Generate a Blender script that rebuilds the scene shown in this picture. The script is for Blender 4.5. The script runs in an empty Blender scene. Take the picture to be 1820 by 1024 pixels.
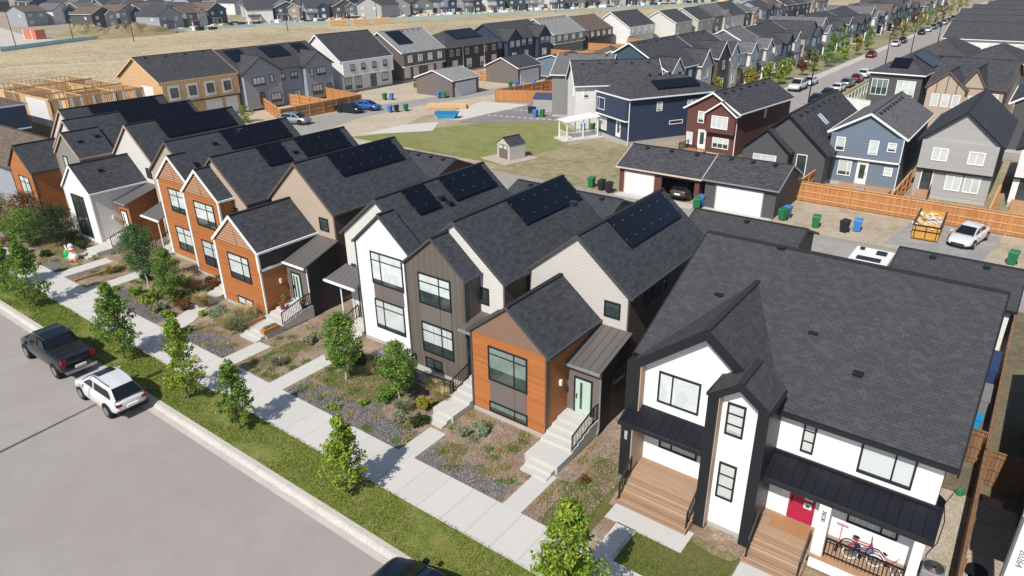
import bpy, bmesh, math, random
from mathutils import Vector, Matrix
C = bpy.context.scene
COL = C.collection
R = math.radians
# ---------------- camera ----------------
cam = bpy.data.cameras.new('camera'); camo = bpy.data.objects.new('camera', cam); COL.objects.link(camo)
YAW, PIT, ROL = 6.49020655e-01, 4.31079647e-01, -1.52682473e-02
fw = Vector((-math.sin(YAW)*math.cos(PIT), math.cos(YAW)*math.cos(PIT), -math.sin(PIT)))
r0 = Vector((math.cos(YAW), math.sin(YAW), 0)); u0 = r0.cross(fw)
rt = math.cos(ROL)*r0 + math.sin(ROL)*u0; up = -math.sin(ROL)*r0 + math.cos(ROL)*u0
mw = Matrix((rt, up, -fw)).transposed().to_4x4(); mw.translation = Vector((0, 0, 20))
camo.matrix_world = mw
cam.sensor_width = 36; cam.lens = 1240.61/1820*36; cam.clip_end = 6000; cam.clip_start = .3
C.camera = camo
# ---------------- sky and sun ----------------
SUN_EL, SUN_AZ = R(47), R(-85)     # azimuth of the direction towards the sun, from +X
w = bpy.data.worlds.new('World'); C.world = w; w.use_nodes = True
nt = w.node_tree; bg = nt.nodes['Background']
sky = nt.nodes.new('ShaderNodeTexSky'); sky.sky_type = 'NISHITA'; sky.sun_disc = False
sky.sun_elevation = SUN_EL; sky.sun_rotation = R(175); sky.air_density = 1.0; sky.dust_density = .6
nt.links.new(sky.outputs[0], bg.inputs[0]); bg.inputs[1].default_value = .112
sl = bpy.data.lights.new('sun', 'SUN'); sl.energy = 5.0; sl.angle = R(.5); sl.color = (1, .945, .87)
so = bpy.data.objects.new('sun', sl); COL.objects.link(so)
sd = Vector((math.cos(SUN_AZ)*math.cos(SUN_EL), math.sin(SUN_AZ)*math.cos(SUN_EL), math.sin(SUN_EL)))
so.rotation_euler = sd.to_track_quat('Z', 'Y').to_euler(); so.location = sd*60
C.view_settings.view_transform = 'Standard'; C.view_settings.look = 'None'
C.view_settings.exposure = 0.06; C.view_settings.gamma = 1
rnd = random.Random(7)
# ---------------- materials ----------------
MATS = {}
def nm(name, rough=.8, spec=.3):
    m = bpy.data.materials.new(name); m.use_nodes = True; MATS[name] = m
    t = m.node_tree; b = t.nodes['Principled BSDF']
    b.inputs['Roughness'].default_value = rough; b.inputs['Specular IOR Level'].default_value = spec
    return m, t, b
def N(t, ty, **k):
    n = t.nodes.new(ty)
    for a, v in k.items(): setattr(n, a, v)
    return n
def math_(t, op, a, b=None, c=None):
    n = N(t, 'ShaderNodeMath', operation=op)
    for i, v in enumerate((a, b, c)):
        if v is None: continue
        if isinstance(v, (int, float)): n.inputs[i].default_value = v
        else: t.links.new(v, n.inputs[i])
    return n.outputs[0]
def mixc(t, f, a, b, blend='MIX'):
    n = N(t, 'ShaderNodeMix', data_type='RGBA', blend_type=blend)
    for i, v in ((0, f), (6, a), (7, b)):
        if isinstance(v, (int, float)): n.inputs[i].default_value = v
        elif isinstance(v, tuple): n.inputs[i].default_value = (*v[:3], 1)
        else: t.links.new(v, n.inputs[i])
    return n.outputs[2]
def noise(t, scale, vec=None, detail=4, rough=.6, dist=0):
    n = N(t, 'ShaderNodeTexNoise'); n.inputs['Scale'].default_value = scale; n.inputs['Detail'].default_value = detail
    n.inputs['Roughness'].default_value = rough; n.inputs['Distortion'].default_value = dist
    if vec is not None: t.links.new(vec, n.inputs['Vector'])
    return n.outputs['Fac']
def ramp(t, f, p0, p1, c0=(0, 0, 0), c1=(1, 1, 1)):
    n = N(t, 'ShaderNodeValToRGB'); e = n.color_ramp.elements
    e[0].position = p0; e[0].color = (*c0, 1); e[1].position = p1; e[1].color = (*c1, 1)
    t.links.new(f, n.inputs[0]); return n.outputs[0]
def bump(t, b, h, strength=.3, dist=.02):
    n = N(t, 'ShaderNodeBump'); n.inputs['Strength'].default_value = strength; n.inputs['Distance'].default_value = dist
    t.links.new(h, n.inputs['Height']); t.links.new(n.outputs[0], b.inputs['Normal'])
def mul(c, k): return tuple(min(1, x*k) for x in c)
def ocoord(t): return N(t, 'ShaderNodeTexCoord').outputs['Object']
def sep(t, v):
    n = N(t, 'ShaderNodeSeparateXYZ'); t.links.new(v, n.inputs[0]); return n.outputs
def plain(name, c, rough=.7, var=.12, sc=3, metal=0, spec=.3, bm=0, bs=60):
    m, t, b = nm(name, rough, spec); o = ocoord(t)
    f = noise(t, sc, o)
    t.links.new(mixc(t, f, mul(c, 1-var), mul(c, 1+var)), b.inputs['Base Color']); b.inputs['Metallic'].default_value = metal
    if bm: bump(t, b, noise(t, bs, o, 3), bm)
    return m
def siding(name, c, sp=.16, vertical=False, var=.07, line=.55, rough=.65):
    m, t, b = nm(name, rough, .25); o = ocoord(t); s = sep(t, o)
    co = math_(t, 'ADD', s[0], s[1]) if vertical else s[2]
    k = math_(t, 'DIVIDE', co, sp); fr = math_(t, 'FRACT', math_(t, 'ADD', k, 100)); fl = math_(t, 'FLOOR', k)
    if vertical:
        edge = math_(t, 'LESS_THAN', math_(t, 'ABSOLUTE', math_(t, 'SUBTRACT', fr, .5)), .12)
        h = edge; dark = math_(t, 'MULTIPLY', math_(t, 'LESS_THAN', math_(t, 'ABSOLUTE', math_(t, 'SUBTRACT', math_(t, 'ABSOLUTE', math_(t, 'SUBTRACT', fr, .5)), .15)), .035), 1)
    else:
        h = math_(t, 'SUBTRACT', 1, fr); dark = math_(t, 'GREATER_THAN', fr, .9)
    wn = N(t, 'ShaderNodeTexWhiteNoise', noise_dimensions='1D'); t.links.new(fl, wn.inputs['W'])
    v = math_(t, 'ADD', math_(t, 'MULTIPLY', wn.outputs[0], .5), math_(t, 'MULTIPLY', noise(t, 2.2, o), .5))
    cc = mixc(t, v, mul(c, 1-var), mul(c, 1+var)); cc = mixc(t, dark, cc, mul(c, line))
    t.links.new(cc, b.inputs['Base Color']); bump(t, b, h, .5, .02 if not vertical else .03)
    return m
def wood(name, c1, c2, sp=.16, vertical=False, rough=.55, grain=1.):
    m, t, b = nm(name, rough, .3); o = ocoord(t); s = sep(t, o)
    al = math_(t, 'ADD', s[0], s[1]); co = al if vertical else s[2]
    k = math_(t, 'DIVIDE', co, sp); fl = math_(t, 'FLOOR', k); fr = math_(t, 'FRACT', math_(t, 'ADD', k, 100))
    wn = N(t, 'ShaderNodeTexWhiteNoise', noise_dimensions='1D'); t.links.new(fl, wn.inputs['W'])
    mp = N(t, 'ShaderNodeMapping'); t.links.new(o, mp.inputs[0])
    mp.inputs['Scale'].default_value = (22, 22, 1.2) if vertical else (1.5, 1.5, 30)
    g = noise(t, 1.0*grain, mp.outputs[0], 4)
    f = math_(t, 'ADD', math_(t, 'MULTIPLY', wn.outputs[0], .55), math_(t, 'MULTIPLY', g, .5))
    cc = mixc(t, f, c1, c2); dark = math_(t, 'GREATER_THAN', fr, .93)
    t.links.new(mixc(t, dark, cc, mul(c1, .35)), b.inputs['Base Color'])
    bump(t, b, math_(t, 'SUBTRACT', 1, dark), .4, .01)
    return m
def shingle(name, c, var=.35, sc=1.0):
    m, t, b = nm(name, .93, .12)
    uv = N(t, 'ShaderNodeTexCoord').outputs['UV']
    br = N(t, 'ShaderNodeTexBrick', offset=.5); t.links.new(uv, br.inputs['Vector'])
    for k, v in (('Scale', 1.0), ('Brick Width', .34*sc), ('Row Height', .145*sc), ('Mortar Size', .008), ('Mortar Smooth', .3), ('Bias', -.1)): br.inputs[k].default_value = v
    br.inputs['Color1'].default_value = (*mul(c, 1-var), 1); br.inputs['Color2'].default_value = (*mul(c, 1+var), 1)
    br.inputs['Mortar'].default_value = (*mul(c, .55), 1)
    o = ocoord(t); n2 = noise(t, 26, o, 3, .7); n3 = noise(t, .5, o, 3)
    c1 = mixc(t, .8, br.outputs[0], mixc(t, n2, (.25, .25, .25), (.78, .78, .78)), 'OVERLAY')
    c2 = mixc(t, .25, c1, mixc(t, n3, (.38, .38, .36), (.62, .61, .6)), 'OVERLAY')
    wn = N(t, 'ShaderNodeTexVoronoi', voronoi_dimensions='2D', feature='F1', distance='CHEBYCHEV'); wn.inputs['Scale'].default_value = 4.6; t.links.new(uv, wn.inputs['Vector'])
    sc_ = sep(t, wn.outputs['Color']); c2 = mixc(t, math_(t, 'MULTIPLY', ramp(t, sc_[0], .74, .86), .2), c2, mul(c, 1.7))
    t.links.new(c2, b.inputs['Base Color'])
    bump(t, b, math_(t, 'ADD', math_(t, 'MULTIPLY', br.outputs['Fac'], -1), math_(t, 'MULTIPLY', n2, .5)), .5, .015)
    return m
def seam(name, c, sp=.4, rough=.45, metal=.3):
    m, t, b = nm(name, rough, .4); uv = N(t, 'ShaderNodeTexCoord').outputs['UV']; s = sep(t, uv)
    fr = math_(t, 'FRACT', math_(t, 'ADD', math_(t, 'DIVIDE', s[0], sp), 100))
    ed = math_(t, 'LESS_THAN', fr, .09)
    o = ocoord(t); cc = mixc(t, noise(t, 4, o), mul(c, .88), mul(c, 1.12))
    t.links.new(mixc(t, ed, cc, mul(c, .45)), b.inputs['Base Color']); b.inputs['Metallic'].default_value = metal
    bump(t, b, ed, .6, .03); return m
def solar():
    m, t, b = nm('solar_cells', .3, .35); uv = N(t, 'ShaderNodeTexCoord').outputs['UV']
    br = N(t, 'ShaderNodeTexBrick', offset=0.0); t.links.new(uv, br.inputs['Vector'])
    for k, v in (('Scale', 1.0), ('Brick Width', 1.02), ('Row Height', .9), ('Mortar Size', .012), ('Mortar Smooth', 0)): br.inputs[k].default_value = v
    br.inputs['Color1'].default_value = (.002, .0028, .007, 1); br.inputs['Color2'].default_value = (.003, .004, .009, 1); br.inputs['Mortar'].default_value = (.007, .008, .013, 1)
    t.links.new(br.outputs[0], b.inputs['Base Color'])
    return m
def glass(name, lo, hi, cut, rough=.06, soft=.01):
    # window: a part-drawn blind, or for green panes a painted reflection; dark room below
    m, t, b = nm(name, rough, .8)
    g = N(t, 'ShaderNodeTexCoord').outputs['Generated']; s = sep(t, g)
    oi = N(t, 'ShaderNodeObjectInfo').outputs['Random']
    th = math_(t, 'ADD', math_(t, 'MULTIPLY', oi, cut[1]-cut[0]), cut[0])
    f = math_(t, 'GREATER_THAN', s[2], th)
    nz = noise(t, 3.5, ocoord(t), 3)
    dk = mixc(t, nz, mul(lo, .4), mul(lo, 1.9))
    sl_ = math_(t, 'FRACT', math_(t, 'MULTIPLY', s[2], 26.))
    lt = mixc(t, math_(t, 'MULTIPLY', sl_, .3), hi, mul(hi, .78)); fo = N(t, 'ShaderNodeMapping'); t.links.new(ocoord(t), fo.inputs[0]); fo.inputs['Scale'].default_value = (9, 9, .25)
    cu = noise(t, 1.6, fo.outputs[0], 3); lt2 = mixc(t, ramp(t, cu, .35, .65), mul(hi, .55), mul(hi, 1.08)); r2 = math_(t, 'FRACT', math_(t, 'MULTIPLY', oi, 7.31))
    lt = mixc(t, math_(t, 'GREATER_THAN', r2, .6), lt, lt2); lt = mixc(t, math_(t, 'MULTIPLY', ramp(t, noise(t, .9, ocoord(t), 4, .6, 1.2), .45, .6), .35), lt, mul(hi, .45)); lt = mixc(t, math_(t, 'FRACT', math_(t, 'MULTIPLY', oi, 3.7)), lt, mul(hi, .82))  # patchy reflection painted over blind and curtain as a darker tone
    t.links.new(mixc(t, f, dk, lt), b.inputs['Base Color']); b.inputs['Coat Weight'].default_value = .6; b.inputs['Coat Roughness'].default_value = .02
    return m
def car_paint(name, c, metal=.2, rough=.28):
    m, t, b = nm(name, rough, .5); b.inputs['Base Color'].default_value = (*c, 1); b.inputs['Metallic'].default_value = metal
    b.inputs['Coat Weight'].default_value = .6; b.inputs['Coat Roughness'].default_value = .03
    o = ocoord(t); f = noise(t, 5, o, 5)
    t.links.new(mixc(t, f, mul(c, .9), mul(c, 1.05)), b.inputs['Base Color'])
    return m
def leafy(name, cols, rough=.6, trans=.25):
    m, t, b = nm(name, rough, .25)
    g = N(t, 'ShaderNodeNewGeometry').outputs['Random Per Island']
    n = N(t, 'ShaderNodeValToRGB'); e = n.color_ramp.elements
    e[0].position = 0; e[0].color = (*cols[0], 1); e[1].position = 1; e[1].color = (*cols[-1], 1)
    for i, c in enumerate(cols[1:-1]): x = e.new((i+1)/(len(cols)-1)); x.color = (*c, 1)
    t.links.new(g, n.inputs[0]); t.links.new(n.outputs[0], b.inputs['Base Color'])
    tr = N(t, 'ShaderNodeBsdfTranslucent'); t.links.new(mixc(t, 1., n.outputs[0], (1.5, 1.5, .7), 'MULTIPLY'), tr.inputs[0])
    mx = N(t, 'ShaderNodeMixShader'); mx.inputs[0].default_value = trans
    t.links.new(b.outputs[0], mx.inputs[1]); t.links.new(tr.outputs[0], mx.inputs[2])
    t.links.new(mx.outputs[0], t.nodes['Material Output'].inputs[0])
    return m
def groundmat(name, cols, scales, rough=.95, bmp=.4, bsc=40, fine=.5):
    # layered noise ground: cols[0] and cols[1] patches, cols[2] specks
    m, t, b = nm(name, rough, .15)
    p = N(t, 'ShaderNodeNewGeometry').outputs['Position']
    f1 = ramp(t, noise(t, scales[0], p, 6, .65, .3), .4, .6); f2 = ramp(t, noise(t, scales[1], p, 5, .7), .42, .62)
    f3 = noise(t, scales[2], p, 3, .8)
    c = mixc(t, f1, cols[0], cols[1]); c = mixc(t, math_(t, 'MULTIPLY', f2, .6), c, cols[2])
    c = mixc(t, fine, c, mixc(t, ramp(t, f3, .3, .7), (.2, .2, .2), (.8, .8, .8)), 'OVERLAY')
    t.links.new(c, b.inputs['Base Color']); bump(t, b, f3, bmp, .03)
    return m

asphalt_roof = shingle('charcoal_shingle', (.052, .055, .064), .2)
shingle_plain = shingle('duplex_shingle', (.058, .059, .064), .12, .9)
shingle_grey = shingle('grey_shingle', (.13, .13, .135), .25)
shingle_light = shingle('pale_grey_shingle', (.25, .255, .25), .2)
shingle_brown = shingle('brown_shingle', (.14, .105, .085), .25)
shingle_far = shingle('far_charcoal_shingle', (.062, .062, .07), .3)
orange_clad = wood('orange_cladding', (.34, .115, .032), (.49, .185, .060), .155)
cedar = wood('cedar_boards', (.36, .14, .045), (.60, .29, .115), .14, True)
deck_wood = plain('deck_wood', (.40, .235, .13), .6, .3, 5)
raw_wood = plain('raw_lumber', (.62, .42, .21), .7, .25, 8)
osb = plain('strand_board', (.54, .36, .19), .85, .4, 2.5)
housewrap = plain('house_wrap', (.70, .70, .70), .6, .1, 2)
def deckmat():
    m, t, b = nm('deck_boards', .6, .25); o = ocoord(t); s = sep(t, o)
    k = math_(t, 'DIVIDE', s[1], .14); fl = math_(t, 'FLOOR', k); fr = math_(t, 'FRACT', math_(t, 'ADD', k, 100))
    wn = N(t, 'ShaderNodeTexWhiteNoise', noise_dimensions='1D'); t.links.new(fl, wn.inputs['W'])
    mp = N(t, 'ShaderNodeMapping'); t.links.new(o, mp.inputs[0]); mp.inputs['Scale'].default_value = (1.2, 18, 4)
    g = noise(t, 1, mp.outputs[0], 5)
    f = math_(t, 'ADD', math_(t, 'MULTIPLY', wn.outputs[0], .5), math_(t, 'MULTIPLY', g, .6))
    c = mixc(t, f, (.24, .15, .095), (.47, .33, .225))
    t.links.new(mixc(t, math_(t, 'GREATER_THAN', fr, .9), c, (.17, .07, .03)), b.inputs['Base Color']); return m
deckb = deckmat()
white_panel = plain('white_stucco', (.80, .80, .79), .75, .03, 1.5, bm=.08)
white_trim = plain('white_trim', (.80, .80, .78), .5, .03)
white_siding = siding('white_siding', (.70, .69, .66), .16, line=.72)
beige_siding = siding('beige_siding', (.50, .475, .44), .16, line=.8, var=.03)
tan_siding = siding('tan_siding', (.42, .335, .265), .16, line=.78, var=.03)
cream_siding = siding('pale_cream_siding', (.59, .575, .54), .16, line=.82, var=.03)
olive_panel = siding('olive_grey_siding', (.24, .23, .20), .16, line=.8, var=.03)
taupe_batten = siding('taupe_board_and_batten', (.135, .115, .10), .40, True, .05, .6)
dark_batten = siding('dark_board_and_batten', (.05, .046, .045), .40, True, .05, .45)
taupe_panel = plain('taupe_panel', (.155, .13, .12), .6, .04, 1.5)
brown_panel = plain('gable_brown_panel', (.225, .135, .095), .6, .05, 1.5)
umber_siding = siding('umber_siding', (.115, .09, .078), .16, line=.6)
slate_siding = siding('slate_blue_siding', (.15, .19, .245), .17, line=.75)
grey_siding = siding('mid_grey_siding', (.36, .35, .34), .17, line=.78)
dgrey_siding = siding('charcoal_siding', (.085, .083, .085), .17, line=.65)
navy_siding = siding('navy_siding', (.035, .05, .095), .17, line=.65)
maroon_siding = siding('maroon_siding', (.125, .052, .042), .17, line=.65)
red_siding = siding('red_siding', (.55, .09, .08), .17)
teal_siding = siding('teal_siding', (.05, .085, .11), .17)
green_siding = siding('sage_siding', (.20, .22, .19), .17)
midblue_siding = siding('pale_blue_grey_siding', (.30, .315, .35), .17, line=.8)
garage_door = siding('garage_door_panel', (.74, .75, .76), .55, line=.8, var=.02)
black_trim = plain('black_trim', (.017, .018, .022), .45, .1)
dark_trim = plain('dark_green_grey_trim', (.06, .068, .07), .5, .08)
grey_trim = plain('grey_trim', (.20, .20, .20), .5, .08)
beige_trim = plain('beige_trim', (.42, .30, .22), .6, .05)
gutter_m = plain('gutter_metal', (.34, .35, .36), .35, .08, metal=.4)
foundation = plain('concrete_foundation', (.40, .39, .37), .9, .15, 2, bm=.2)
concrete = plain('concrete_steps', (.50, .49, .46), .9, .07, 1.6, bm=.15)
seam_taupe = seam('taupe_metal_roof', (.15, .135, .13), .42)
seam_black = seam('black_metal_roof', (.010, .011, .017), .38, .4, .2)
solar_m = solar()
g_blind = glass('pane_with_blind', (.035, .045, .05), (.68, .735, .73), (.0, .22))
g_half = glass('pane_half_blind', (.03, .042, .045), (.66, .72, .71), (.12, .45))
g_dark = glass('pane_dark', (.03, .045, .045), (.06, .09, .07), (.6, .9))
g_white = glass('pane_closed_blind', (.4, .42, .42), (.66, .70, .68), (0., .12))
g_green = glass('pane_green_reflection', (.035, .055, .045), (.20, .27, .24), (.25, .6))  # green reflection painted into the pane colour, no blind drawn
mint = plain('mint_paint', (.43, .56, .50), .4, .03)
red_paint = plain('red_paint', (.40, .02, .06), .35, .05)
black_metal = plain('black_metal', (.012, .012, .014), .4, .1)
white_plastic = plain('white_plastic', (.75, .75, .74), .4, .03)
rubber = plain('rubber', (.014, .014, .015), .8, .1)
rim_m = plain('alloy', (.45, .46, .48), .3, .05, metal=.8)
carglass = nm('car_glass', .08, .4)[0]; carglass.node_tree.nodes['Principled BSDF'].inputs['Base Color'].default_value = (.008, .011, .014, 1)
redlamp = plain('tail_lamp_red', (.30, .008, .012), .25, .05)
headl = plain('head_lamp', (.35, .37, .4), .15, .02)
bark = plain('bark', (.16, .12, .09), .9, .3, 12)
pale_bark = plain('pale_bark', (.52, .42, .33), .8, .2, 12)
binm = {k: plain(k+'_bin_plastic', c, .45, .06) for k, c in dict(green=(.02, .16, .06), blue=(.05, .20, .50), black=(.02, .021, .024)).items()}
leaf_lime = leafy('lime_leaves', [(.06, .13, .012), (.15, .25, .025), (.28, .37, .04), (.38, .42, .06)])
leaf_mid = leafy('mid_leaves', [(.045, .10, .016), (.095, .19, .03), (.16, .28, .045), (.29, .36, .07)])
leaf_bluish = leafy('fine_blue_green_leaves', [(.04, .10, .03), (.08, .17, .055), (.15, .25, .09)])
leaf_silver = leafy('silver_leaves', [(.10, .16, .08), (.22, .28, .16), (.38, .42, .28)])
leaf_dark = leafy('dark_leaves', [(.012, .03, .01), (.03, .06, .015), (.06, .10, .025)])
leaf_yellow = leafy('yellow_leaves', [(.15, .17, .02), (.32, .28, .03), (.42, .30, .04)])
leaf_rust = leafy('rust_leaves', [(.12, .045, .02), (.22, .09, .03), (.10, .10, .03)])
leaf_straw = leafy('straw_blades', [(.22, .18, .08), (.44, .36, .18), (.60, .51, .30)])
leaf_grey = leafy('grey_green_blades', [(.10, .13, .07), (.24, .25, .15), (.38, .37, .24)])
grass_blade = leafy('lawn_blades', [(.07, .13, .014), (.12, .20, .022), (.18, .27, .032), (.26, .28, .06)], trans=.2)
# ---------------- mesh helpers ----------------
OFF = Vector((0, 0, 0))
class M:
    def __init__(s): s.v = []; s.f = []; s.uv = []
    def face(s, pts, uv=None):
        i = len(s.v); s.v += [tuple(p) for p in pts]; s.f.append(tuple(range(i, i+len(pts)))); s.uv.append(uv or [(0, 0)]*len(pts))
    def hexa(s, p):   # 0-3 bottom ring, 4-7 top ring
        i = len(s.v); s.v += [tuple(q) for q in p]
        for f in ((3, 2, 1, 0), (4, 5, 6, 7), (0, 1, 5, 4), (1, 2, 6, 5), (2, 3, 7, 6), (3, 0, 4, 7)):
            s.f.append(tuple(i+k for k in f)); s.uv.append([(0, 0)]*4)
    def box(s, x0, x1, y0, y1, z0, z1):
        s.hexa([(x0, y0, z0), (x1, y0, z0), (x1, y1, z0), (x0, y1, z0), (x0, y0, z1), (x1, y0, z1), (x1, y1, z1), (x0, y1, z1)])
    def slab(s, a, b, c, d, t=.16):   # a,b along the eave, c,d at the ridge; top face with metre UVs, thickness t below
        a, b, c, d = map(Vector, (a, b, c, d)); n = (b-a).cross(d-a).normalized()
        if n.z < 0: n = -n
        e = (b-a).normalized(); vd = (d-a)-(d-a).dot(e)*e; vd.normalize()
        lo = [p-n*t for p in (a, b, c, d)]
        i = len(s.v); s.v += [tuple(q) for q in lo+[a, b, c, d]]
        for f in ((3, 2, 1, 0), (4, 5, 6, 7), (0, 1, 5, 4), (1, 2, 6, 5), (2, 3, 7, 6), (3, 0, 4, 7)):
            s.f.append(tuple(i+k for k in f)); s.uv.append([((p-a).dot(e)+50, (p-a).dot(vd)) for p in ((a, b, c, d) if f == (4, 5, 6, 7) else [Vector(s.v[i+k]) for k in f])])
    def bar(s, p, q, w_, h_, upv=(0, 0, 1)):
        p, q = Vector(p), Vector(q); d = (q-p).normalized(); u = Vector(upv)
        sx = d.cross(u)
        if sx.length < 1e-4: sx = d.cross(Vector((1, 0, 0)))
        sx.normalize(); uu = sx.cross(d).normalized(); a = sx*w_/2; b = uu*h_/2
        s.hexa([p-a-b, p+a-b, q+a-b, q-a-b, p-a+b, p+a+b, q+a+b, q-a+b])
    def cyl(s, p, q, r0, r1=None, n=10, cap=True):
        r1 = r0 if r1 is None else r1; p, q = Vector(p), Vector(q); d = (q-p).normalized()
        a = d.orthogonal().normalized(); b = d.cross(a); i = len(s.v)
        for c_, r in ((p, r0), (q, r1)):
            for k in range(n): t = 2*math.pi*k/n; s.v.append(tuple(c_+a*math.cos(t)*r+b*math.sin(t)*r))
        for k in range(n): s.f.append((i+k, i+(k+1) % n, i+n+(k+1) % n, i+n+k)); s.uv.append([(0, 0)]*4)
        if cap: s.f.append(tuple(i+k for k in range(n))[::-1]); s.uv.append([(0, 0)]*n); s.f.append(tuple(i+n+k for k in range(n))); s.uv.append([(0, 0)]*n)
    def tube(s, pts, r, n=8):
        for a, b in zip(pts, pts[1:]): s.cyl(a, b, r, r, n)
    def ball(s, c, r, n=10, sc=(1, 1, 1)):
        i = len(s.v); rows = n//2
        for a in range(rows+1):
            th = math.pi*a/rows
            for k in range(n): ph = 2*math.pi*k/n; s.v.append((c[0]+r*sc[0]*math.sin(th)*math.cos(ph), c[1]+r*sc[1]*math.sin(th)*math.sin(ph), c[2]+r*sc[2]*math.cos(th)))
        for a in range(rows):
            for k in range(n): s.f.append((i+a*n+k, i+(a+1)*n+k, i+(a+1)*n+(k+1) % n, i+a*n+(k+1) % n)); s.uv.append([(0, 0)]*4)
    def torus(s, c, r, rr, axis='y', n=20, m=6):
        i = len(s.v)
        for a in range(n):
            A = 2*math.pi*a/n
            for k in range(m):
                B = 2*math.pi*k/m; q = r+rr*math.cos(B); p = (q*math.cos(A), rr*math.sin(B), q*math.sin(A))
                if axis == 'z': p = (p[0], p[2], p[1])
                if axis == 'x': p = (p[1], p[0], p[2])
                s.v.append((c[0]+p[0], c[1]+p[1], c[2]+p[2]))
        for a in range(n):
            for k in range(m): s.f.append((i+a*m+k, i+((a+1) % n)*m+k, i+((a+1) % n)*m+(k+1) % m, i+a*m+(k+1) % m)); s.uv.append([(0, 0)]*4)
    def build(s, name, mat, parent=None, smooth=False, fix=True, bevel=0):
        me = bpy.data.meshes.new(name)
        me.from_pydata([(a[0]-OFF.x, a[1]-OFF.y, a[2]-OFF.z) for a in s.v], [], s.f)
        u = me.uv_layers.new(name='UVMap'); k = 0
        flat = [c for fc in s.uv for p in fc for c in p]; u.data.foreach_set('uv', flat)
        me.materials.append(mat)
        if fix:
            bm = bmesh.new(); bm.from_mesh(me); bmesh.ops.recalc_face_normals(bm, faces=bm.faces); bm.to_mesh(me); bm.free()
        if smooth: me.polygons.foreach_set('use_smooth', [True]*len(me.polygons))
        me.update()
        o = bpy.data.objects.new(name, me); COL.objects.link(o)
        if parent is not None: o.parent = parent
        else: o.location = OFF
        if bevel: md = o.modifiers.new('bevel', 'BEVEL'); md.width = bevel; md.segments = 2; md.limit_method = 'ANGLE'
        return o
def tag(o, label=None, cat=None, group=None, kind=None):
    for k, v in (('label', label), ('category', cat), ('group', group), ('kind', kind)):
        if v: o[k] = v
    return o
def thing(name, label, cat, loc=(0, 0, 0), rot=0, group=None, world=False):
    """Empty at the base. world=True: following parts are given in world coordinates (rot must be 0)."""
    global OFF
    o = bpy.data.objects.new(name, None); COL.objects.link(o); o.location = loc; o.rotation_euler = (0, 0, rot); o.empty_display_size = .3
    OFF = Vector(loc) if world else Vector((0, 0, 0))
    return tag(o, label, cat, group)
def off(p=(0, 0, 0)):
    global OFF
    OFF = Vector(p)
def struct(name, m, mat, **k):
    off(); return tag(m.build(name, mat, **k), kind='structure')
def kids(o): return [c for c in bpy.data.objects if c.parent == o]
CH = {}
def dup(root, loc, rot, label=None, group=None, scale=None):
    r = root.copy(); COL.objects.link(r); r.location = loc; r.rotation_euler = (0, 0, rot)
    if label: r['label'] = label
    if group: r['group'] = group
    if scale: r.scale = scale
    if root.name not in CH:
        CH[root.name] = [(c, kids(c)) for c in kids(root)]
    for ch, gs in CH[root.name]:
        c = ch.copy(); COL.objects.link(c); c.parent = r
        for g in gs: d = g.copy(); COL.objects.link(d); d.parent = c
    return r
# faces of a wall: S looks to -Y, N to +Y, E to +X, W to -X
def fp(face, c, u, z, d):
    return {'S': (u, c-d, z), 'N': (u, c+d, z), 'E': (c+d, u, z), 'W': (c-d, u, z)}[face]
def fbox(m, face, c, u0, u1, z0, z1, d0, d1):
    a = fp(face, c, u0, z0, d0); b = fp(face, c, u1, z1, d1)
    m.box(min(a[0], b[0]), max(a[0], b[0]), min(a[1], b[1]), max(a[1], b[1]), z0, z1)
def window(par, face, c, u0, u1, z0, z1, vb=(), hb=(), fm=None, gm=None, fw=.07, name='window', sill=False):
    m = M(); P = .06
    fbox(m, face, c, u0, u1, z0, z0+fw, -.02, P); fbox(m, face, c, u0, u1, z1-fw, z1, -.02, P)
    fbox(m, face, c, u0, u0+fw, z0+fw, z1-fw, -.02, P); fbox(m, face, c, u1-fw, u1, z0+fw, z1-fw, -.02, P)
    for f in vb: u = u0+(u1-u0)*f; fbox(m, face, c, u-fw*.4, u+fw*.4, z0+fw, z1-fw, -.02, P-.008)
    for f in hb: z = z0+(z1-z0)*f; fbox(m, face, c, u0+fw, u1-fw, z-fw*.35, z+fw*.35, -.02, P-.014)
    if sill: fbox(m, face, c, u0-.05, u1+.05, z0-.05, z0, -.02, .1)
    f = m.build(name, fm, par)
    g = M(); fbox(g, face, c, u0+fw*.6, u1-fw*.6, z0+fw*.6, z1-fw*.6, -.02, .018); g.build('pane', gm or rnd.choice((g_blind, g_half)), f)
    return f
def door(par, face, c, u0, u1, z0, z1, mat, fm, side=1, lite=None):
    m = M(); fbox(m, face, c, u0-.07, u0, z0, z1+.07, -.02, .07); fbox(m, face, c, u1, u1+.07, z0, z1+.07, -.02, .07); fbox(m, face, c, u0, u1, z1, z1+.07, -.02, .07)
    fr = m.build('door_frame', fm, par)
    m = M(); fbox(m, face, c, u0, u1, z0, z1, -.02, .03); d = m.build('door', mat, par)
    if lite:
        for (a, b, e, f) in lite:
            g = M(); fbox(g, face, c, u0+(u1-u0)*a, u0+(u1-u0)*b, z0+(z1-z0)*e, z0+(z1-z0)*f, .0, .04); g.build('door_light', g_dark, d)
    h = M(); uh = u0+(u1-u0)*(.1 if side < 0 else .9); zz = z0+(z1-z0)*.48
    fbox(h, face, c, uh-.02, uh+.02, zz-.12, zz+.12, .03, .09); h.build('handle', black_metal, d)
    return d
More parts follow.
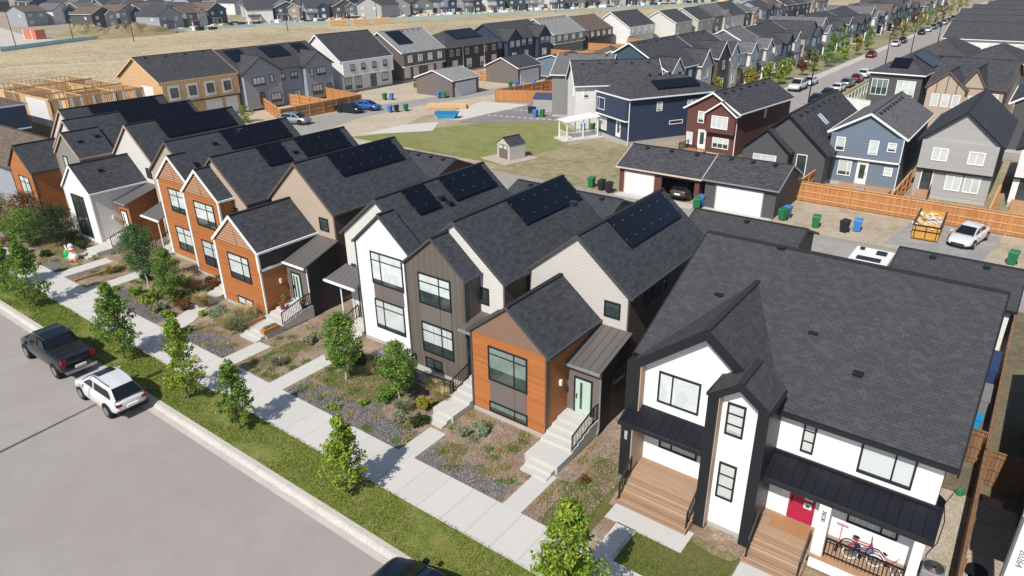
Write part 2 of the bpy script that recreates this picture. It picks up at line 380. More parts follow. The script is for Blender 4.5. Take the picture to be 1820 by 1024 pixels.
def gable_prism(m, x0, x1, y0, y1, z0, eave, peak, axis='y'):
    if axis == 'y':
        xc = (x0+x1)/2; P = lambda y: [(x0, y, z0), (x1, y, z0), (x1, y, eave), (xc, y, peak), (x0, y, eave)]
        a, b = P(y0), P(y1)
    else:
        yc = (y0+y1)/2; P = lambda x: [(x, y0, z0), (x, y1, z0), (x, y1, eave), (x, yc, peak), (x, y0, eave)]
        a, b = P(x0), P(x1)
    m.face(a); m.face(b[::-1])
    for i in (0, 1, 4): j = (i+1) % 5; m.face([a[i], a[j], b[j], b[i]])
    m.face([a[2], a[3], b[3], b[2]]); m.face([a[3], a[4], b[4], b[3]])
def gable_roof(m, x0, x1, y0, y1, eave, peak, axis='y', oe=.25, orr=.2, t=.14, orb=None):
    orb = orr if orb is None else orb
    if axis == 'y':
        h = (x1-x0)/2; xc = x0+h; s = (peak-eave)/h; T = t*math.sqrt(1+s*s); ya, yb = y0-orr, y1+orb
        ez = eave-oe*s+T; pz = peak+T
        m.slab((x0-oe, yb, ez), (x0-oe, ya, ez), (xc, ya, pz), (xc, yb, pz), t)
        m.slab((x1+oe, ya, ez), (x1+oe, yb, ez), (xc, yb, pz), (xc, ya, pz), t)
        m.bar((xc, ya, pz), (xc, yb, pz), .22, .05)
    else:
        h = (y1-y0)/2; yc = y0+h; s = (peak-eave)/h; T = t*math.sqrt(1+s*s); xa, xb = x0-orr, x1+orb
        ez = eave-oe*s+T; pz = peak+T
        m.slab((xa, y0-oe, ez), (xb, y0-oe, ez), (xb, yc, pz), (xa, yc, pz), t)
        m.slab((xb, y1+oe, ez), (xa, y1+oe, ez), (xa, yc, pz), (xb, yc, pz), t)
        m.bar((xa, yc, pz), (xb, yc, pz), .22, .05)
def gable_fascia(m, x0, x1, y0, y1, eave, peak, axis='y', oe=.25, orr=.2, t=.14, w_=.2, sides='both'):
    # sloped boards under the front rake plus eave boards
    if axis == 'y':
        h = (x1-x0)/2; xc = x0+h; s = (peak-eave)/h; T = t*math.sqrt(1+s*s); y = y0-orr-.012
        A = (x0-oe-.01, eave-oe*s+T+.01); B = (xc, peak+T+.01); D = (x1+oe+.01, eave-oe*s+T+.01)
        for p, q in ((A, B), (B, D)):
            m.hexa([(p[0], y-.03, p[1]-w_-.05), (q[0], y-.03, q[1]-w_-.05), (q[0], y+.02, q[1]-w_-.05), (p[0], y+.02, p[1]-w_-.05),
                    (p[0], y-.03, p[1]), (q[0], y-.03, q[1]), (q[0], y+.02, q[1]), (p[0], y+.02, p[1])])
        for sx in (-1, 1):
            e = (x0-oe-.05) if sx < 0 else (x1+oe+.05)
            m.box(e-.05, e+.05, y0-orr, y1+orr, eave-oe*s+T-.13, eave-oe*s+T-.005)
    else:
        h = (y1-y0)/2; yc = y0+h; s = (peak-eave)/h; T = t*math.sqrt(1+s*s)
        for x in (x0-orr-.012, x1+orr+.012):
            A = (y0-oe-.01, eave-oe*s+T+.01); B = (yc, peak+T+.01); D = (y1+oe+.01, eave-oe*s+T+.01)
            for p, q in ((A, B), (B, D)):
                m.hexa([(x-.03, p[0], p[1]-w_-.05), (x-.03, q[0], q[1]-w_-.05), (x+.03, q[0], q[1]-w_-.05), (x+.03, p[0], p[1]-w_-.05),
                        (x-.03, p[0], p[1]), (x-.03, q[0], q[1]), (x+.03, q[0], q[1]), (x+.03, p[0], p[1])])
        for e in (y0-oe-.05, y1+oe+.05): m.box(x0-orr, x1+orr, e-.05, e+.05, eave-oe*s+T-.13, eave-oe*s+T-.005)
def hip_roof(m, x0, x1, y0, y1, eave, peak, oe=.4, t=.14):
    X0, X1, Y0, Y1 = x0-oe, x1+oe, y0-oe, y1+oe; w_, d_ = X1-X0, Y1-Y0; h = min(w_, d_)/2
    if d_ >= w_: a, b = (X0+h, Y0+h, peak), (X0+h, Y1-h, peak)
    else: a, b = (X0+h, Y0+h, peak), (X1-h, Y0+h, peak)
    c = [(X0, Y0, eave), (X1, Y0, eave), (X1, Y1, eave), (X0, Y1, eave)]
    sides = ([(0, 1, a, a), (1, 2, b, a), (2, 3, b, b), (3, 0, a, b)] if d_ >= w_ else [(0, 1, b, a), (1, 2, b, b), (2, 3, a, b), (3, 0, a, a)])
    for i, j, p, q in sides:
        A, B = Vector(c[i]), Vector(c[j]); e = (B-A).normalized(); pts = [A, B, Vector(p)]+([Vector(q)] if p != q else [])
        n = (B-A).cross(Vector(q)-A).normalized(); vd = n.cross(e)
        if vd.z < 0: vd = -vd
        m.face(pts, [((P-A).dot(e)+50, (P-A).dot(vd)) for P in pts])
        m.face([(c[i][0], c[i][1], eave-t), (c[j][0], c[j][1], eave-t), c[j], c[i]])
    m.face([(q[0], q[1], eave-t) for q in c])
def vents(par, pts, mat=None):
    for (x, y, z) in pts:
        m = M(); m.box(x-.14, x+.14, y-.14, y+.14, z-.14, z+.05); m.box(x-.18, x+.18, y-.18, y+.18, z+.05, z+.085); m.build('roof_vent', mat or black_trim, par)
def solar_array(par, a, b, c, d, side=1, lift=.1, clamps=True):
    # a,b on the upper edge (front to back), c,d lower edge; given on the roof surface
    a, b, c, d = map(Vector, (a, b, c, d)); n = (b-a).cross(d-a).normalized()
    if n.z < 0: n = -n
    m = M(); L = n*(lift+.04); m.slab(d+L, c+L, b+L, a+L, .045); o = m.build('solar_panel', solar_m, par)
    if clamps:
        k = M(); nx = max(2, round((b-a).length/1.02))
        for fv in (.24, .76):
            for i in range(nx+1):
                p = a+(b-a)*(i/nx)*.98+(d-a)*fv+(b-a)*.01+n*(lift+.05); k.box(p.x-.02, p.x+.02, p.y-.02, p.y+.02, p.z-.02, p.z+.012)
        k.build('panel_clamps', grey_trim, o)
def downspout(par, x, y, z0, z1, mat, kick=(.3, -.3)):
    m = M(); m.tube([(x, y, z1), (x, y, z0+.3), (x+kick[0], y+kick[1], z0+.08)], .045, 6); return m.build('downspout', mat, par)
def steps(par, x0, x1, yf, yb, z0, z1, n, mat=None, name='front_steps', side=None):
    # rises from z0 at yf to z1 at yb
    m = M(); d = (yb-yf)/n; h = (z1-z0)/n
    for i in range(n): m.box(x0, x1, yf+i*d, yb+.01*(i % 2), z0+(i*h if i else -.3), z0+(i+1)*h)
    o = m.build(name, mat or concrete, par); return o
def railing(par, pts, h=.95, sp=.12, mat=None, name='railing'):
    m = M(); mat = mat or black_metal
    for a, b in zip(pts, pts[1:]):
        a, b = Vector(a), Vector(b); L = (Vector((b.x, b.y, 0))-Vector((a.x, a.y, 0))).length; n = max(1, int(L/sp))
        m.bar(a+Vector((0, 0, h)), b+Vector((0, 0, h)), .055, .05); m.bar(a+Vector((0, 0, .12)), b+Vector((0, 0, .12)), .035, .035)
        for i in range(n+1):
            p = a.lerp(b, i/n); th = .05 if i in (0, n) else .022; m.box(p.x-th/2, p.x+th/2, p.y-th/2, p.y+th/2, p.z-(.0 if i not in (0, n) else .02), p.z+h)
    return m.build(name, mat, par)
def text_part(par, s, loc, size, mat, rx=90, ry=0, rz=0, name='house_number'):
    cu = bpy.data.curves.new('txt', 'FONT'); cu.body = s; cu.size = size; cu.extrude = .008; cu.align_x = 'CENTER'; cu.align_y = 'CENTER'
    o = bpy.data.objects.new('txt', cu); COL.objects.link(o); dg = bpy.context.evaluated_depsgraph_get()
    me = bpy.data.meshes.new_from_object(o.evaluated_get(dg)); bpy.data.objects.remove(o); me.materials.clear(); me.materials.append(mat)
    t = bpy.data.objects.new(name, me); COL.objects.link(t); t.parent = par; t.location = Vector(loc)-OFF
    t.rotation_euler = (Matrix.Rotation(R(rz), 3, 'Z') @ Matrix.Rotation(R(rx), 3, 'X') @ Matrix.Rotation(R(ry), 3, 'Z')).to_euler(); return t
# ---------------- generic house (local frame: front at y=0 looking to -Y) ----------------
GMS = (g_blind, g_half, g_white)
def house(name, label, loc, rot, w_, d, eave, peak, axis, wm, rm, tm=white_trim, wins=(), group=None, cat='house', oe=.35, orr=.3, doors=(), bumps=(), over=None, vent=0, fnd=.35, fm=None, belt=None, base=0):
    t = thing(name, label, cat, loc, rot, group); x0, x1 = -w_/2, w_/2; fm = fm or white_trim
    m = M()
    z0 = fnd
    if axis in 'xy': gable_prism(m, x0, x1, 0, d, z0, eave, peak, axis)
    else: m.box(x0, x1, 0, d, z0, eave)
    m.build('wall', wm, t)
    m = M(); m.box(x0+.03, x1-.03, .03, d-.03, -3 if base else -.3, z0); m.build('foundation', foundation, t)
    m = M(); f = M()
    if axis in 'xy': gable_roof(m, x0, x1, 0, d, eave, peak, axis, oe, orr); gable_fascia(f, x0, x1, 0, d, eave, peak, axis, oe, orr, w_=.16)
    else:
        hip_roof(m, x0, x1, 0, d, eave+.12, peak, oe)
        for a in (x0-oe-.03, x1+oe+.03): f.box(a-.04, a+.04, -oe, d+oe, eave-.06, eave+.1)
        for a in (-oe-.03, d+oe+.03): f.box(x0-oe, x1+oe, a-.04, a+.04, eave-.06, eave+.1)
    rf = m.build('roof', rm, t); f.build('fascia', tm, t)
    if over:      # upper storey jetty over the rear wall: (u0,u1,z0,depth)
        m = M(); a, b, zz, dd = over; m.box(a, b, -dd, .02, zz, eave-.08); m.build('overhanging_storey', wm, t); m = M(); m.box(a-.02, b+.02, -dd-.02, 0, zz-.16, zz); m.build('belt_board', black_trim if tm != white_trim else tm, t)
    for bp in bumps:   # front gable bays: (u0,u1,depth,z0,eave,peak,mat)
        a, b, dd, zz, e, p, bm_ = bp; m = M(); gable_prism(m, a, b, -dd, .5, zz, e, p, 'y'); m.build('bay', bm_, t)
        m = M(); f = M(); gable_roof(m, a, b, -dd, (d/2 if axis == 'x' else 1), e, p, 'y', .25, .25, orb=0); m.build('bay_roof', rm, t)
        h = (b-a)/2; gable_fascia(f, a, b, -dd, 0, e, p, 'y', .25, .25, w_=.14); f.build('bay_fascia', tm, t)
    dep = {'S': 0, 'N': d, 'E': x1, 'W': x0}
    for wn in wins:   # (face,u,z,w,h,[vb],[offset],[mat])
        fa, u, z, ww, hh = wn[:5]; vb = wn[5] if len(wn) > 5 and wn[5] is not None else ((.5,) if ww > .8 else ()); o_ = wn[6] if len(wn) > 6 else 0
        c = dep[fa]+(o_ if fa in 'NE' else -o_)
        window(t, fa, c, u-ww/2, u+ww/2, z, z+hh, vb, (.5,) if ww <= .8 else (), fm, wn[7] if len(wn) > 7 else rnd.choice(GMS), .08)
    for dr in doors:  # (face,u,z0,h,mat,[offset])
        fa, u, z, hh, mt = dr[:5]; door(t, fa, dep[fa], u-.43, u+.43, z, z+hh, mt, white_trim, 1, [(.2, .8, .25, .9)])
    if vent:
        if axis == 'y': pts = [(.5, d*(.1+.72*i/max(1, vent-1)), peak+.05-(.5)*(peak-eave)/(w_/2)+.17) for i in range(vent)]
        elif axis == 'x': pts = [(x0+w_*(.12+.76*i/max(1, vent-1)), d/2-.5, peak+.17-.5*(peak-eave)/(d/2)) for i in range(vent)]
        else: pts = []
        vents(t, pts)
    return t
# ---------------- vegetation ----------------
def leafcloud(m, pts, n, size, rr, rs, flat=.5, up=0.):
    for _ in range(n):
        c, r = rr.choice(pts); d = Vector((rr.gauss(0, 1), rr.gauss(0, 1), rr.gauss(0, 1))).normalized()
        p = Vector(c)+d*r*(rr.random()**.4); s = size*rr.uniform(.6, 1.35)
        nrm = (d*.6+Vector((rr.gauss(0, .6), rr.gauss(0, .6), rr.gauss(.35, .6)))).normalized()
        a = nrm.orthogonal().normalized(); a.rotate(Matrix.Rotation(rr.uniform(0, 6.28), 3, nrm)); b = nrm.cross(a)
        m.face([p-a*s, p+b*s*.5-nrm*s*.12, p+a*s, p-b*s*.5-nrm*s*.12])
def tree(name, label, loc, h, r, tr, mat, seed, n=2200, size=.1, shape='cone', bmat=None, group=None, trunk_r=.055, cat='tree', lean=.0):
    rr = random.Random(seed); t = thing(name, label, cat, loc, 0, group)
    m = M(); top = Vector((lean*rr.uniform(-1, 1), lean*rr.uniform(-1, 1), h*.93)); k = 7; prev = Vector((0, 0, -.05)); pr_ = trunk_r*1.25; sp = []
    for i in range(1, k+1):
        q = top*(i/k)+Vector((rr.uniform(-.04, .04), rr.uniform(-.04, .04), 0)); q.z = h*.93*i/k; nr = trunk_r*(1-i/k*.8); m.cyl(prev, q, pr_, nr, 7, i == k); prev, pr_ = q, nr; sp.append(q)
    pts = []; nb = 84 if n > 1500 else 26
    for i in range(nb):
        f = rr.random()**.85; z = tr+(h-tr)*f*.97
        if shape == 'cone': R_ = 1.12*r*min(1, (1-f)**.75*1.05)*min(1, .55+f*3)*(.5+.55*rr.random())+.09
        elif shape == 'ball': R_ = r*math.sqrt(max(.02, 1-(2*f-1)**2))*(.6+.4*rr.random())
        elif shape == 'egg': R_ = r*math.sqrt(max(.03, 1-(2*f**.8-1)**2))*(.65+.35*rr.random())
        else: R_ = r*(.5+.5*rr.random())*(1-.6*f)
        A = rr.uniform(0, 6.283); zs = max(tr*.6, z-R_*.6); base = Vector((top.x*zs/h, top.y*zs/h, zs)); tip = Vector((math.cos(A)*R_, math.sin(A)*R_, z))
        m.cyl(base, tip, trunk_r*.28, .006, 4, False)
        for g in (.4, .7, .92, 1.06): pts.append((base.lerp(tip, g), (.11+.08*rr.random())*(r/.9)*(1.25 if g < .8 else .85)*(1.6 if shape in ('ball', 'egg') else 1.15)))
    pts += [(Vector((top.x, top.y, h*.93)), .12), (Vector((top.x, top.y, h*1.0)), .07)]
    m.build('trunk', bmat or bark, t); m = M(); leafcloud(m, pts, n, size, rr, 1)
    m.build('crown', mat, t, fix=False); return t
def shrub(name, label, loc, r, h, mat, seed, n=900, size=.07, group=None, cat='shrub', mat2=None):
    rr = random.Random(seed); t = thing(name, label, cat, loc, 0, group); m = M(); s = M(); pts = []
    for i in range(16):
        A = rr.uniform(0, 6.283); q = r*math.sqrt(rr.random())*.8; z = h*(.25+.6*rr.random()*(1-(q/r)**2*.6)); p = Vector((q*math.cos(A), q*math.sin(A), z)); pts.append((p, min(r, h)*.3)); s.cyl((0, 0, -.03), p, .014, .006, 4, False)
    leafcloud(m, pts, n, size, rr, 1); s.build('stems', bark, t); m.build('foliage', mat, t, fix=False)
    return t
def tuft(name, label, loc, r, h, mat, seed, n=500, group=None, cat='ornamental grass'):
    rr = random.Random(seed); m = M(); off(loc)
    for _ in range(n):
        A = rr.uniform(0, 6.283); q = r*.35*math.sqrt(rr.random()); b = Vector((loc[0]+q*math.cos(A), loc[1]+q*math.sin(A), loc[2]-.02)); L = h*rr.uniform(.6, 1.1); o = r*rr.uniform(.3, 1.1); A2 = A+rr.uniform(-.5, .5)
        mid = b+Vector((math.cos(A2)*o*.4, math.sin(A2)*o*.4, L*.7)); tip = b+Vector((math.cos(A2)*o, math.sin(A2)*o, L*rr.uniform(.7, 1.0))); sd_ = Vector((-math.sin(A2), math.cos(A2), 0))*.012
        m.face([b-sd_, b+sd_, mid+sd_, mid-sd_]); m.face([mid-sd_, mid+sd_, tip])
    o = m.build(name, mat, fix=False); return tag(o, label, cat, group)
# ================= GROUND =================
earth = groundmat('dry_earth', [(.33, .27, .19), (.25, .215, .135), (.40, .34, .25)], (.02, .12, 3), fine=.6)
field_m = groundmat('dry_field', [(.42, .335, .20), (.30, .24, .14), (.50, .42, .30)], (.03, .22, 1.1), fine=.85)
lawn_m = groundmat('lawn', [(.11, .15, .024), (.17, .185, .045), (.25, .22, .085)], (.35, 1.6, 14), fine=.7, bmp=.8)
lawn2_m = groundmat('rough_grass', [(.13, .155, .035), (.17, .165, .06), (.26, .22, .11)], (.15, 1.2, 16), fine=.6)
mulch_m = groundmat('bark_mulch', [(.26, .185, .135), (.36, .285, .22), (.20, .15, .09)], (.7, 3.2, 15), fine=1., bmp=1.)
gravel_m = groundmat('dark_gravel', [(.15, .145, .15), (.21, .20, .20), (.12, .115, .11)], (1.2, 8, 17), fine=1., bmp=1.)
pebble_m = groundmat('beige_pebbles', [(.42, .36, .29), (.5, .44, .36), (.3, .25, .2)], (1, 9, 14), fine=.9, bmp=1.)
darkyard_m = groundmat('grey_stone_ground', [(.20, .195, .19), (.25, .24, .23), (.15, .15, .15)], (.3, 2, 14), fine=.7)
road_m = groundmat('asphalt', [(.305, .277, .258), (.325, .297, .278), (.285, .258, .24)], (.1, .6, 22), fine=.14, bmp=.15)
alley_m = groundmat('alley_asphalt', [(.30, .28, .255), (.33, .31, .285), (.25, .235, .21)], (.15, .8, 40), fine=.25)
kerb_m = groundmat('kerb_concrete', [(.47, .44, .40), (.50, .47, .43), (.42, .39, .36)], (.3, 1.5, 12), fine=.3)
def walkmat():
    m, t, b = nm('sidewalk_concrete', .9, .2); p = N(t, 'ShaderNodeNewGeometry').outputs['Position']; s = sep(t, p)
    fr = math_(t, 'FRACT', math_(t, 'DIVIDE', math_(t, 'ADD', s[0], 99.96), 1.262)); j = math_(t, 'LESS_THAN', fr, .014)
    fl = math_(t, 'FLOOR', math_(t, 'DIVIDE', math_(t, 'ADD', s[0], 99.96), 1.262)); wn = N(t, 'ShaderNodeTexWhiteNoise', noise_dimensions='1D'); t.links.new(fl, wn.inputs['W'])
    c = mixc(t, noise(t, 1.2, p, 6, .7), (.49, .475, .445), (.56, .545, .515)); c = mixc(t, math_(t, 'MULTIPLY', wn.outputs[0], .35), c, (.46, .44, .42))
    c = mixc(t, .3, c, mixc(t, noise(t, 60, p, 2), (.3, .3, .3), (.7, .7, .7)), 'OVERLAY')
    t.links.new(mixc(t, j, c, (.25, .235, .22)), b.inputs['Base Color']); return m
walk_m = walkmat()
def sheet(name, polys, z, mat, kind='structure'):
    m = M()
    for p in polys: m.face([(x, y, z) for x, y in p])
    off(); o = m.build(name, mat); return tag(o, kind=kind)
def rect(x0, x1, y0, y1): return [(x0, y0), (x1, y0), (x1, y1), (x0, y1)]
def blob(x0, x1, y0, y1, seed, n=26, j=.12):
    rr = random.Random(seed); cx, cy, a, b = (x0+x1)/2, (y0+y1)/2, (x1-x0)/2, (y1-y0)/2; o = []
    for i in range(n):
        t = 2*math.pi*i/n; c, s = math.cos(t), math.sin(t); k = (abs(c)**4+abs(s)**4)**-.25*(1-rr.random()*j); o.append((cx+a*c*k, cy+b*s*k))
    return o
sheet('ground', [rect(-2600, 2600, 13.0, 3200)], -.03, earth)
sheet('far_side_ground', [rect(-2600, 2600, -600, -.6)], -.03, earth)
sheet('road', [rect(-900, 500, -.6, 12.55)], -.15, road_m)
m = M()
for xa in range(-90, 20):
    for i, (ya, za, yb, zb) in enumerate(((12.42, -.143, 12.72, -.135), (12.72, -.135, 12.86, -.02), (12.86, -.02, 12.93, .004), (12.93, .004, 13.16, .008))):
        x0_, x1_ = xa*2+.002, xa*2+1.998
        m.face([(x0_, ya, za), (x1_, ya, za), (x1_, yb, zb), (x0_, yb, zb)])
struct('kerb', m, kerb_m)
m = M(); m.box(-900, 500, -1.2, -.6, -.3, .0); struct('kerb_far_side', m, kerb_m)
sheet('grass_verge', [rect(-300, 60, 13.13, 15.28)], .0, lawn_m)
sheet('sidewalk', [rect(-300, 60, 15.24, 17.46)], .014, walk_m)
sheet('front_yards', [rect(-90, -13.2, 17.44, 30), rect(-13.2, 1.35, 17.44, 26)], -.004, mulch_m)
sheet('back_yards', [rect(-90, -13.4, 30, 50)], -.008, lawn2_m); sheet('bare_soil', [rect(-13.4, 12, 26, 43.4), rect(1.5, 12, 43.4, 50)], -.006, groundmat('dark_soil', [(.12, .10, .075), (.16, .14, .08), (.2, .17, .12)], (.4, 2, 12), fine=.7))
sheet('gravel_beds', [[(-28.3, 17.46), (-20.1, 17.46), (-20.1, 19.0), (-20.9, 18.9), (-22.4, 18.9), (-23.3, 19.6), (-24.4, 19.1), (-25.4, 18.9), (-26.2, 19.3), (-27.2, 19.0), (-28.3, 18.2)],
    [(-18.8, 17.46), (-14.0, 17.46), (-14.5, 18.0), (-15.8, 18.5), (-17.2, 18.8), (-18.8, 19.0)], [(-38.9, 17.46), (-34.1, 17.46), (-34.1, 18.4), (-35.6, 19.0), (-37.5, 19.2), (-38.6, 18.6)],
    [(-49.0, 17.46), (-41.4, 17.46), (-41.2, 18.9), (-43, 19.4), (-45.4, 19.0), (-47.2, 19.5), (-49, 18.9)], [(-53.9, 17.5), (-52.6, 17.5), (-52.6, 21.8), (-53.9, 22.1)], [(-58.9, 17.46), (-55.4, 17.46), (-55.6, 18.9), (-57.2, 18.7), (-58.9, 18.9)]], .006, gravel_m)
sheet('grass_patches', [blob(-12.3, -10.4, 17.6, 22.6, 1), blob(-28.2, -22.9, 19.0, 22.2, 2, 30, .3), blob(-32.6, -30.9, 18.0, 21.6, 3, 30, .35), blob(-18.6, -17.2, 18.2, 19.6, 4, 20, .4), blob(-16.6, -15.2, 18.1, 19.0, 5, 20, .4), blob(-44, -41, 19.4, 21.6, 6), blob(-66, -58, 18.6, 22, 7)], .010, groundmat('thin_grass', [(.075, .11, .022), (.15, .13, .07), (.20, .15, .09)], (1.6, 5, 18), fine=.9))
sheet('duplex_lawn', [[(-9.0, 17.46), (-5.0, 17.46), (-5.0, 20.3), (-6.9, 20.4), (-6.9, 19.25), (-9.0, 19.25)], [(-12.2, 17.46), (-10.2, 17.46), (-10.15, 20), (-12.2, 20)]], .016, groundmat('duplex_grass', [(.085, .10, .025), (.115, .115, .035), (.16, .13, .06)], (1.2, 5, 18), fine=.8, bmp=.8))
sheet('soil_bed', [blob(-7.0, -5.0, 19.9, 21.25, 9, 20, .1)], .020, mulch_m)
cpath = concrete
sheet('front_paths', [rect(-13.9, -12.97, 17.44, 20.1), rect(-19.9, -18.9, 17.44, 19.6), rect(-29.6, -28.45, 17.44, 22.4), rect(-34.0, -32.85, 17.44, 19.9), [(-40.5, 17.44), (-39.2, 17.44), (-39.6, 19), (-41.0, 21), (-41.0, 22.8), (-42.0, 22.8), (-42.0, 20.8)], [(-50.6, 17.44), (-49.35, 17.44), (-49.3, 22.5), (-50.6, 22.5)], rect(-55.3, -54.0, 17.44, 21.0), rect(-9.6, -8.75, 17.44, 19.3), rect(-10.15, -6.9, 19.25, 20.5), rect(-4.95, -2.7, 17.44, 20.4), rect(-67, -66, 17.44, 22)], .024, concrete)
sheet('side_gravel', [rect(.28, 1.42, 17.5, 29.0), rect(1.5, 3.0, 17.5, 29)], .004, pebble_m)
# backfield surfaces
sheet('alley', [[(-79, 50.0), (6, 50.0), (30, 50.6), (30, 56.2), (-8, 57.3), (-40, 57.6), (-72, 57.2), (-78, 60), (-81, 70), (-80.6, 82), (-77, 98), (-73.5, 118), (-71, 150), (-75, 150), (-77.8, 118), (-82, 98), (-86.3, 80), (-87.6, 66), (-86.4, 56), (-84, 51)]], -.012, alley_m)
sheet('alley_verge', [[(-100, 48), (-60, 48), (-60, 60), (-70, 66), (-74, 76), (-72, 100), (-70, 130), (-99.5, 130), (-99.5, 48)]], -.022, groundmat('dirt', [(.44, .37, .28), (.38, .31, .21), (.5, .44, .35)], (.2, 1.5, 12), fine=.35))
sheet('meadow', [[(-72.3, 60.4), (-47, 60.4), (-45.6, 66), (-45.4, 71), (-49.5, 79.5), (-54.6, 83.6), (-62.8, 78), (-66.2, 71.6), (-70.8, 62.6)]], .0, groundmat('meadow_grass', [(.15, .18, .045), (.20, .205, .07), (.27, .245, .12)], (.09, .6, 7), fine=.75))
sheet('rough_yard', [[(-46.9, 58.2), (-32, 58.2), (-32, 76), (-44.8, 76.5), (-46, 70), (-47, 61)], rect(-46, -45.9, 66, 66.1)], .002, groundmat('rough_yard', [(.28, .23, .13), (.18, .18, .07), (.38, .32, .23)], (.22, 1.1, 14), fine=.55))
sheet('concrete_pad', [[(-71.5, 75.8), (-67.2, 76.6), (-66.0, 92.2), (-74.2, 90.5)], [(-72.3, 61.8), (-65.6, 69.2), (-69.0, 74.2), (-71.8, 70)]], .006, plain('pale_concrete_pad', (.52, .50, .45), .9, .08, .8))
sheet('stone_yard', [[(-66.4, 75.4), (-62.6, 77.6), (-54.3, 83.9), (-56.8, 91), (-66.8, 95.6)], rect(-58, -54, 88, 98)], .004, darkyard_m)
sheet('dirt_yard', [rect(-16.6, 12, 57.2, 65.3)], .002, groundmat('dirt_yard', [(.40, .33, .25), (.30, .25, .16), (.46, .40, .32)], (.25, 1.3, 10), fine=.6))
sheet('gravel_pad', [[(-7.6, 58.0), (-.9, 58.2), (-.2, 65.2), (-6.6, 65.2)]], .008, groundmat('grey_gravel', [(.27, .265, .26), (.34, .33, .32), (.22, .21, .2)], (.4, 2, 11), fine=.7))
sheet('garage_apron', [rect(-31.2, -23.3, 57.3, 58.9), rect(-22.6, -16.5, 57.3, 58.9)], .014, plain('apron_concrete', (.46, .44, .41), .9, .08, .8))
m = M()
for (a, b, c, d, n) in ((-66.0, 81.6, -54.9, 84.3, 12), (-66.3, 87.2, -60.2, 88.4, 7)):
    for i in range(n):
        f = i/n; x, y = a+(c-a)*f, b+(d-b)*f; m.box(x, x+.5, y, y+.45, .0, .035)
struct('stepping_stones', m, plain('pale_stone', (.5, .48, .44), .9, .1))
# second street and its pavements
sheet('side_street', [[(-35.6, 98), (-27.8, 98), (-28.6, 165), (-28.5, 320), (-31, 460), (-36.6, 460), (-35.2, 320), (-35.3, 165)]], -.008, road_m)
sheet('cross_street', [[(-27.9, 152), (60, 146), (60, 154), (-28.5, 163)], [(-28, 94), (60, 90), (60, 98), (-28, 102)]], -.006, road_m)
sheet('side_street_pavement', [[(-37.7, 98), (-35.6, 98), (-35.3, 165), (-35.2, 320), (-36.6, 460), (-38.4, 460), (-37.0, 320), (-37.3, 165)]], .03, kerb_m)
sheet('street_lawns', [[(-46, 96), (-37.7, 100), (-37.3, 320), (-45, 320)], rect(-27.4, -21, 103, 150)], .004, groundmat('front_lawns', [(.12, .155, .04), (.26, .22, .13), (.33, .29, .22)], (.09, .5, 3), fine=.6))
trk = plain('packed_earth_track', (.47, .40, .30), .95, .12, .3); sheet('dirt_tracks', [[(-300, 128), (-285, 150), (-282, 150), (-296, 127)], [(-282, 150), (-262, 148), (-262, 151), (-282, 154)], [(-330, 140), (-300, 150), (-285, 152), (-285, 155), (-302, 154), (-332, 144)], [(-200, 66), (-175, 110), (-165, 170), (-163, 170), (-172, 108), (-197, 65)], [(-116, 60), (-118, 120), (-112, 190), (-110, 190), (-115, 120), (-113, 60)]], .006, trk)
# distant field with the haul road
pts = [(-420, 45), (-300, 62), (-243, 80), (-258, 110), (-266, 144), (-258, 175), (-243, 207), (-220, 260), (-200, 308), (-171, 375), (-130, 480), (-90, 620)]
sheet('field', [[(x+1, y) for x, y in pts]+[(-60, 620), (-88, 300), (-88, 200), (-112, 150), (-113, 20), (-420, 20)]], -.016, field_m)
m = M(); m2 = M()
for (a, b), (c, d) in zip(pts, pts[1:]):
    m.face([(a-9, b, -.008), (a, b, -.008), (c, d, -.008), (c-9, d, -.008)])
    m2.bar((a+.2, b, .4), (c+.2, d, .4), .12, .9); m2.bar((a-9, b, .2), (c-9, d, .2), .4, .4)
struct('haul_road', m, plain('dusty_concrete', (.50, .47, .42), .95, .1, .1))
o = m2; off(); silt = o.build('silt_fence', plain('pale_teal_fabric', (.34, .52, .54), .8, .12, .5)); tag(silt, 'low pale teal silt barrier running along the haul road beyond the field', 'barrier')
sheet('spur_road', [[(-262, 105), (-252, 88), (-300, 84), (-420, 118), (-430, 136), (-310, 110)]], -.004, plain('spur_concrete', (.48, .44, .38), .95, .1, .1))

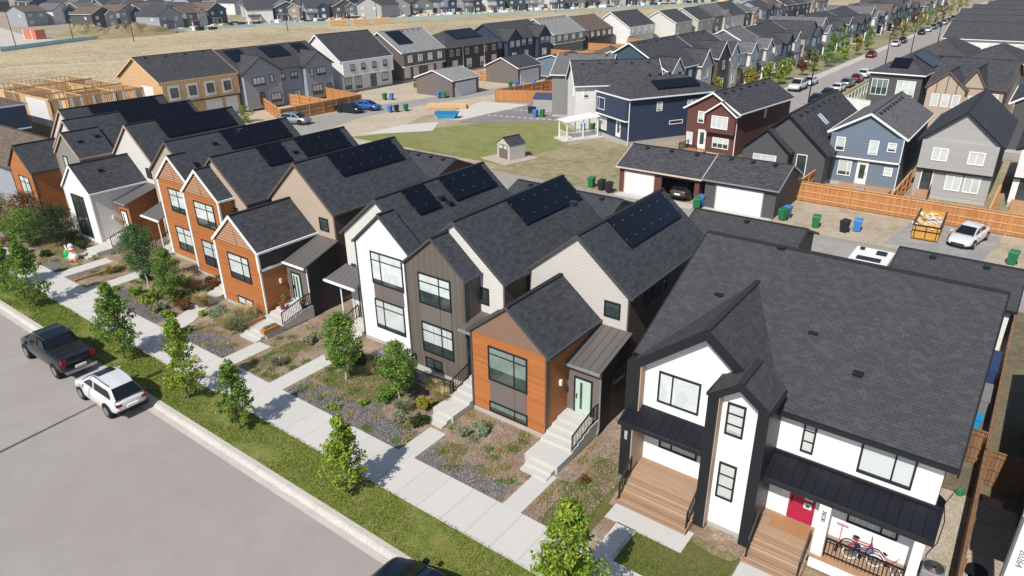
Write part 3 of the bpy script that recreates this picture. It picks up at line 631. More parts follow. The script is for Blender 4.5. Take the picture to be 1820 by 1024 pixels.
# ================= FRONT ROW TOWNHOUSES =================
S_ = .82
def tall(t, x0, x1, y0, y1, eave, peak, wm, sm, tm, small=None, sides=True):
    m = M(); gable_prism(m, x0, x1, y0, y1, .25, eave, peak); m.build('wall', wm, t)
    for a, b in ((x1-.04, x1+.035), (x0-.035, x0+.04)): m = M(); m.box(a, b, y0+.08, y1, .3, eave-.03); m.build('side_cladding', sm, t)
    m = M(); m.box(x0+.04, x1-.04, y0+.04, y1-.04, -.3, .27); m.build('foundation', foundation, t)
    m = M(); gable_roof(m, x0, x1, y0, y1, eave, peak, oe=.22, orr=.12); r = m.build('roof', asphalt_roof, t)
    m = M(); gable_fascia(m, x0, x1, y0, y1, eave, peak, oe=.22, orr=.12, w_=.14); m.build('fascia', tm, t)
    if small: window(t, 'S', y0, *small, (), (), black_trim, g_dark, .07)
    return r
def bumpf(t, x0, x1, y0, y1, eave, peak, wm, sm, tm, wide=.12, panel=None, base=.22, corner=True, louvre=False):
    m = M(); gable_prism(m, x0, x1, y0, y1, base, eave, peak); m.build('front_bay', wm, t)
    for a, b in ((x1-.04, x1+.03), (x0-.03, x0+.04)): m = M(); m.box(a, b, y0+.06, y1, base, eave-.03); m.build('bay_side_cladding', sm, t)
    m = M(); m.box(x0-.01, x1+.01, y0-.012, y1, -.3, base+.005); m.build('bay_foundation', foundation, t)
    m = M(); gable_roof(m, x0, x1, y0, y1+.1, eave, peak, oe=.14, orr=.1, orb=0); m.build('bay_roof', asphalt_roof, t)
    m = M(); gable_fascia(m, x0, x1, y0, y1, eave, peak, oe=.14, orr=.1, w_=wide)
    if corner:
        for x in (x0, x1): m.box(x-.05, x+.05, y0-.045, y0+.06, base, eave-.02)
    m.build('bay_trim', tm, t)
    if panel:
        xc = (x0+x1)/2; m = M(); e = eave+.03; i = .1
        m.hexa([(x0+i, y0-.02, e), (x1-i, y0-.02, e), (x1-i, y0+.02, e), (x0+i, y0+.02, e), (xc-.02, y0-.02, peak-.1), (xc+.02, y0-.02, peak-.1), (xc+.02, y0+.02, peak-.1), (xc-.02, y0+.02, peak-.1)])
        m.build('gable_panel', panel, t)
    if louvre:
        xc = (x0+x1)/2; m = M(); z = eave+.12; s = (peak-eave)/((x1-x0)/2)
        while z < peak-.35:
            hw = (peak-z)/s-.24; m.box(xc-hw, xc+hw*.15, y0-.06, y0-.02, z, z+.075); m.box(xc+hw*.22, xc+hw, y0-.06, y0-.02, z+.02, z+.095); z += .17
        m.build('gable_slats', beige_trim, t)
def vest(t, x0, x1, yf, yb, zf, zb, frontm, sidem, doorm, floor=.85, tm=gutter_m, dx=None, ext=.25, lite=((.18, .4, .12, .88),)):
    m = M(); i = [(x0, yf, 0), (x1, yf, 0), (x1, yb, 0), (x0, yb, 0), (x0, yf, zf), (x1, yf, zf), (x1, yb, zb), (x0, yb, zb)]; m.hexa(i); m.build('entry_wall', sidem, t)
    m = M(); m.box(x0, x1+.02, yf-.03, yf+.02, floor-.1, zf-.02); m.build('entry_front_panel', frontm, t)
    m = M(); m.slab((x0-.02, yf-ext, zf+.04), (x1+.12, yf-ext, zf+.04), (x1+.12, yb, zb+.12), (x0-.02, yb, zb+.12), .08); m.build('entry_roof', seam_taupe, t)
    m = M(); m.box(x0-.02, x1+.14, yf-ext-.1, yf-ext, zf-.08, zf+.03); m.build('entry_gutter', tm, t)
    dx = dx or ((x0+x1)/2-.42, (x0+x1)/2+.42)
    door(t, 'S', yf-.03, dx[0], dx[1], floor, floor+1.85, doorm, black_trim, -1, lite)
    m = M(); m.tube([(x1+.05, yf-.05, zf), (x1+.05, yf-.05, .35), (x1+.05, yf-.2, .12)], .04, 6); m.build('downspout', tm, t)
def stairs(t, x0, x1, y_top, floor, y_land, rail='R', low=True, land=.36):
    n = 4; yl = y_top-.45; steps(t, x0, x1, y_land, yl, land, floor-.02, n)
    m = M(); m.box(x0, x1, yl, y_top+.02, -.3, floor); m.build('porch_slab', concrete, t); m = M(); m.box(x0+.003, x1-.003, y_land-1.25, y_land+.01, -.3, land)
    if low: m.box(x0+.25, x1-.1, y_land-1.6, y_land-1.24, -.3, land*.62); m.box(x0+.25, x1-.1, y_land-1.95, y_land-1.59, -.3, land*.3)
    m.build('landing', concrete, t)
    if rail: x = x1-.06; railing(t, [(x, y_land+.02, land), (x, yl, floor), (x, y_top-.05, floor)], .85)
def bigwin(t, y, u0, u1, z0, z1, v=.66, h=.72, gm=None): return window(t, 'S', y, u0, u1, z0, z1, (v,), (h,), black_trim, gm or g_half, .07)
def wall_light(t, p):
    m = M(); m.box(p[0]-.06, p[0]+.06, p[1]-.06, p[1]+.06, p[2]-.14, p[2]+.14); m.build('wall_lamp', white_plastic, t)
SLOPE = .8
def arr(t, xc, zr, ya, yb, dx=1.42, x_off=.05, s=.82):
    T = .14*math.sqrt(1+s*s); z = lambda x: zr+T-s*(x-xc); a = xc+x_off
    solar_array(t, (a, ya, z(a)), (a, yb, z(a)), (a+dx, yb, z(a+dx)), (a+dx, ya, z(a+dx)))
def eq_vents(t, xc, zr, lst, s=.82):
    T = .14*math.sqrt(1+s*s); vents(t, [(xc+dx, y, zr+T-s*dx+.08) for dx, y in lst])

# A: timber-clad single-bay end house
t = thing('townhouse', 'orange plank townhouse with smooth brown gable and mint door, next to the white duplex', 'house', (-17, 22, 0), world=True)
tall(t, -18.95, -13.35, 26.5, 35.4, 6.05, 8.35, beige_siding, umber_siding, dark_trim, (-14.57, -13.7, 4.73, 5.56))
bumpf(t, -19.2, -14.87, 22.05, 26.5, 4.4, 6.12, orange_clad, orange_clad, dark_trim, .1, brown_panel)
bigwin(t, 22.05, -18.18, -15.92, 2.1, 3.96, .67, .78, g_green)
m = M(); m.box(-18.12, -16.66, 22.02, 22.06, .92, 2.08); m.box(-16.63, -15.98, 22.02, 22.06, .92, 2.08); m.build('window_panel', taupe_panel, t)
window(t, 'S', 22.05, -18.18, -15.92, .32, .9, (.67,), (), black_trim, g_green, .06)
vest(t, -14.87, -13.12, 23.8, 26.5, 3.42, 4.12, taupe_panel, dark_batten, mint, .86, dx=(-14.38, -13.55), lite=((.30, .45, .12, .9),))
stairs(t, -14.83, -13.1, 23.8, .84, 21.55); arr(t, -16.15, 8.35, 29.0, 34.8)
window(t, 'E', -13.32, 28.2, 30.6, 4.9, 5.6, (.33, .66), (), black_trim, g_dark, .06); window(t, 'E', -13.12, 24.9, 26.1, 2.0, 2.7, (), (), black_trim, g_dark, .06)
wall_light(t, (-14.78, 23.1, 2.6)); eq_vents(t, -16.15, 8.35, [(-1.1, 27.8)])
# B
t = thing('townhouse', 'two-storey townhouse with taupe board-and-batten gable front and pale siding behind', 'house', (-22.6, 23.3, 0), world=True)
tall(t, -25.2, -19.15, 24.5, 34.4, 6.0, 8.42, cream_siding, umber_siding, dark_trim, (-20.86, -20.02, 4.5, 5.42))
bumpf(t, -24.62, -20.6, 23.3, 24.5, 6.15, 7.8, taupe_batten, taupe_batten, dark_trim, .1)
bigwin(t, 23.3, -23.72, -21.5, 4.15, 5.9, .64, .72); bigwin(t, 23.3, -23.7, -21.5, 1.3, 3.08, .64, .72)
m = M(); m.box(-23.66, -22.3, 23.27, 23.31, 3.12, 4.12); m.box(-22.27, -21.56, 23.27, 23.31, 3.12, 4.12); m.build('window_panel', taupe_panel, t)
vest(t, -20.6, -19.25, 24.2, 24.7, 3.75, 3.95, taupe_panel, taupe_batten, mint, .9, ext=1.45); stairs(t, -20.56, -19.25, 24.2, .84, 21.75, None)
railing(t, [(-20.5, 21.8, .36), (-20.5, 23.7, .84), (-20.5, 24.1, .84)], .85)
m = M(); m.box(-24.4, -22.2, 21.9, 23.3, -.3, .12); m.build('window_well', foundation, t); window(t, 'S', 23.31, -23.6, -22.4, .3, .95, (.5,), (), black_trim, g_dark)
railing(t, [(-24.3, 23.2, .12), (-24.3, 22.0, .12), (-22.3, 22.0, .12), (-20.7, 22.2, .12)], .8)
arr(t, -22.18, 8.42, 28.6, 34.2, s=.8)
# C
t = thing('townhouse', 'two-storey townhouse with smooth white gable front and full-height dark framed windows', 'house', (-27, 24, 0), world=True)
tall(t, -31.2, -25.2, 24.9, 34.2, 6.0, 8.4, cream_siding, umber_siding, dark_trim, (-30.85, -30.45, 2.6, 4.1))
bumpf(t, -29.2, -24.92, 24.0, 24.95, 6.15, 7.95, white_panel, white_panel, dark_trim, .1)
bigwin(t, 24, -28.05, -25.58, 3.9, 5.85, .30, .74, g_blind); bigwin(t, 24, -28.05, -25.72, 1.1, 2.95, .30, .74, g_blind)
m = M(); m.box(-28.0, -27.35, 23.97, 24.01, 2.98, 3.87); m.box(-27.32, -25.66, 23.97, 24.01, 2.98, 3.87); m.build('window_panel', taupe_panel, t)
m = M(); m.slab((-31.9, 23.6, 3.3), (-29.25, 23.6, 3.3), (-29.25, 24.9, 3.95), (-31.4, 24.9, 3.95), .08); m.build('canopy', seam_taupe, t)
m = M(); m.box(-31.95, -29.25, 23.5, 23.62, 3.16, 3.28); m.tube([(-30.9, 23.9, 3.2), (-30.9, 23.9, .1)], .045, 6); m.build('canopy_gutter', white_trim, t)
door(t, 'S', 24.88, -30.4, -29.55, .6, 2.5, mint, black_trim, 1, [(.3, .5, .1, .9)])
steps(t, -30.6, -29.3, 23.2, 24.9, 0, .6, 3); railing(t, [(-30.6, 23.3, .1), (-30.6, 24.8, .6)], .85)
m = M(); m.box(-26.9, -25.0, 22.8, 24, -.3, .3); m.build('window_well', white_panel, t)
arr(t, -28.15, 8.4, 26.6, 28.45, s=.8); arr(t, -28.15, 8.4, 29.75, 33.7, s=.8); eq_vents(t, -28.15, 8.4, [(1.5, 29.2), (1.1, 28.95)], .8)
# D
t = thing('townhouse', 'low orange plank townhouse bay with white trim, planters on its steps and tan siding behind', 'house', (-38.4, 22, 0), world=True)
tall(t, -40.4, -34.15, 26.5, 35.2, 6.1, 8.75, tan_siding, umber_siding, umber_siding, (-35.52, -34.65, 4.78, 5.65))
bumpf(t, -40.6, -36.1, 22.05, 26.5, 4.45, 6.28, orange_clad, dark_batten, white_trim, .16, louvre=True, corner=True)
m = M(); m.box(-36.1, -36.05, 22.1, 24.0, .24, 3.2); m.build('lower_side_cladding', orange_clad, t)
m = M(); m.box(-36.12, -36.0, 22.0, 23.9, 3.2, 3.36); m.box(-40.72, -40.52, 21.98, 22.1, .2, 4.4); m.box(-36.2, -36.0, 21.98, 22.1, 3.2, 4.4); m.build('white_band', white_trim, t)
bigwin(t, 22.05, -39.38, -37.16, 2.1, 3.86, .66, .72); window(t, 'S', 22.05, -39.12, -37.48, .35, .87, (.52,), (), black_trim, g_blind, .06)
vest(t, -36.05, -34.0, 23.9, 26.5, 3.4, 4.25, taupe_panel, dark_batten, mint, .86, dx=(-35.5, -34.72), tm=white_trim, lite=((.12, .3, .1, .9), (.5, .68, .1, .9)))
stairs(t, -35.8, -33.85, 23.9, .84, 21.6); arr(t, -37.28, 8.75, 28.9, 34.6, 1.5); wall_light(t, (-36.0, 23.3, 2.2))
# E
t = thing('townhouse', 'two-storey orange plank townhouse with white trim, nearer of the two tall orange gables', 'house', (-44.4, 23.7, 0), world=True)
tall(t, -47.1, -40.85, 24.8, 36.2, 6.05, 8.55, tan_siding, umber_siding, umber_siding, (-42.5, -41.9, 4.9, 5.5))
bumpf(t, -46.5, -42.3, 23.7, 24.8, 6.15, 7.85, orange_clad, orange_clad, white_trim, .16, louvre=True)
m = M(); m.box(-46.62, -46.42, 23.63, 23.75, .2, 6.1); m.box(-42.38, -42.2, 23.63, 23.75, .2, 6.1); m.build('corner_boards', white_trim, t)
bigwin(t, 23.7, -45.4, -43.0, 3.95, 5.75, .62, .72); bigwin(t, 23.7, -45.4, -43.4, 1.0, 2.88, .62, .72)
vest(t, -42.3, -40.9, 24.3, 24.9, 3.2, 3.5, taupe_panel, dark_batten, red_paint, .86, ext=.7, tm=white_trim); stairs(t, -42.25, -41.0, 24.3, .84, 22.2, None)
arr(t, -43.97, 8.55, 28.1, 30.1, 1.45); arr(t, -43.97, 8.55, 31.3, 35.6, 1.45); eq_vents(t, -43.97, 8.55, [(1.0, 30.7), (-1.2, 28)])
# F
t = thing('townhouse', 'two-storey orange plank townhouse with white trim, farther of the two tall orange gables', 'house', (-49.2, 24.5, 0), world=True)
tall(t, -54.4, -48.2, 25.6, 36.2, 6.05, 8.5, tan_siding, umber_siding, umber_siding)
bumpf(t, -51.4, -47.0, 24.5, 25.7, 6.15, 7.95, orange_clad, orange_clad, white_trim, .16, louvre=True)
m = M(); m.box(-51.52, -51.32, 24.43, 24.55, .2, 6.1); m.box(-47.1, -46.9, 24.43, 24.55, .2, 6.1); m.build('corner_boards', white_trim, t)
bigwin(t, 24.5, -50.2, -47.9, 3.85, 5.65, .5, .72); bigwin(t, 24.5, -50.3, -48.2, .8, 2.7, .5, .72)
m = M(); m.slab((-54.1, 23.9, 2.95), (-51.5, 23.9, 2.95), (-51.5, 25.6, 3.8), (-53.6, 25.6, 3.8), .08); m.build('canopy', seam_taupe, t)
m = M(); m.box(-54.15, -51.5, 23.8, 23.92, 2.82, 2.94); m.tube([(-51.9, 24.0, 2.9), (-51.9, 24.0, .1)], .045, 6); m.build('canopy_gutter', white_trim, t)
door(t, 'S', 25.58, -52.9, -52.1, .6, 2.45, mint, black_trim); steps(t, -53.0, -51.6, 23.9, 25.6, 0, .6, 3); railing(t, [(-53.1, 24.0, .1), (-53.1, 25.4, .6)], .85)
arr(t, -51.3, 8.5, 29.9, 35.5, 1.55); eq_vents(t, -51.3, 8.5, [(.9, 28.9)])
# G
t = thing('townhouse', 'single-storey white gabled townhouse bay with one tall dark window and pale grey side', 'house', (-60, 22, 0), world=True)
tall(t, -62.3, -56.1, 26.6, 36.2, 6.05, 8.65, cream_siding, umber_siding, beige_trim, (-57.4, -56.6, 4.75, 5.58))
bumpf(t, -62.3, -57.8, 22.05, 26.6, 4.38, 6.22, white_panel, white_siding, white_trim, .14)
window(t, 'S', 22.05, -61.25, -59.08, .5, 3.95, (.6,), (.5,), black_trim, g_dark, .07)
vest(t, -57.75, -56.0, 23.9, 26.6, 3.45, 4.2, orange_clad, orange_clad, white_trim, .86); stairs(t, -57.7, -56.0, 23.9, .84, 22.0)
arr(t, -59.2, 8.65, 29.0, 35.5, 1.55); eq_vents(t, -60.05, 6.22, [(.9, 23.8)]); wall_light(t, (-57.7, 23.3, 2.2))
# I
t = thing('townhouse', 'two-storey townhouse with olive grey gable front between the white bay and the last orange bay', 'house', (-64.8, 23.9, 0), world=True)
tall(t, -69.3, -63.0, 24.8, 36.2, 6.05, 8.6, cream_siding, umber_siding, beige_trim)
bumpf(t, -67.0, -62.6, 23.9, 26.7, 6.1, 7.85, olive_panel, olive_panel, beige_trim, .16)
window(t, 'S', 23.9, -65.8, -65.0, 5.0, 6.0, (), (), black_trim, g_blind); bigwin(t, 23.9, -65.8, -63.8, 1.5, 3.2)
arr(t, -66.15, 8.6, 29.4, 35.8, 1.2); eq_vents(t, -64.8, 7.85, [(1.0, 24.7), (.8, 26.2)])
# H
t = thing('townhouse', 'low orange plank townhouse bay with dark trim, farthest left of the row', 'house', (-70.7, 22, 0), world=True)
tall(t, -74.2, -68.0, 26.6, 36.2, 6.05, 8.7, cream_siding, umber_siding, beige_trim)
bumpf(t, -73.0, -68.4, 22.05, 26.6, 4.45, 6.4, orange_clad, orange_clad, dark_trim, .12)
bigwin(t, 22.05, -71.5, -69.4, 1.9, 3.9, .5, .72); m = M(); m.box(-71.45, -69.45, 22.02, 22.06, .7, 1.86); m.build('window_panel', taupe_panel, t)
m = M(); m.slab((-69.6, 24.3, 2.7), (-68.35, 23.6, 2.7), (-67.3, 25.0, 3.6), (-68.35, 25.4, 3.6), .08); m.build('canopy', seam_taupe, t)
arr(t, -71.1, 8.7, 28.9, 35.2, 1.2)
# far left low house
t = thing('townhouse', 'grey low house with brown shingle roof cut by the left edge', 'house', (-77, 22.5, 0), world=True)
m = M(); gable_prism(m, -84, -73.4, 22.6, 29, .2, 3.9, 6.0, 'x'); m.build('wall', midblue_siding, t); m = M(); gable_roof(m, -84, -73.4, 22.6, 29, 3.9, 6.0, 'x'); m.build('roof', shingle_brown, t); m = M(); gable_fascia(m, -84, -73.4, 22.6, 29, 3.9, 6.0, 'x'); m.build('fascia', dark_trim, t)
eq = M(); eq.box(-83.9, -73.5, 22.7, 28.9, -.3, .22); eq.build('foundation', foundation, t); vents(t, [(-77, 24.2, 5.2)])

# ================= WHITE DUPLEX =================
D0 = thing('duplex_house', 'white stucco duplex with black trim, one very broad dark shingle roof and timber porches', 'house', (-5, 22.5, 0), world=True)
t = D0
m = M(); gable_prism(m, -10.6, .25, 22.5, 36.1, .6, 5.55, 8.75, 'x'); m.build('wall', white_panel, t)
m = M(); m.box(-10.64, -10.57, 22.6, 36, .6, 5.5); m.box(.22, .28, 22.6, 36, .6, 5.5); m.build('side_cladding', umber_siding, t)
m = M(); m.box(-10.55, .2, 22.53, 36.05, -.3, .62); m.build('foundation', foundation, t)
m = M(); sl_ = 3.2/6.8; zr_ = 8.75+.177; zf_ = lambda y: zr_-(29.3-y)*sl_
m.slab((-5.3, 22.18, zf_(22.18)), (.58, 22.18, zf_(22.18)), (.58, 29.3, zr_), (-5.3, 29.3, zr_), .16); m.slab((-10.93, 22.56, zf_(22.56)), (-5.3, 22.56, zf_(22.56)), (-5.3, 29.3, zr_), (-10.93, 29.3, zr_), .16)
m.slab((.58, 36.42, zf_(22.18)), (-10.93, 36.42, zf_(22.18)), (-10.93, 29.3, zr_), (.58, 29.3, zr_), .16); m.bar((-10.93, 29.3, zr_), (.58, 29.3, zr_), .24, .05); m.build('roof', shingle_plain, t)
m = M(); m.box(-5.0, .62, 22.06, 22.17, zf_(22.18)-.17, zf_(22.18)-.01); m.build('fascia', black_trim, t)
for x in (-10.96, .6):
    m = M()
    for (p, q) in (((22.5 if x < -5 else 22.1, zf_(22.5 if x < -5 else 22.1)), (29.3, zr_)), ((29.3, zr_), (36.45, zf_(22.15)))): m.hexa([(x-.03, p[0], p[1]-.26), (x+.03, p[0], p[1]-.26), (x+.03, q[0], q[1]-.26), (x-.03, q[0], q[1]-.26), (x-.03, p[0], p[1]+.01), (x+.03, p[0], p[1]+.01), (x+.03, q[0], q[1]+.01), (x-.03, q[0], q[1]+.01)])
    m.build('rake_board', black_trim, t)
vents(t, [(-5.0, 25.6, 7.12), (-3.05, 24.4, 6.6), (-7.6, 29.2, 8.9), (-9.0, 26.2, 7.42)])
# left cross gable
m = M(); gable_prism(m, -10.6, -5.3, 22.38, 24, 3.2, 5.6, 7.72); m.build('front_gable_wall', white_panel, t)
m = M(); gable_roof(m, -10.6, -5.1, 22.38, 28.0, 5.6, 7.8, oe=.15, orr=.35, orb=0); m.build('front_gable_roof', shingle_plain, t)
m = M(); gable_fascia(m, -10.6, -5.1, 22.38, 24, 5.6, 7.8, oe=.15, orr=.35, w_=.42)
m.box(-10.95, -10.35, 22.0, 22.45, 3.3, 5.65); m.box(-10.72, -10.25, 21.35, 21.85, .5, 3.1); m.build('black_frame', black_trim, t)
m = M(); m.box(-10.35, -10.3, 22.0, 22.38, 3.3, 5.6); m.box(-10.6, -10.56, 21.85, 22.5, .9, 3.1); m.box(-10.25, -10.2, 21.36, 22.5, .9, 3.1); m.build('beige_return', beige_trim, t)
window(t, 'S', 22.38, -9.7, -7.95, 4.0, 5.42, (.34,), (), black_trim, g_blind, .07)
window(t, 'S', 22.5, -9.5, -7.85, 1.75, 2.6, (.33,), (), black_trim, g_white, .07)
# tower bay
m = M(); gable_prism(m, -6.85, -5.2, 21.22, 22.6, .25, 6.1, 6.72); m.build('tower_bay', white_panel, t)
m = M(); m.box(-6.8, -5.25, 21.25, 22.5, -.3, .27); m.build('bay_foundation', foundation, t)
m = M(); gable_roof(m, -7.0, -5.05, 21.22, 22.7, 6.1, 6.82, oe=.1, orr=.42, orb=0); m.build('bay_roof', shingle_plain, t)
m = M(); gable_fascia(m, -7.0, -5.05, 21.22, 21.95, 6.1, 6.82, oe=.1, orr=.40, w_=.3)
m.box(-7.12, -6.72, 20.82, 22.5, .15, 6.2); m.box(-5.33, -4.93, 20.82, 22.5, .15, 6.2); m.build('bay_frame', black_trim, t)
m = M(); m.box(-6.72, -6.69, 20.84, 21.22, .2, 6.15); m.build('bay_return', beige_trim, t)
window(t, 'S', 21.22, -6.5, -5.83, 4.5, 5.85, (), (.34, .67), black_trim, g_white, .07); window(t, 'S', 21.22, -6.52, -5.85, 1.6, 3.22, (), (.34, .67), black_trim, g_white, .07)
# right side windows
window(t, 'S', 22.5, -4.12, -3.68, 4.0, 5.36, (), (.34, .67), black_trim, g_white, .06)
window(t, 'S', 22.5, -2.22, -.52, 3.98, 5.36, (.63,), (), black_trim, g_blind, .07)
window(t, 'S', 22.5, -2.15, -.5, 1.75, 2.55, (.68,), (), black_trim, g_blind, .07)
door(t, 'S', 22.5, -4.15, -3.22, .92, 2.75, red_paint, white_trim, -1, None)
for z in (1.62, 2.0): m = M(); m.box(-3.62, -3.34, 22.44, 22.48, z, z+.24); lf = m.build('door_light_frame', white_trim, t); m = M(); m.box(-3.55, -3.41, 22.425, 22.445, z+.07, z+.17); m.build('door_light', g_dark, lf)
# porch roofs
for (a, b) in ((-10.85, -7.1), (-4.98, .52)):
    m = M(); m.slab((a, 21.38, 3.2), (b, 21.38, 3.2), (b, 22.56, 3.66), (a, 22.56, 3.66), .1)
    if b > 0: m.slab((b-.03, 21.42, 3.2), (b, 23.7, 3.2), (b-.27, 23.7, 3.4), (b-.27, 22.3, 3.4), .08)
    m.build('porch_roof', seam_black, t)
    m = M(); m.box(a, b, 21.26, 21.39, 3.03, 3.19); m.box(a, b, 22.42, 22.5, 3.66, 3.74); m.box(b-.08, b, 21.40, 22.5, 3.0, 3.08); m.box(a, b-.08, 21.40, 22.49, 3.0, 3.04); m.build('porch_gutter', black_trim, t)
# porch decks
for (a, b, c) in ((-10.2, -7.12, 'L'), (-4.92, -2.95, 'R')):
    m = M(); m.box(a, b, 21.35, 22.49, .78, .9); m.build('deck', deckb, t)
    m = M()
    for i in range(4):
        z = .9-(i+1)*.18; y = 21.35-i*.3; m.box(a, b, y-.32, y, z-.06, z); m.box(a+.02, b-.02, y-.02, y-.001, z-.02 if i else z, z+.14)
    m.box(a+.02, b-.02, 20.2, 21.34, -.1, .1); m.build('deck_steps', deckb, t)
    m = M(); m.box(a, a+.04, 20.15, 21.35, -.1, .3); m.box(b-.04, b, 20.15, 21.35, -.1, .3); m.build('stair_stringers', deck_wood, t)
    for x in (a+.08, b-.08): railing(t, [(x, 20.35, .18), (x, 21.3, .9)], .8)
m = M(); m.box(-2.93, -2.55, 21.3, 21.62, .7, 3.0); m.box(-2.93, .28, 21.34, 21.6, .1, .68); m.build('porch_column', white_panel, t)
m = M(); m.box(.0, .3, 21.3, 21.62, .6, 3.0); m.box(.0, .28, 21.63, 22.5, -.1, .7); m.build('porch_corner_column', white_panel, t)
m = M(); m.box(-2.95, -.02, 21.5, 22.49, .72, .86); m.build('side_deck', deckb, t); m = M(); m.box(-2.98, .33, 21.22, 21.66, .68, .78); m.build('deck_rim', deck_wood, t)
railing(t, [(-2.5, 21.42, .78), (0, 21.42, .78)], .8)
wall_light(t, (-4.5, 22.44, 2.0))
text_part(t, '20220', (-2.74, 21.285, 2.55), .19, black_trim, 90, 0, 0).rotation_euler = (R(90), R(90), 0)
text_part(t, '20224', (-10.48, 21.335, 2.6), .17, white_plastic).rotation_euler = (R(90), R(90), 0)
m = M(); m.box(-4.55, -3.0, 21.6, 22.35, .9, .92); tag(None or m.build('doormat', plain('coir_mat', (.36, .19, .09), .9, .1)), 'tan doormat in front of the red door', 'doormat')
# ================= HOUSES BEHIND THE ALLEY =================
W2 = ((.33, .66))
navy = house('house', 'dark navy blue two-storey house with panels on its hipped roof and a white-framed porch', (-42.5, 77.3, 0), R(-29), 7.2, 13.4, 5.6, 7.5, 'h', navy_siding, shingle_far, white_trim,
    [('S', -2.2, 3.6, 1.9, 1.5, (.3,), .5, g_white), ('S', -2.3, 1.0, 1.7, 1.6, (.3,), 0, g_white), ('E', 4.2, 3.9, .8, 1.1, None, 0, g_half), ('E', 9.3, 4.3, 2.0, .65, W2, 0, g_half), ('E', 6.8, 2.1, 2.0, .5, (), 0, g_dark), ('E', 12.2, 2.2, 1.0, .5, (), 0, g_dark), ('E', 9.6, -.05, .8, .5, (), 0, g_dark)],
    over=(-3.4, 3.6, 3.1, .55), doors=[('S', 1.3, .75, 2.05, white_plastic)], fnd=.6)
solar_array(navy, (1.2, 4.3, 7.06), (1.2, 10.6, 7.06), (2.9, 10.6, 6.32), (2.9, 4.3, 6.32), clamps=False); vents(navy, [(0, 5+i*1.5, 7.65) for i in range(4)])
m = M(); m.tube([(3.66, -.1, 5.5), (3.66, -.1, .2)], .06, 6); m.build('downspout', white_trim, navy)
t = thing('patio_cover', 'white flat patio cover with posts and railing behind the navy house', 'patio cover', (-42.5, 77.3, 0), R(-29))
m = M(); m.slab((-4.6, -5.4, 2.45), (-2.1, -5.4, 2.45), (-2.1, -.6, 2.8), (-4.6, -.6, 2.8), .14); m.build('cover_roof', white_trim, t)
for x in (-4.4, -2.3):
    for y in (-5.2, -2.9, -.8): m = M(); m.box(x-.07, x+.07, y-.07, y+.07, .1, 2.4+(y+5.4)*.07); m.build('post', white_trim, t)
m = M(); m.box(-4.8, -1.9, -5.8, 0, 0, .15); m.build('patio_slab', concrete, t)
railing(t, [(-2.3, -5.1, .15), (-2.3, -.8, .15)], .9, .16, white_trim); railing(t, [(-4.4, -5.15, .15), (-2.3, -5.15, .15)], .9, .16, white_trim, 'side_railing')
brown = house('house', 'reddish brown two-storey house with white window frames and twin gables', (-29.6, 76.6, 0), R(-7), 6.3, 13.2, 5.2, 7.0, 'y', maroon_siding, shingle_far, white_trim,
    [('S', 1.3, 3.35, 2.0, 1.4, W2, .62, g_white), ('S', -1.35, 3.6, .8, 1.3, (), .0, g_half), ('S', 1.35, 1.05, 2.0, 1.2, W2, 0, g_half), ('S', -2.6, 1.0, .8, 1.4, (), 0, g_white), ('E', 6.5, 3.8, .5, 1.2, (), 0, g_white)],
    bumps=[(-.35, 3.1, .6, 2.85, 4.95, 6.15, maroon_siding)], doors=[('S', -1.0, .7, 2.1, white_plastic)], vent=6, fnd=.5)
m = M(); m.tube([(3.1, -.7, 4.9), (3.1, -.15, 4.3), (3.1, -.15, .2)], .05, 6); m.build('downspout', white_trim, brown)
m = M(); m.box(-2.6, -.3, -2.2, 0, .45, .6); m.build('rear_deck', deck_wood, brown); railing(brown, [(-2.6, -.1, .6), (-2.6, -2.2, .6), (-.3, -2.2, .6)], .9)
bung = house('house', 'charcoal one-storey house with steep roof, a pair of skylights and white-framed windows', (-19.4, 70.2, 0), 0, 7.6, 17, 3.4, 6.7, 'y', dgrey_siding, shingle_far, black_trim,
    [('S', -1.6, 1.65, 2.3, 1.2, (.35,), .9, g_white)], bumps=[(-3.8, .6, .9, .3, 3.35, 5.3, dgrey_siding)], doors=[('S', 1.7, .95, 2.1, g_dark)], vent=7)
for y in (5.6, 6.3):
    m = M(); z = lambda x: 6.7+.17-x*.87; m.slab((2.2, y, z(2.2)+.05), (2.2, y+.42, z(2.2)+.05), (1.1, y+.42, z(1.1)+.05), (1.1, y, z(1.1)+.05), .08); m.build('skylight', g_blind, bung)
blue = house('house', 'slate blue two-storey house with white trim and a row of vents along its grey roof', (-12.8, 73, 0), 0, 6.3, 14.2, 5.15, 7.0, 'y', slate_siding, shingle_grey, white_trim,
    [('S', -2.2, 3.35, .85, 1.35, (), .3), ('S', .75, 3.35, .85, 1.35, (), .3), ('S', 2.3, 3.8, .75, .85, (), .3), ('S', -1.5, .95, 1.2, 1.5, (.7,), 0, g_half), ('S', 2.35, 1.45, .75, .8, (), 0)], doors=[('S', .1, .35, 2.1, white_plastic)], over=(-3.15, 3.15, 2.85, .3), vent=8)
m = M(); m.tube([(3.2, -.36, 5.0), (3.2, -.36, 2.9), (3.2, -.1, 2.7), (3.2, -.1, .2)], .05, 6); m.build('downspout', white_trim, blue)
m = M(); m.box(-1.6, 3.0, -2.6, 0, .15, .32); m.build('rear_deck', deck_wood, blue)
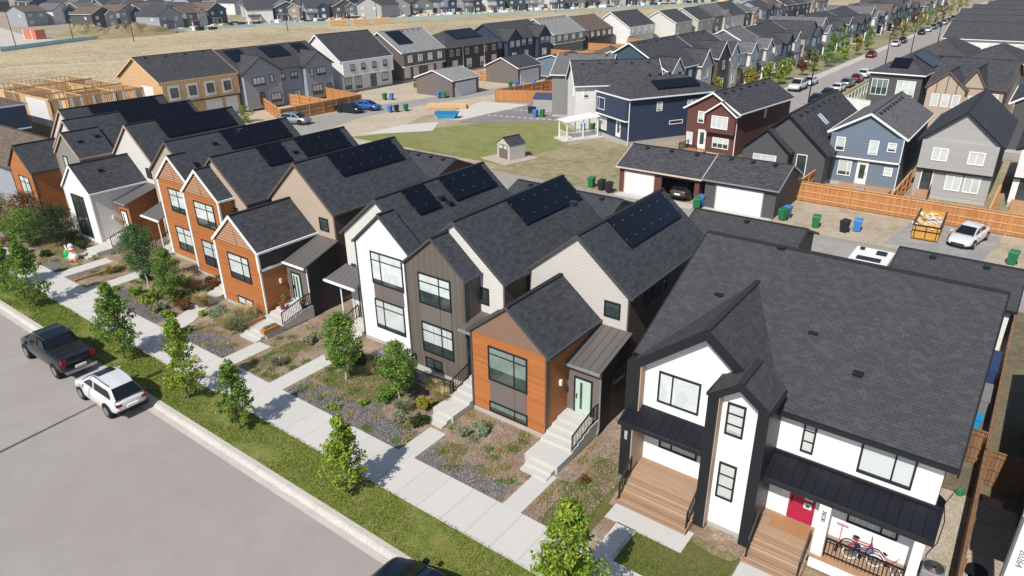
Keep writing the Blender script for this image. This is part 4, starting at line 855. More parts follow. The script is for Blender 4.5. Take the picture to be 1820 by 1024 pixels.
grey = house('house', 'pale warm grey two-storey house with tall charcoal gable roof beside the slate blue house', (-5.2, 73, 0), 0, 5.9, 14, 5.4, 7.9, 'y', grey_siding, asphalt_roof, black_trim,
    [('S', -1.35, 3.55, 1.25, 1.15, None, .3, g_white), ('S', 1.45, 3.55, 1.25, 1.15, None, .3, g_white), ('S', .15, .95, 1.25, 1.5, None, 0, g_white), ('S', 1.6, .95, 1.25, 1.5, None, 0, g_white)], doors=[('S', -2.0, .7, 2.15, g_dark)], over=(-2.95, 2.95, 2.75, .3))
steps(grey, -2.6, -1.4, -2.2, 0, 0, .7, 4, deck_wood, 'rear_steps'); railing(grey, [(-1.4, -2.1, .15), (-1.4, -.9, .7)], .8)
rw = house('house', 'white two-storey house at the right edge, half cut off, beside the pale grey gabled house', (2.4, 74, 0), 0, 6.2, 13, 5.2, 7.0, 'y', white_siding, asphalt_roof, black_trim,
    [('S', -1.2, 3.4, 1.3, 1.2, None, .3)], doors=[('S', -2.2, .7, 2.15, g_dark)], over=(-3.1, 3.1, 2.75, .3), cat='house')
steps(rw, -2.8, -1.6, -2.2, 0, 0, .7, 4, deck_wood, 'rear_steps')
# garages along the alley
def garage(label, x0, x1, yf, yb, eave, peak, axis, wm, rm, tm, doors=(), face='S', rot=0, loc=None, open_=None, vent=0, name='garage'):
    t = thing(name, label, 'garage', loc or ((x0+x1)/2, yf, 0), rot); w2 = (x1-x0)/2; d = yb-yf
    m = M(); gable_prism(m, -w2, w2, (.12 if open_ else 0), d, 0, eave, peak, axis)
    if open_:   # a shell with a real opening in front
        m = M(); a, b, h = open_
        m.box(-w2, a, 0, .15, 0, eave); m.box(b, w2, 0, .15, 0, eave); m.box(a, b, 0, .15, h, eave)
        m.box(-w2, -w2+.15, .15, d, 0, eave); m.box(w2-.15, w2, .15, d, 0, eave); m.box(-w2+.15, w2-.15, d-.15, d, 0, eave)
        for x in (-w2, w2-.15): m.hexa([(x, 0, eave), (x+.15, 0, eave), (x+.15, d, eave), (x, d, eave), (x, d/2-.01, peak-.02), (x+.15, d/2-.01, peak-.02), (x+.15, d/2+.01, peak-.02), (x, d/2+.01, peak-.02)])
    m.build('wall', wm, t); m = M(); gable_roof(m, -w2, w2, 0, d, eave, peak, axis, .3, .25); m.build('roof', rm, t)
    m = M(); gable_fascia(m, -w2, w2, 0, d, eave, peak, axis, .3, .25, w_=.12); m.build('fascia', tm, t)
    for (fa, a, b, h) in doors:
        c = {'S': 0, 'N': d, 'E': w2, 'W': -w2}[fa]; m = M(); fbox(m, fa, c, a, b, .02, h, -.02, .02); m.build('garage_door', garage_door, t)
        m = M(); fbox(m, fa, c, a-.1, a, 0, h+.1, -.02, .06); fbox(m, fa, c, b, b+.1, 0, h+.1, -.02, .06); fbox(m, fa, c, a, b, h, h+.1, -.02, .06); m.build('door_surround', tm, t)
    if vent: vents(t, [(-w2+(2*w2)*(i+.6)/(vent+.2), d/2-.45, peak+.05) for i in range(vent)])
    return t
garage('maroon double garage with one bay open and a car inside', -31.3, -23.2, 58.7, 64.6, 2.55, 3.95, 'x', maroon_siding, shingle_far, plain('cream_trim', (.6, .5, .42), .6), [('S', -3.4, -.45, 2.1)], open_=(.35, 3.6, 2.15), vent=3)
garage('dark grey garage with one broad closed white door, next to the open maroon garage', -22.7, -16.4, 58.8, 65.0, 2.6, 3.95, 'x', dgrey_siding, shingle_far, gutter_m, [('S', -2.05, 2.05, 2.15)], vent=3)
garage('dark garage roof showing behind the solar-panelled end townhouse and above the broad duplex roof', -18.3, -10.9, 43.7, 49.7, 2.6, 3.75, 'x', umber_siding, shingle_plain, black_trim, [('N', -2, 2, 2.1)], vent=1)
garage('dark garage roof at the right edge behind the broad duplex roof', -4.9, 1.2, 43.6, 49.7, 2.6, 3.75, 'x', white_siding, shingle_plain, black_trim, [('N', -2, 2, 2.1)], vent=2)
garage('brown gabled garage peeking out behind the tan townhouse roof', -49.6, -43.0, 45.0, 51.0, 2.5, 3.7, 'x', maroon_siding, asphalt_roof, dark_trim, [('N', -2, 2, 2.1)], vent=4)
garage('long low garage roof behind the white and taupe townhouse gables', -33.6, -24.2, 42.6, 48.8, 2.5, 3.7, 'x', umber_siding, asphalt_roof, dark_trim, [('N', -3, 3, 2.1)], vent=4)
# neighbour at the bottom right
t = thing('house', 'white house with a numbered corner column at the bottom right edge', 'house', (3, 20.5, 0), world=True)
m = M(); gable_prism(m, 3.0, 11, 23.3, 36, .3, 5.4, 8.2, 'y'); m.build('wall', umber_siding, t); m = M(); m.box(3.05, 10.9, 23.35, 35.9, -.3, .32); m.build('foundation', foundation, t)
m = M(); gable_roof(m, 3.0, 11, 23.3, 36, 5.4, 8.2, oe=.45, orr=.3); m.build('roof', asphalt_roof, t); m = M(); gable_fascia(m, 3.0, 11, 23.3, 36, 5.4, 8.2, oe=.45, orr=.3); m.build('fascia', white_trim, t)
m = M(); m.box(2.3, 6, 20.0, 20.2, 6.2, 6.5); m.build('porch_beam', white_trim, t); m = M(); m.box(2.2, 2.34, 20.0, 23.4, 6.2, 6.36); m.build('porch_gutter', white_trim, t)
m = M(); m.box(2.28, 2.95, 20.1, 20.6, .1, 6.2); m.build('number_column', white_panel, t); m = M(); m.box(2.2, 6, 20.0, 23.4, 6.5, 6.6); m.build('porch_roof', seam_taupe, t)
m = M(); m.tube([(2.3, 20.72, 6.2), (2.3, 20.78, 5.9), (2.3, 20.78, .2)], .05, 6); m.build('downspout', gutter_m, t)
m = M(); m.box(2.88, 3.0, 24.2, 24.5, .9, 1.25); m.box(2.86, 3, 26.0, 26.2, .7, 1.0); m.build('vent_hood', white_plastic, t)
text_part(t, '20264', (2.5, 20.085, 4.75), .25, grey_trim).rotation_euler = (R(90), R(90), 0)

# ---- row facing the left alley (front face to +X) ----
def row2(label, ya, yb, eave, peak, axis, wm, rm, tm, wins, x=-100, d=11.5, **k): return house('house', label, (x, (ya+yb)/2, 0), R(90), yb-ya, d, eave, peak, axis, wm, rm, tm, wins, **k)
row2('very dark blue house with brown hipped roof at the left edge, beside open framing', 21, 33.6, 5.6, 7.4, 'h', navy_siding, shingle_brown, white_trim, [('S', 4.2, 3.6, 1.6, 1.5), ('S', 4.0, .8, 2.6, 1.9), ('S', .9, .8, 1.8, 1.9), ('S', -1.0, 3.6, 1.6, 1.4)], over=(-6.2, 6.3, 2.95, .5))
o = row2('half-built house clad in tan strand board with four wrapped windows under a charcoal roof', 50.9, 62.9, 6.0, 8.9, 'x', osb, shingle_far, raw_wood, [], vent=4, over=(-6, 6, 3.0, .5))
for u in (-4.4, -1.6, 1.2, 4.0):
    m = M(); fbox(m, 'S', -.5, u-.85, u+.85, 3.35, 5.35, 0, .02); m.build('window_wrap', housewrap, o); window(o, 'S', -.52, u-.55, u+.55, 3.75, 5.05, (), (), black_trim, g_dark)
m = M(); fbox(m, 'S', 0, .3, 3.0, .3, 2.7, 0, .02); fbox(m, 'S', 0, 3.6, 5.6, .3, 2.7, 0, .02); m.build('wall_wrap', housewrap, o); window(o, 'S', .02, .6, 2.8, .5, 2.5, (.5,), (), white_trim, g_dark); window(o, 'S', .02, 3.9, 5.2, .5, 2.5, (.5,), (), white_trim, g_blind)
m = M(); m.box(-6.06, -6.0, 2.0, 5.2, 2.6, 5.2); m.build('side_wrap', housewrap, o); window(o, 'W', -6.0, 6.5, 7.7, 4.2, 4.8, (), (), black_trim, g_dark)
# open timber framing
t = thing('unfinished_house', 'roofless house of pale timber studs and strand board under construction', 'house frame', (-100, 42.5, 0), R(90))
m = M(); w2, d = 6, 23
for (a, b, c, e) in ((-w2, w2, 0, .15), (-w2, w2, d-.15, d), (-w2, -w2+.15, 0, d), (w2-.15, w2, 0, d)): m.box(a, b, c, e, 0, 3.1)
m.build('lower_walls', osb, t)
m = M()
for u in (-w2, -3.4, -.7, 2.0, 4.7): m.box(u, u+1.1, 0, .15, 3.12, 5.7)
m.box(-w2, w2, -.01, .16, 5.4, 5.72); m.box(-w2, w2, -.01, .16, 3.1, 3.9); m.build('front_sheathing', osb, t)
for a_, b_ in ((.2, 9), (14, d)): m = M(); m.box(-w2-.03, -w2+.1, a_, b_, 3.1, 5.65); m.build('side_sheathing', osb, t)
m = M()
for u in (-4.9, -3.5, -2.3, -.8, .4, 1.9, 3.1, 4.6): m.box(u, u+.28, -.04, -.005, 3.2, 5.5)
m.box(-w2-.06, -w2-.03, 1, 7, 2.2, 5.5); m.build('house_wrap_strips', housewrap, t)
m = M()
for u in [(-w2+i*.6) for i in range(21)]:
    for y in (4.5, 11, 17, d-.2): m.box(u, u+.09, y, y+.14, 3.1, 5.6)
for y in [i*.6 for i in range(38)]:
    for u in (-w2+.1, -2, 2.2, w2-.1): m.box(u, u+.14, y, y+.09, 3.1, 5.6)
for y in (4.5, 11, 17, d-.2): m.box(-w2, w2, y, y+.12, 5.55, 5.62); m.box(-w2, w2, y, y+.14, 3.1, 3.2)
for u in (-w2+.1, -2, 2.2, w2-.1): m.box(u, u+.12, 0, d, 5.62, 5.7)
for y in (5, 14): m.bar((-w2, y, 5.7), (w2, y+.8, 5.75), .09, .2)
m.build('studs', raw_wood, t)
m = M(); m.box(-w2+.2, w2-.2, .3, d-.3, 3.0, 3.09); m.build('subfloor', osb, t)
for a_, b_, c_, d_ in ((-w2+.2, -2, 10.9, 11.0), (-2.0, 2.2, 4.55, 4.65), (2.3, w2-.2, 16.95, 17.05), (-2.05, -1.95, 4.6, 9), (2.2, 2.3, 9, 14)): m = M(); m.box(a_, b_, c_, d_, 3.12, 5.5); m.build('partition', raw_wood, t)
g3 = row2('pale blue-grey triplex with two gabled wings and black panels on its roof', 63.4, 80.8, 5.75, 8.7, 'x', midblue_siding, shingle_far, dark_trim,
    [('S', -6.0, 3.7, 2.2, 1.3, W2, 1.0, g_half), ('S', -3.6, 3.9, .7, 1.2, (), 1.0), ('S', -5.8, .8, .9, 1.9, (), 1.0, g_dark), ('S', -3.3, .9, 1.9, 1.4, W2, 1.0, g_half), ('S', -1.0, 3.8, 1.2, 1.1, None, 0, g_half), ('S', 1.4, 3.8, 1.4, 1.1, None, 0, g_half), ('S', 1.6, .9, 1.4, 1.1, None, 0, g_half), ('S', 4.2, 3.9, .7, 1.3, (), 1.0), ('S', 6.2, 3.9, 2.0, 1.3, W2, 1.0, g_half), ('S', 5.0, .9, 2.1, 1.6, W2, 1.0, g_half), ('S', 7.5, .5, .9, 2.0, (), 1.0, g_dark)],
    bumps=[(-8.6, -1.9, 1.0, .3, 5.7, 7.9, midblue_siding), (3.0, 8.6, 1.0, .3, 5.7, 7.7, midblue_siding)], fm=black_trim)
for (a, b) in ((-7.6, -4.6), (-1.2, 3.2), (5.0, 7.6)):
    z = lambda y: 5.75+.17+y*2.95/5.75; solar_array(g3, (a, 5.2, z(5.2)), (b, 5.2, z(5.2)), (b, 2.4, z(2.4)), (a, 2.4, z(2.4)), clamps=False)
row2('bright white two-storey house with broad charcoal roof above a green back lawn', 83.4, 95.4, 5.5, 9.5, 'x', white_siding, shingle_far, white_trim,
    [('S', -3.9, 3.7, .95, 1.15, None, .6, g_half), ('S', -1.4, 3.7, .95, 1.15, None, .6, g_half), ('S', 1.2, 3.7, .95, 1.15, None, .6, g_half), ('S', 3.9, 3.7, .95, 1.15, None, .6, g_half), ('S', -4.7, .6, 1.5, 2.0, None, 0, g_half), ('S', -2.3, .5, 1.4, 2.1, None, 0, g_half), ('S', 1.3, .4, 1.4, 2.2, None, 0, g_dark), ('S', 4.2, 1.0, 1.5, 1.5, None, 0, g_half)], over=(-6, 6, 3.0, .6), fm=black_trim)
g6 = row2('taupe and brown duplex with pale grey roof carrying one square block of panels', 98.2, 110.0, 5.5, 8.9, 'x', taupe_batten, shingle_light, white_trim,
    [('S', -4.2, 3.6, 1.1, 1.3, None, .6), ('S', -1.4, 3.6, 1.1, 1.3, None, .6), ('S', 1.4, 3.6, 1.1, 1.3, None, .6), ('S', 4.2, 3.6, 1.1, 1.3, None, .6), ('S', -4.6, .8, 1.6, 1.9, None, 0, g_white), ('S', -2.2, .4, 1.4, 2.2, None, 0, g_blind), ('S', 2.0, .4, 1.6, 2.2, None, 0, g_blind), ('S', 4.5, .8, 1.6, 1.9, None, 0, g_blind)], over=(-5.9, 5.9, 3.0, .6), vent=7)
z = lambda y: 5.5+.17+y*3.4/5.75; solar_array(g6, (-4.6, 5.4, z(5.4)), (-.6, 5.4, z(5.4)), (-.6, 1.8, z(1.8)), (-4.6, 1.8, z(1.8)), clamps=False)
g7 = row2('very dark brown long house with hipped roof and white downspouts in the alley row', 111.0, 128.0, 5.2, 7.9, 'h', dark_batten, shingle_far, grey_trim,
    [('S', u, 3.5, 1.0, 1.2, None, 0, g_dark) for u in (-7, -5, -2, 1, 4, 7)]+[('S', u, .8, 1.6, 1.8, None, 0, g_half) for u in (-6, -1.5, 3, 7)])
solar_array(g7, (-3, 5.3, 7.9), (5.5, 5.3, 7.9), (5.5, 2.0, 6.4), (-3, 2.0, 6.4), clamps=False)
for u in (-3.5, 3.6): m = M(); m.tube([(u, -.1, 5.1), (u, -.1, .3)], .07, 6); m.build('downspout', white_trim, g7)
row2('inky blue twin-gabled house with dark panelled roof in the alley row', 130.2, 147.2, 5.2, 8.3, 'x', navy_siding, shingle_far, dark_trim,
    [('S', u, 3.6, 1.4, 1.3, None, 1.0 if abs(u) > 3 else 0, g_half) for u in (-6.8, -4.6, -1, 1.6, 5.2, 7.2)]+[('S', u, .8, 1.5, 1.6, None, 1.0 if abs(u) > 3 else 0, g_half) for u in (-6, 0, 6)], bumps=[(-8.5, -3, 1, .3, 5.1, 7.3, navy_siding), (3.4, 8.5, 1, .3, 5.1, 7.3, navy_siding)])
row2('sage grey house with pale vented roof, past the inky blue twin gables', 150, 164, 4.9, 8.2, 'x', green_siding, shingle_light, white_trim, [('S', u, 3.3, 1.2, 1.2, None, .5) for u in (-5, -2, 1.5, 5)], over=(-7, 7, 2.7, .5), vent=7)
row2('brown-roofed taupe house between the sage grey house and the far white house', 166, 178.5, 4.7, 7.8, 'x', umber_siding, shingle_brown, grey_trim, [('S', u, 3.1, 1.2, 1.2, None, .5) for u in (-4.5, -1.5, 1.5, 4.5)], over=(-6.2, 6.2, 2.6, .5))
row2('far white house with white gable end and dark blue-grey roof in the alley row', 181, 196, 4.7, 8.2, 'x', white_siding, shingle_far, white_trim, [('S', u, 3.1, 1.2, 1.2, None, .5) for u in (-5.5, -2, 2, 5.5)], over=(-7.5, 7.5, 2.6, .5), x=-96)
FARW = [('white', white_siding), ('charcoal', dgrey_siding), ('beige', beige_siding), ('blue-grey', midblue_siding), ('taupe', umber_siding), ('deep teal', teal_siding), ('mid grey', grey_siding), ('cream', cream_siding), ('navy', navy_siding), ('sage', green_siding), ('tan', tan_siding), ('slate blue', slate_siding)]
FARR = [('charcoal', shingle_far), ('charcoal', shingle_far), ('grey', shingle_grey), ('brown', shingle_brown), ('pale grey', shingle_light)]
ORD = ['first', 'second', 'third', 'fourth', 'fifth', 'sixth', 'seventh', 'eighth', 'ninth', 'tenth', 'eleventh', 'twelfth', 'thirteenth', 'fourteenth', 'fifteenth', 'sixteenth', 'seventeenth', 'eighteenth', 'nineteenth', 'twentieth', 'twenty-first', 'twenty-second', 'twenty-third', 'twenty-fourth', 'twenty-fifth', 'twenty-sixth', 'twenty-seventh', 'twenty-eighth', 'twenty-ninth', 'thirtieth']
def farhouse(i, where, loc, rot, w_, d, eave, peak, axis, wi, ri, group, bay=False, gar=False, q=1):
    wn, wm = FARW[wi]; rn_, rm = FARR[ri]; wins = [('S', -w_*.28, eave-2.0, 1.3, 1.2, None, .0), ('S', w_*.22, eave-2.0, 1.3, 1.2, None, 0), ('S', -w_*.28, .9, 1.5, 1.5, None, 0), ('W', d*.3, eave-2, 1, 1, None, 0)]
    b = [(w_*.02, w_*.46, .9, .3, eave-.2, eave+1.4, FARW[(wi+5) % 12][1])] if bay else []
    if bay: wins[1] = ('S', w_*.24, eave-2.0, 1.3, 1.2, None, .9); wins.append(('S', w_*.24, .9, 1.6, 1.5, None, .9))
    t = house('house', f'{wn} house with {rn_} roof, {ORD[i]} {where}', loc, rot, w_, d, eave, peak, axis, wm, rm, white_trim if wi % 3 else dark_trim, wins, group, bumps=b)
    if 'left of the side street' in where or 'front row' in where:
        m = M(); m.box(-w_*.46, w_*.0, -1.9, 0, .1, .35); m.build('porch', concrete, t); m = M(); m.slab((-w_*.48, -2.1, 2.75), (w_*.02, -2.1, 2.75), (w_*.02, 0, 3.3), (-w_*.48, 0, 3.3), .12); m.build('porch_roof', rm, t)
        for u in (-w_*.44, -w_*.02): m = M(); m.box(u-.12, u+.12, -1.95, -1.7, .35, 2.75); m.build('porch_post', white_trim, t)
        door(t, 'S', 0, -w_*.1-.45, -w_*.1+.45, .35, 2.4, (red_paint, black_trim, white_plastic, mint)[i % 4], white_trim)
    if gar: m = M(); fbox(m, 'S', 0, .2, w_*.45, .1, 2.3, 0, .05); m.build('garage_door', garage_door, t)
    return t
rr = random.Random(21)
yy = 200
for i in range(11):
    w_ = rr.uniform(11, 14); farhouse(i, 'past the last white alley-row house', (-90-rr.random()*1.5, yy+w_/2, -.6), R(90), w_, 11, rr.uniform(5.0, 5.5), rr.uniform(7.8, 8.8), rr.choice('xxh'), rr.randrange(12), rr.choice((0, 0, 3, 2)), 'alley row houses receding up the left side', rr.random() < .5); yy += w_+2.2
# houses whose fronts face the side street on its left
beige = house('house', 'long cream house with charcoal roof turned partly away behind the navy house', (-45.1, 83.2, 0), R(42), 11.4, 6.2, 6.0, 8.5, 'x', white_siding, shingle_far, white_trim, [('W', 1.5, 4.3, .7, 1.3, ()), ('S', -4.3, 4.3, .7, 1.2, ()), ('S', .4, 4.6, 1.0, .7, ())], vent=5)
house('house', 'plain mid-grey side wall house beside the cedar enclosure and the long cream house', (-53.8, 87.6, 0), R(21), 8, 10, 6.0, 8.2, 'x', siding('warm_grey_siding', (.22, .215, .21), .17, line=.8), shingle_grey, white_trim, [('S', 1.2, 3.0, 1.0, .9, ())], vent=2)
L1 = [('teal duplex with charcoal bay, nearest on the left of the side street', (-44.6, 103.6, 0), R(86), 13.4, 12.5, 6.1, 9.5, teal_siding, shingle_far, [(-6.4, -3.0, .8, 3.0, 5.9, 7.6, white_siding), (2.6, 6.2, .9, .4, 5.9, 8.0, beige_siding)]),
      ('charcoal duplex with orange projecting bay, next up the left of the side street', (-45.6, 117.6, 0), R(88), 16, 12.5, 6.0, 9.2, dgrey_siding, shingle_far, [(-7.6, -5.4, 1.3, 2.9, 5.4, 7.0, orange_clad), (-1.5, 3.0, .8, .4, 5.9, 8.2, umber_siding), (4.2, 7.5, .6, .4, 5.9, 7.6, white_siding)])]
for lb, loc, rot, w_, d, e, p, wm, rm, bp in L1:
    house('house', lb, loc, rot, w_, d, e, p, 'x', wm, rm, white_trim, [('S', u, zz, 1.1, 1.5, (), o_) for u, o_ in (((-4.7, .8), (-1.6, 0), (.8, 0), (4.4, .9)) if w_ < 15 else ((-6.5, 1.3), (-3, 0), (.8, .8), (5.9, .6))) for zz in (1.0, 3.9)]+[('W', 6, 4, .9, 1.2, ())], bumps=bp, vent=7)
yy = 128
for i in range(24):
    w_ = rr.uniform(8.4, 10.2); farhouse(i, 'along the left of the side street', (-46.2+rr.uniform(-.8, 1.0), yy+w_/2, -.3), R(90), w_, 12.5, rr.uniform(5.2, 6.0), rr.uniform(8, 9.2), rr.choice('xxxy'), (0, 4, 7, 1, 0, 2, 11, 0, 6, 3, 0, 10)[(i*5+rr.randrange(3)) % 12], rr.choice((0, 0, 0, 3, 2)), 'houses lining the left of the side street', True); yy += w_+1.2
# garages between
garage('brick-red gabled garage with brown shingle roof in the middle distance', 0, 8.4, 0, 9, 4.9, 6.5, 'y', red_siding, shingle_brown, white_trim, [], rot=R(30), loc=(-62.3, 111.5, 0))
for i, (x, y, c, lb) in enumerate(((-66, 134, dgrey_siding, 'dark low garage'), (-63, 152, grey_siding, 'pale gabled garage'), (-63, 170, white_siding, 'white low garage'), (-62, 190, beige_siding, 'beige low garage'), (-62, 214, dgrey_siding, 'charcoal low garage'))):
    garage(f'{lb} between the alley row and the side street houses', 0, 7.4, 0, 7, 2.7, 4.2, 'xyxyx'[i], c, (shingle_far, shingle_light)[i % 2], white_trim, [], rot=R(90), loc=(x, y, 0))
garage('taupe garage with pale roof and one white door beside the left alley', 0, 7.0, 0, 8.3, 2.75, 4.1, 'x', taupe_panel, shingle_light, white_trim, [('S', -2.6, 2.6, 2.2)], rot=R(90), loc=(-80.8, 94.2, 0))
garage('grey-brown garage with white-edged charcoal roof farther up the left alley', 0, 7.4, 0, 7.6, 2.9, 4.5, 'x', taupe_panel, shingle_far, white_trim, [('S', -2.9, 2.9, 2.3)], rot=R(90), loc=(-80.0, 112, 0))
garage('pale teal garage with flat-looking dark roof at the top of the left alley', 0, 8, 0, 9, 2.7, 3.9, 'x', slate_siding, shingle_far, white_trim, [('S', -2.6, 2.6, 2.2)], rot=R(90), loc=(-76.5, 125, 0))
# houses right of the side street
hp = house('house', 'charcoal hip-roofed house with panels and two large white grid windows near the white fence', (-17.8, 113.5, 0), R(-4), 6.8, 16, 5.6, 7.9, 'h', dgrey_siding, shingle_far, white_trim, [('S', -1.9, 2.6, 2.2, 2.2, W2, 0, g_green), ('S', 1.5, 2.6, 2.4, 2.2, W2, 0, g_half), ('E', 3.5, 3, .6, 1.4, ()), ('E', 5, 3.4, .6, 1.2, ())], base=1)
solar_array(hp, (.5, 5.5, 7.64), (.5, 11.2, 7.64), (3.2, 11.2, 6.1), (3.2, 5.5, 6.1), clamps=False); solar_array(hp, (-1.2, 2.6, 7.42), (1.2, 2.6, 7.42), (1.2, .6, 6.3), (-1.2, .6, 6.3), clamps=False)
tn = house('house', 'tan half-timbered house with two brown-edged gables and three narrow windows', (-8.7, 108.6, 0), R(-3), 8.4, 15, 5.2, 7.8, 'x', tan_siding, shingle_far, plain('brown_trim', (.14, .10, .075), .6), [('S', -3.1, 2.6, .9, 1.6, (), .9, g_white), ('S', -1.9, 2.6, .9, 1.6, (), .9, g_white), ('S', -.7, 2.6, .9, 1.6, (), .9, g_white), ('S', 1.0, 2.6, .9, 1.6, (), .4, g_white), ('S', 3.2, 3.2, 1.0, 1.4, (), 0)], bumps=[(-4.2, .1, .9, -.6, 5.0, 6.9, tan_siding), (-.6, 2.3, .4, -.6, 5.0, 7.3, tan_siding)], base=1)
m = M()
for x in (-3.2, -2.05, -.9): m.box(x-.06, x+.06, -.94, -.9, 4.3, 6.0 if x != -2.05 else 6.8)
m.build('timber_strips', MATS['brown_trim'], tn)
house('house', 'hip-roofed reddish brown house with white grid windows behind the panelled charcoal house', (-16.4, 139.5, 0), R(-2), 7.6, 15, 5.6, 7.9, 'h', maroon_siding, shingle_far, black_trim, [('S', 1.2, 3.2, 2.4, 1.8, W2, 0, g_half), ('S', -2.6, 3.8, 1.0, 1.2)], base=1)
house('house', 'slate hip-roofed house with pale gutters just right of the hip-roofed reddish brown house', (-8.2, 134, 0), R(-2), 8, 14, 5.6, 7.7, 'h', slate_siding, shingle_far, white_trim, [('S', 2.2, 3, .8, 1.6, ())], base=1)
house('house', 'charcoal house with white bargeboards cut by the right edge, near the pale grey gabled house', (1.0, 97, 0), 0, 7.6, 14, 5.6, 7.9, 'y', dgrey_siding, shingle_far, white_trim, [('S', -.9, 3.0, 1.2, 1.5)], base=1, oe=.5)
house('house', 'white row of units under one long dark roof beyond the cross street on the right', (-8.6, 178, 0), R(-3), 24, 12, 5.2, 8.0, 'x', white_siding, shingle_far, white_trim, [('S', u, 2.6, 1.6, 1.8) for u in (-9, -3, 2, 7)], base=1)
yy = 205
for i in range(9):
    farhouse(i, 'of the dark roofs stacked up the right edge', (-15, yy, 0), R(-3), rr.uniform(14, 20), 11, 5.3, 8.0, 'x', (0, 10, 0, 6, 2, 0, 7, 1, 0)[i], 0, 'roofs stacked along the top right edge'); yy += 24
# rows beyond the haul road
def along(pts, start, step):
    s = 0; out = []; nxt = start
    for (a, b), (c, d) in zip(pts, pts[1:]):
        L = math.hypot(c-a, d-b)
        while nxt < s+L: f = (nxt-s)/L; out.append((a+(c-a)*f, b+(d-b)*f, math.atan2(d-b, c-a))); nxt += step
        s += L
    return out
P1 = [(-268, 148), (-276, 182), (-258, 212), (-236, 262), (-214, 312), (-184, 380), (-140, 490)]
for j, (dist, n0, nm_) in enumerate(((8, 26, 'in the front row beyond the haul road'), (44, 27, 'in the second row beyond the haul road'), (84, 28, 'in the third row beyond the haul road'))):
    for i, (x, y, a) in enumerate(along(P1, 4, 12.6)[:n0]):
        if j == 0 and 118 < y < 124: continue
        nx, ny = -math.sin(a), math.cos(a); w_ = rr.uniform(9.4, 11.2)
        farhouse(i, nm_, (x+nx*dist+rr.uniform(-1.5, 1.5), y+ny*dist, -.3), a, w_, 12, rr.uniform(5.4, 6.2), rr.uniform(8, 9.4), rr.choice('xyy'), rr.choice((0, 1, 6, 0, 1, 3, 7, 5, 4, 6, 9, 1)), rr.choice((0, 0, 0, 2, 3)), 'houses '+nm_, rr.random() < .5, rr.random() < .3)
for i, (x, y, wi) in enumerate(((-486, 178, 8), (-462, 190, 1), (-440, 176, 0), (-400, 172, 2), (-378, 170, 8), (-358, 167, 0), (-341, 165, 1), (-326, 164, 0), (-310, 161, 5), (-294, 159, 7), (-520, 168, 4))):
    farhouse(i, 'from the left in the top left cluster', (x, y, -.3), R(6), 17 if x < -430 else 12.5, 12, 6.0, 9.0, 'xyx'[i % 3], wi, 0, 'houses at the top left corner', i > 3, i > 3)
for i in range(14):
    farhouse(i, 'behind the top left cluster', (-560+i*24, 222+rr.uniform(-5, 5), -.3), R(6), 14, 12, 6.0, 9.0, rr.choice('xy'), rr.randrange(12), rr.choice((0, 0, 2)), 'houses behind the top left cluster', i % 2 == 0)
# ================= VEHICLES =================
def loft(m, secs):
    n = len(secs[0]); i0 = len(m.v)
    for s in secs: m.v += [tuple(p) for p in s]
    for a in range(len(secs)-1):
        for k in range(n): j = (k+1) % n; m.f.append((i0+a*n+k, i0+(a+1)*n+k, i0+(a+1)*n+j, i0+a*n+j)); m.uv.append([(0, 0)]*4)
    m.f.append(tuple(i0+k for k in range(n))); m.uv.append([(0, 0)]*n)
    m.f.append(tuple(i0+(len(secs)-1)*n+k for k in range(n))[::-1]); m.uv.append([(0, 0)]*n)
CARS = {
 'suv': dict(L=4.7, body=[(-2.34, .50, .90, .62), (-2.24, .34, 1.03, .80), (-1.6, .24, 1.06, .92), (-.6, .22, 1.02, .93), (.5, .22, 1.0, .93), (1.0, .23, 1.0, .92), (1.6, .25, .98, .92), (2.05, .28, .91, .88), (2.3, .34, .80, .78), (2.42, .42, .62, .62)],
   gh=[(-2.16, 1.06, .72), (-1.55, 1.47, .58), (-1.3, 1.55, .61), (-.8, 1.61, .63), (-.25, 1.63, .635), (.2, 1.6, .625), (.58, 1.5, .60), (1.42, .99, .72)], wx=(-1.4, 1.38), wr=.37, belt=1.02),
 'sedan': dict(L=4.7, body=[(-2.35, .45, .82, .68), (-2.2, .30, .98, .82), (-1.6, .22, 1.0, .90), (-.6, .20, .95, .91), (.5, .20, .92, .91), (1.0, .21, .93, .90), (1.6, .23, .86, .88), (2.15, .26, .74, .80), (2.35, .36, .58, .64)],
   gh=[(-1.85, .98, .72), (-1.1, 1.32, .58), (-.85, 1.39, .60), (-.35, 1.44, .61), (.1, 1.43, .60), (.4, 1.36, .58), (1.3, .92, .70)], wx=(-1.4, 1.42), wr=.34, belt=.94),
 'pickup': dict(L=5.9, body=[(-2.9, .55, 1.16, .86), (-2.84, .48, 1.26, .97), (-1.9, .42, 1.27, 1.0), (-.9, .40, 1.27, 1.0), (.6, .40, 1.24, 1.0), (1.3, .40, 1.24, .99), (2.0, .42, 1.18, .97), (2.7, .45, 1.06, .92), (2.92, .55, .92, .80)],
   gh=[(-1.0, 1.26, .86), (-.75, 1.86, .68), (.0, 1.95, .70), (.5, 1.94, .70), (.75, 1.88, .69), (1.55, 1.24, .84)], wx=(-1.85, 1.86), wr=.42, belt=1.24)}
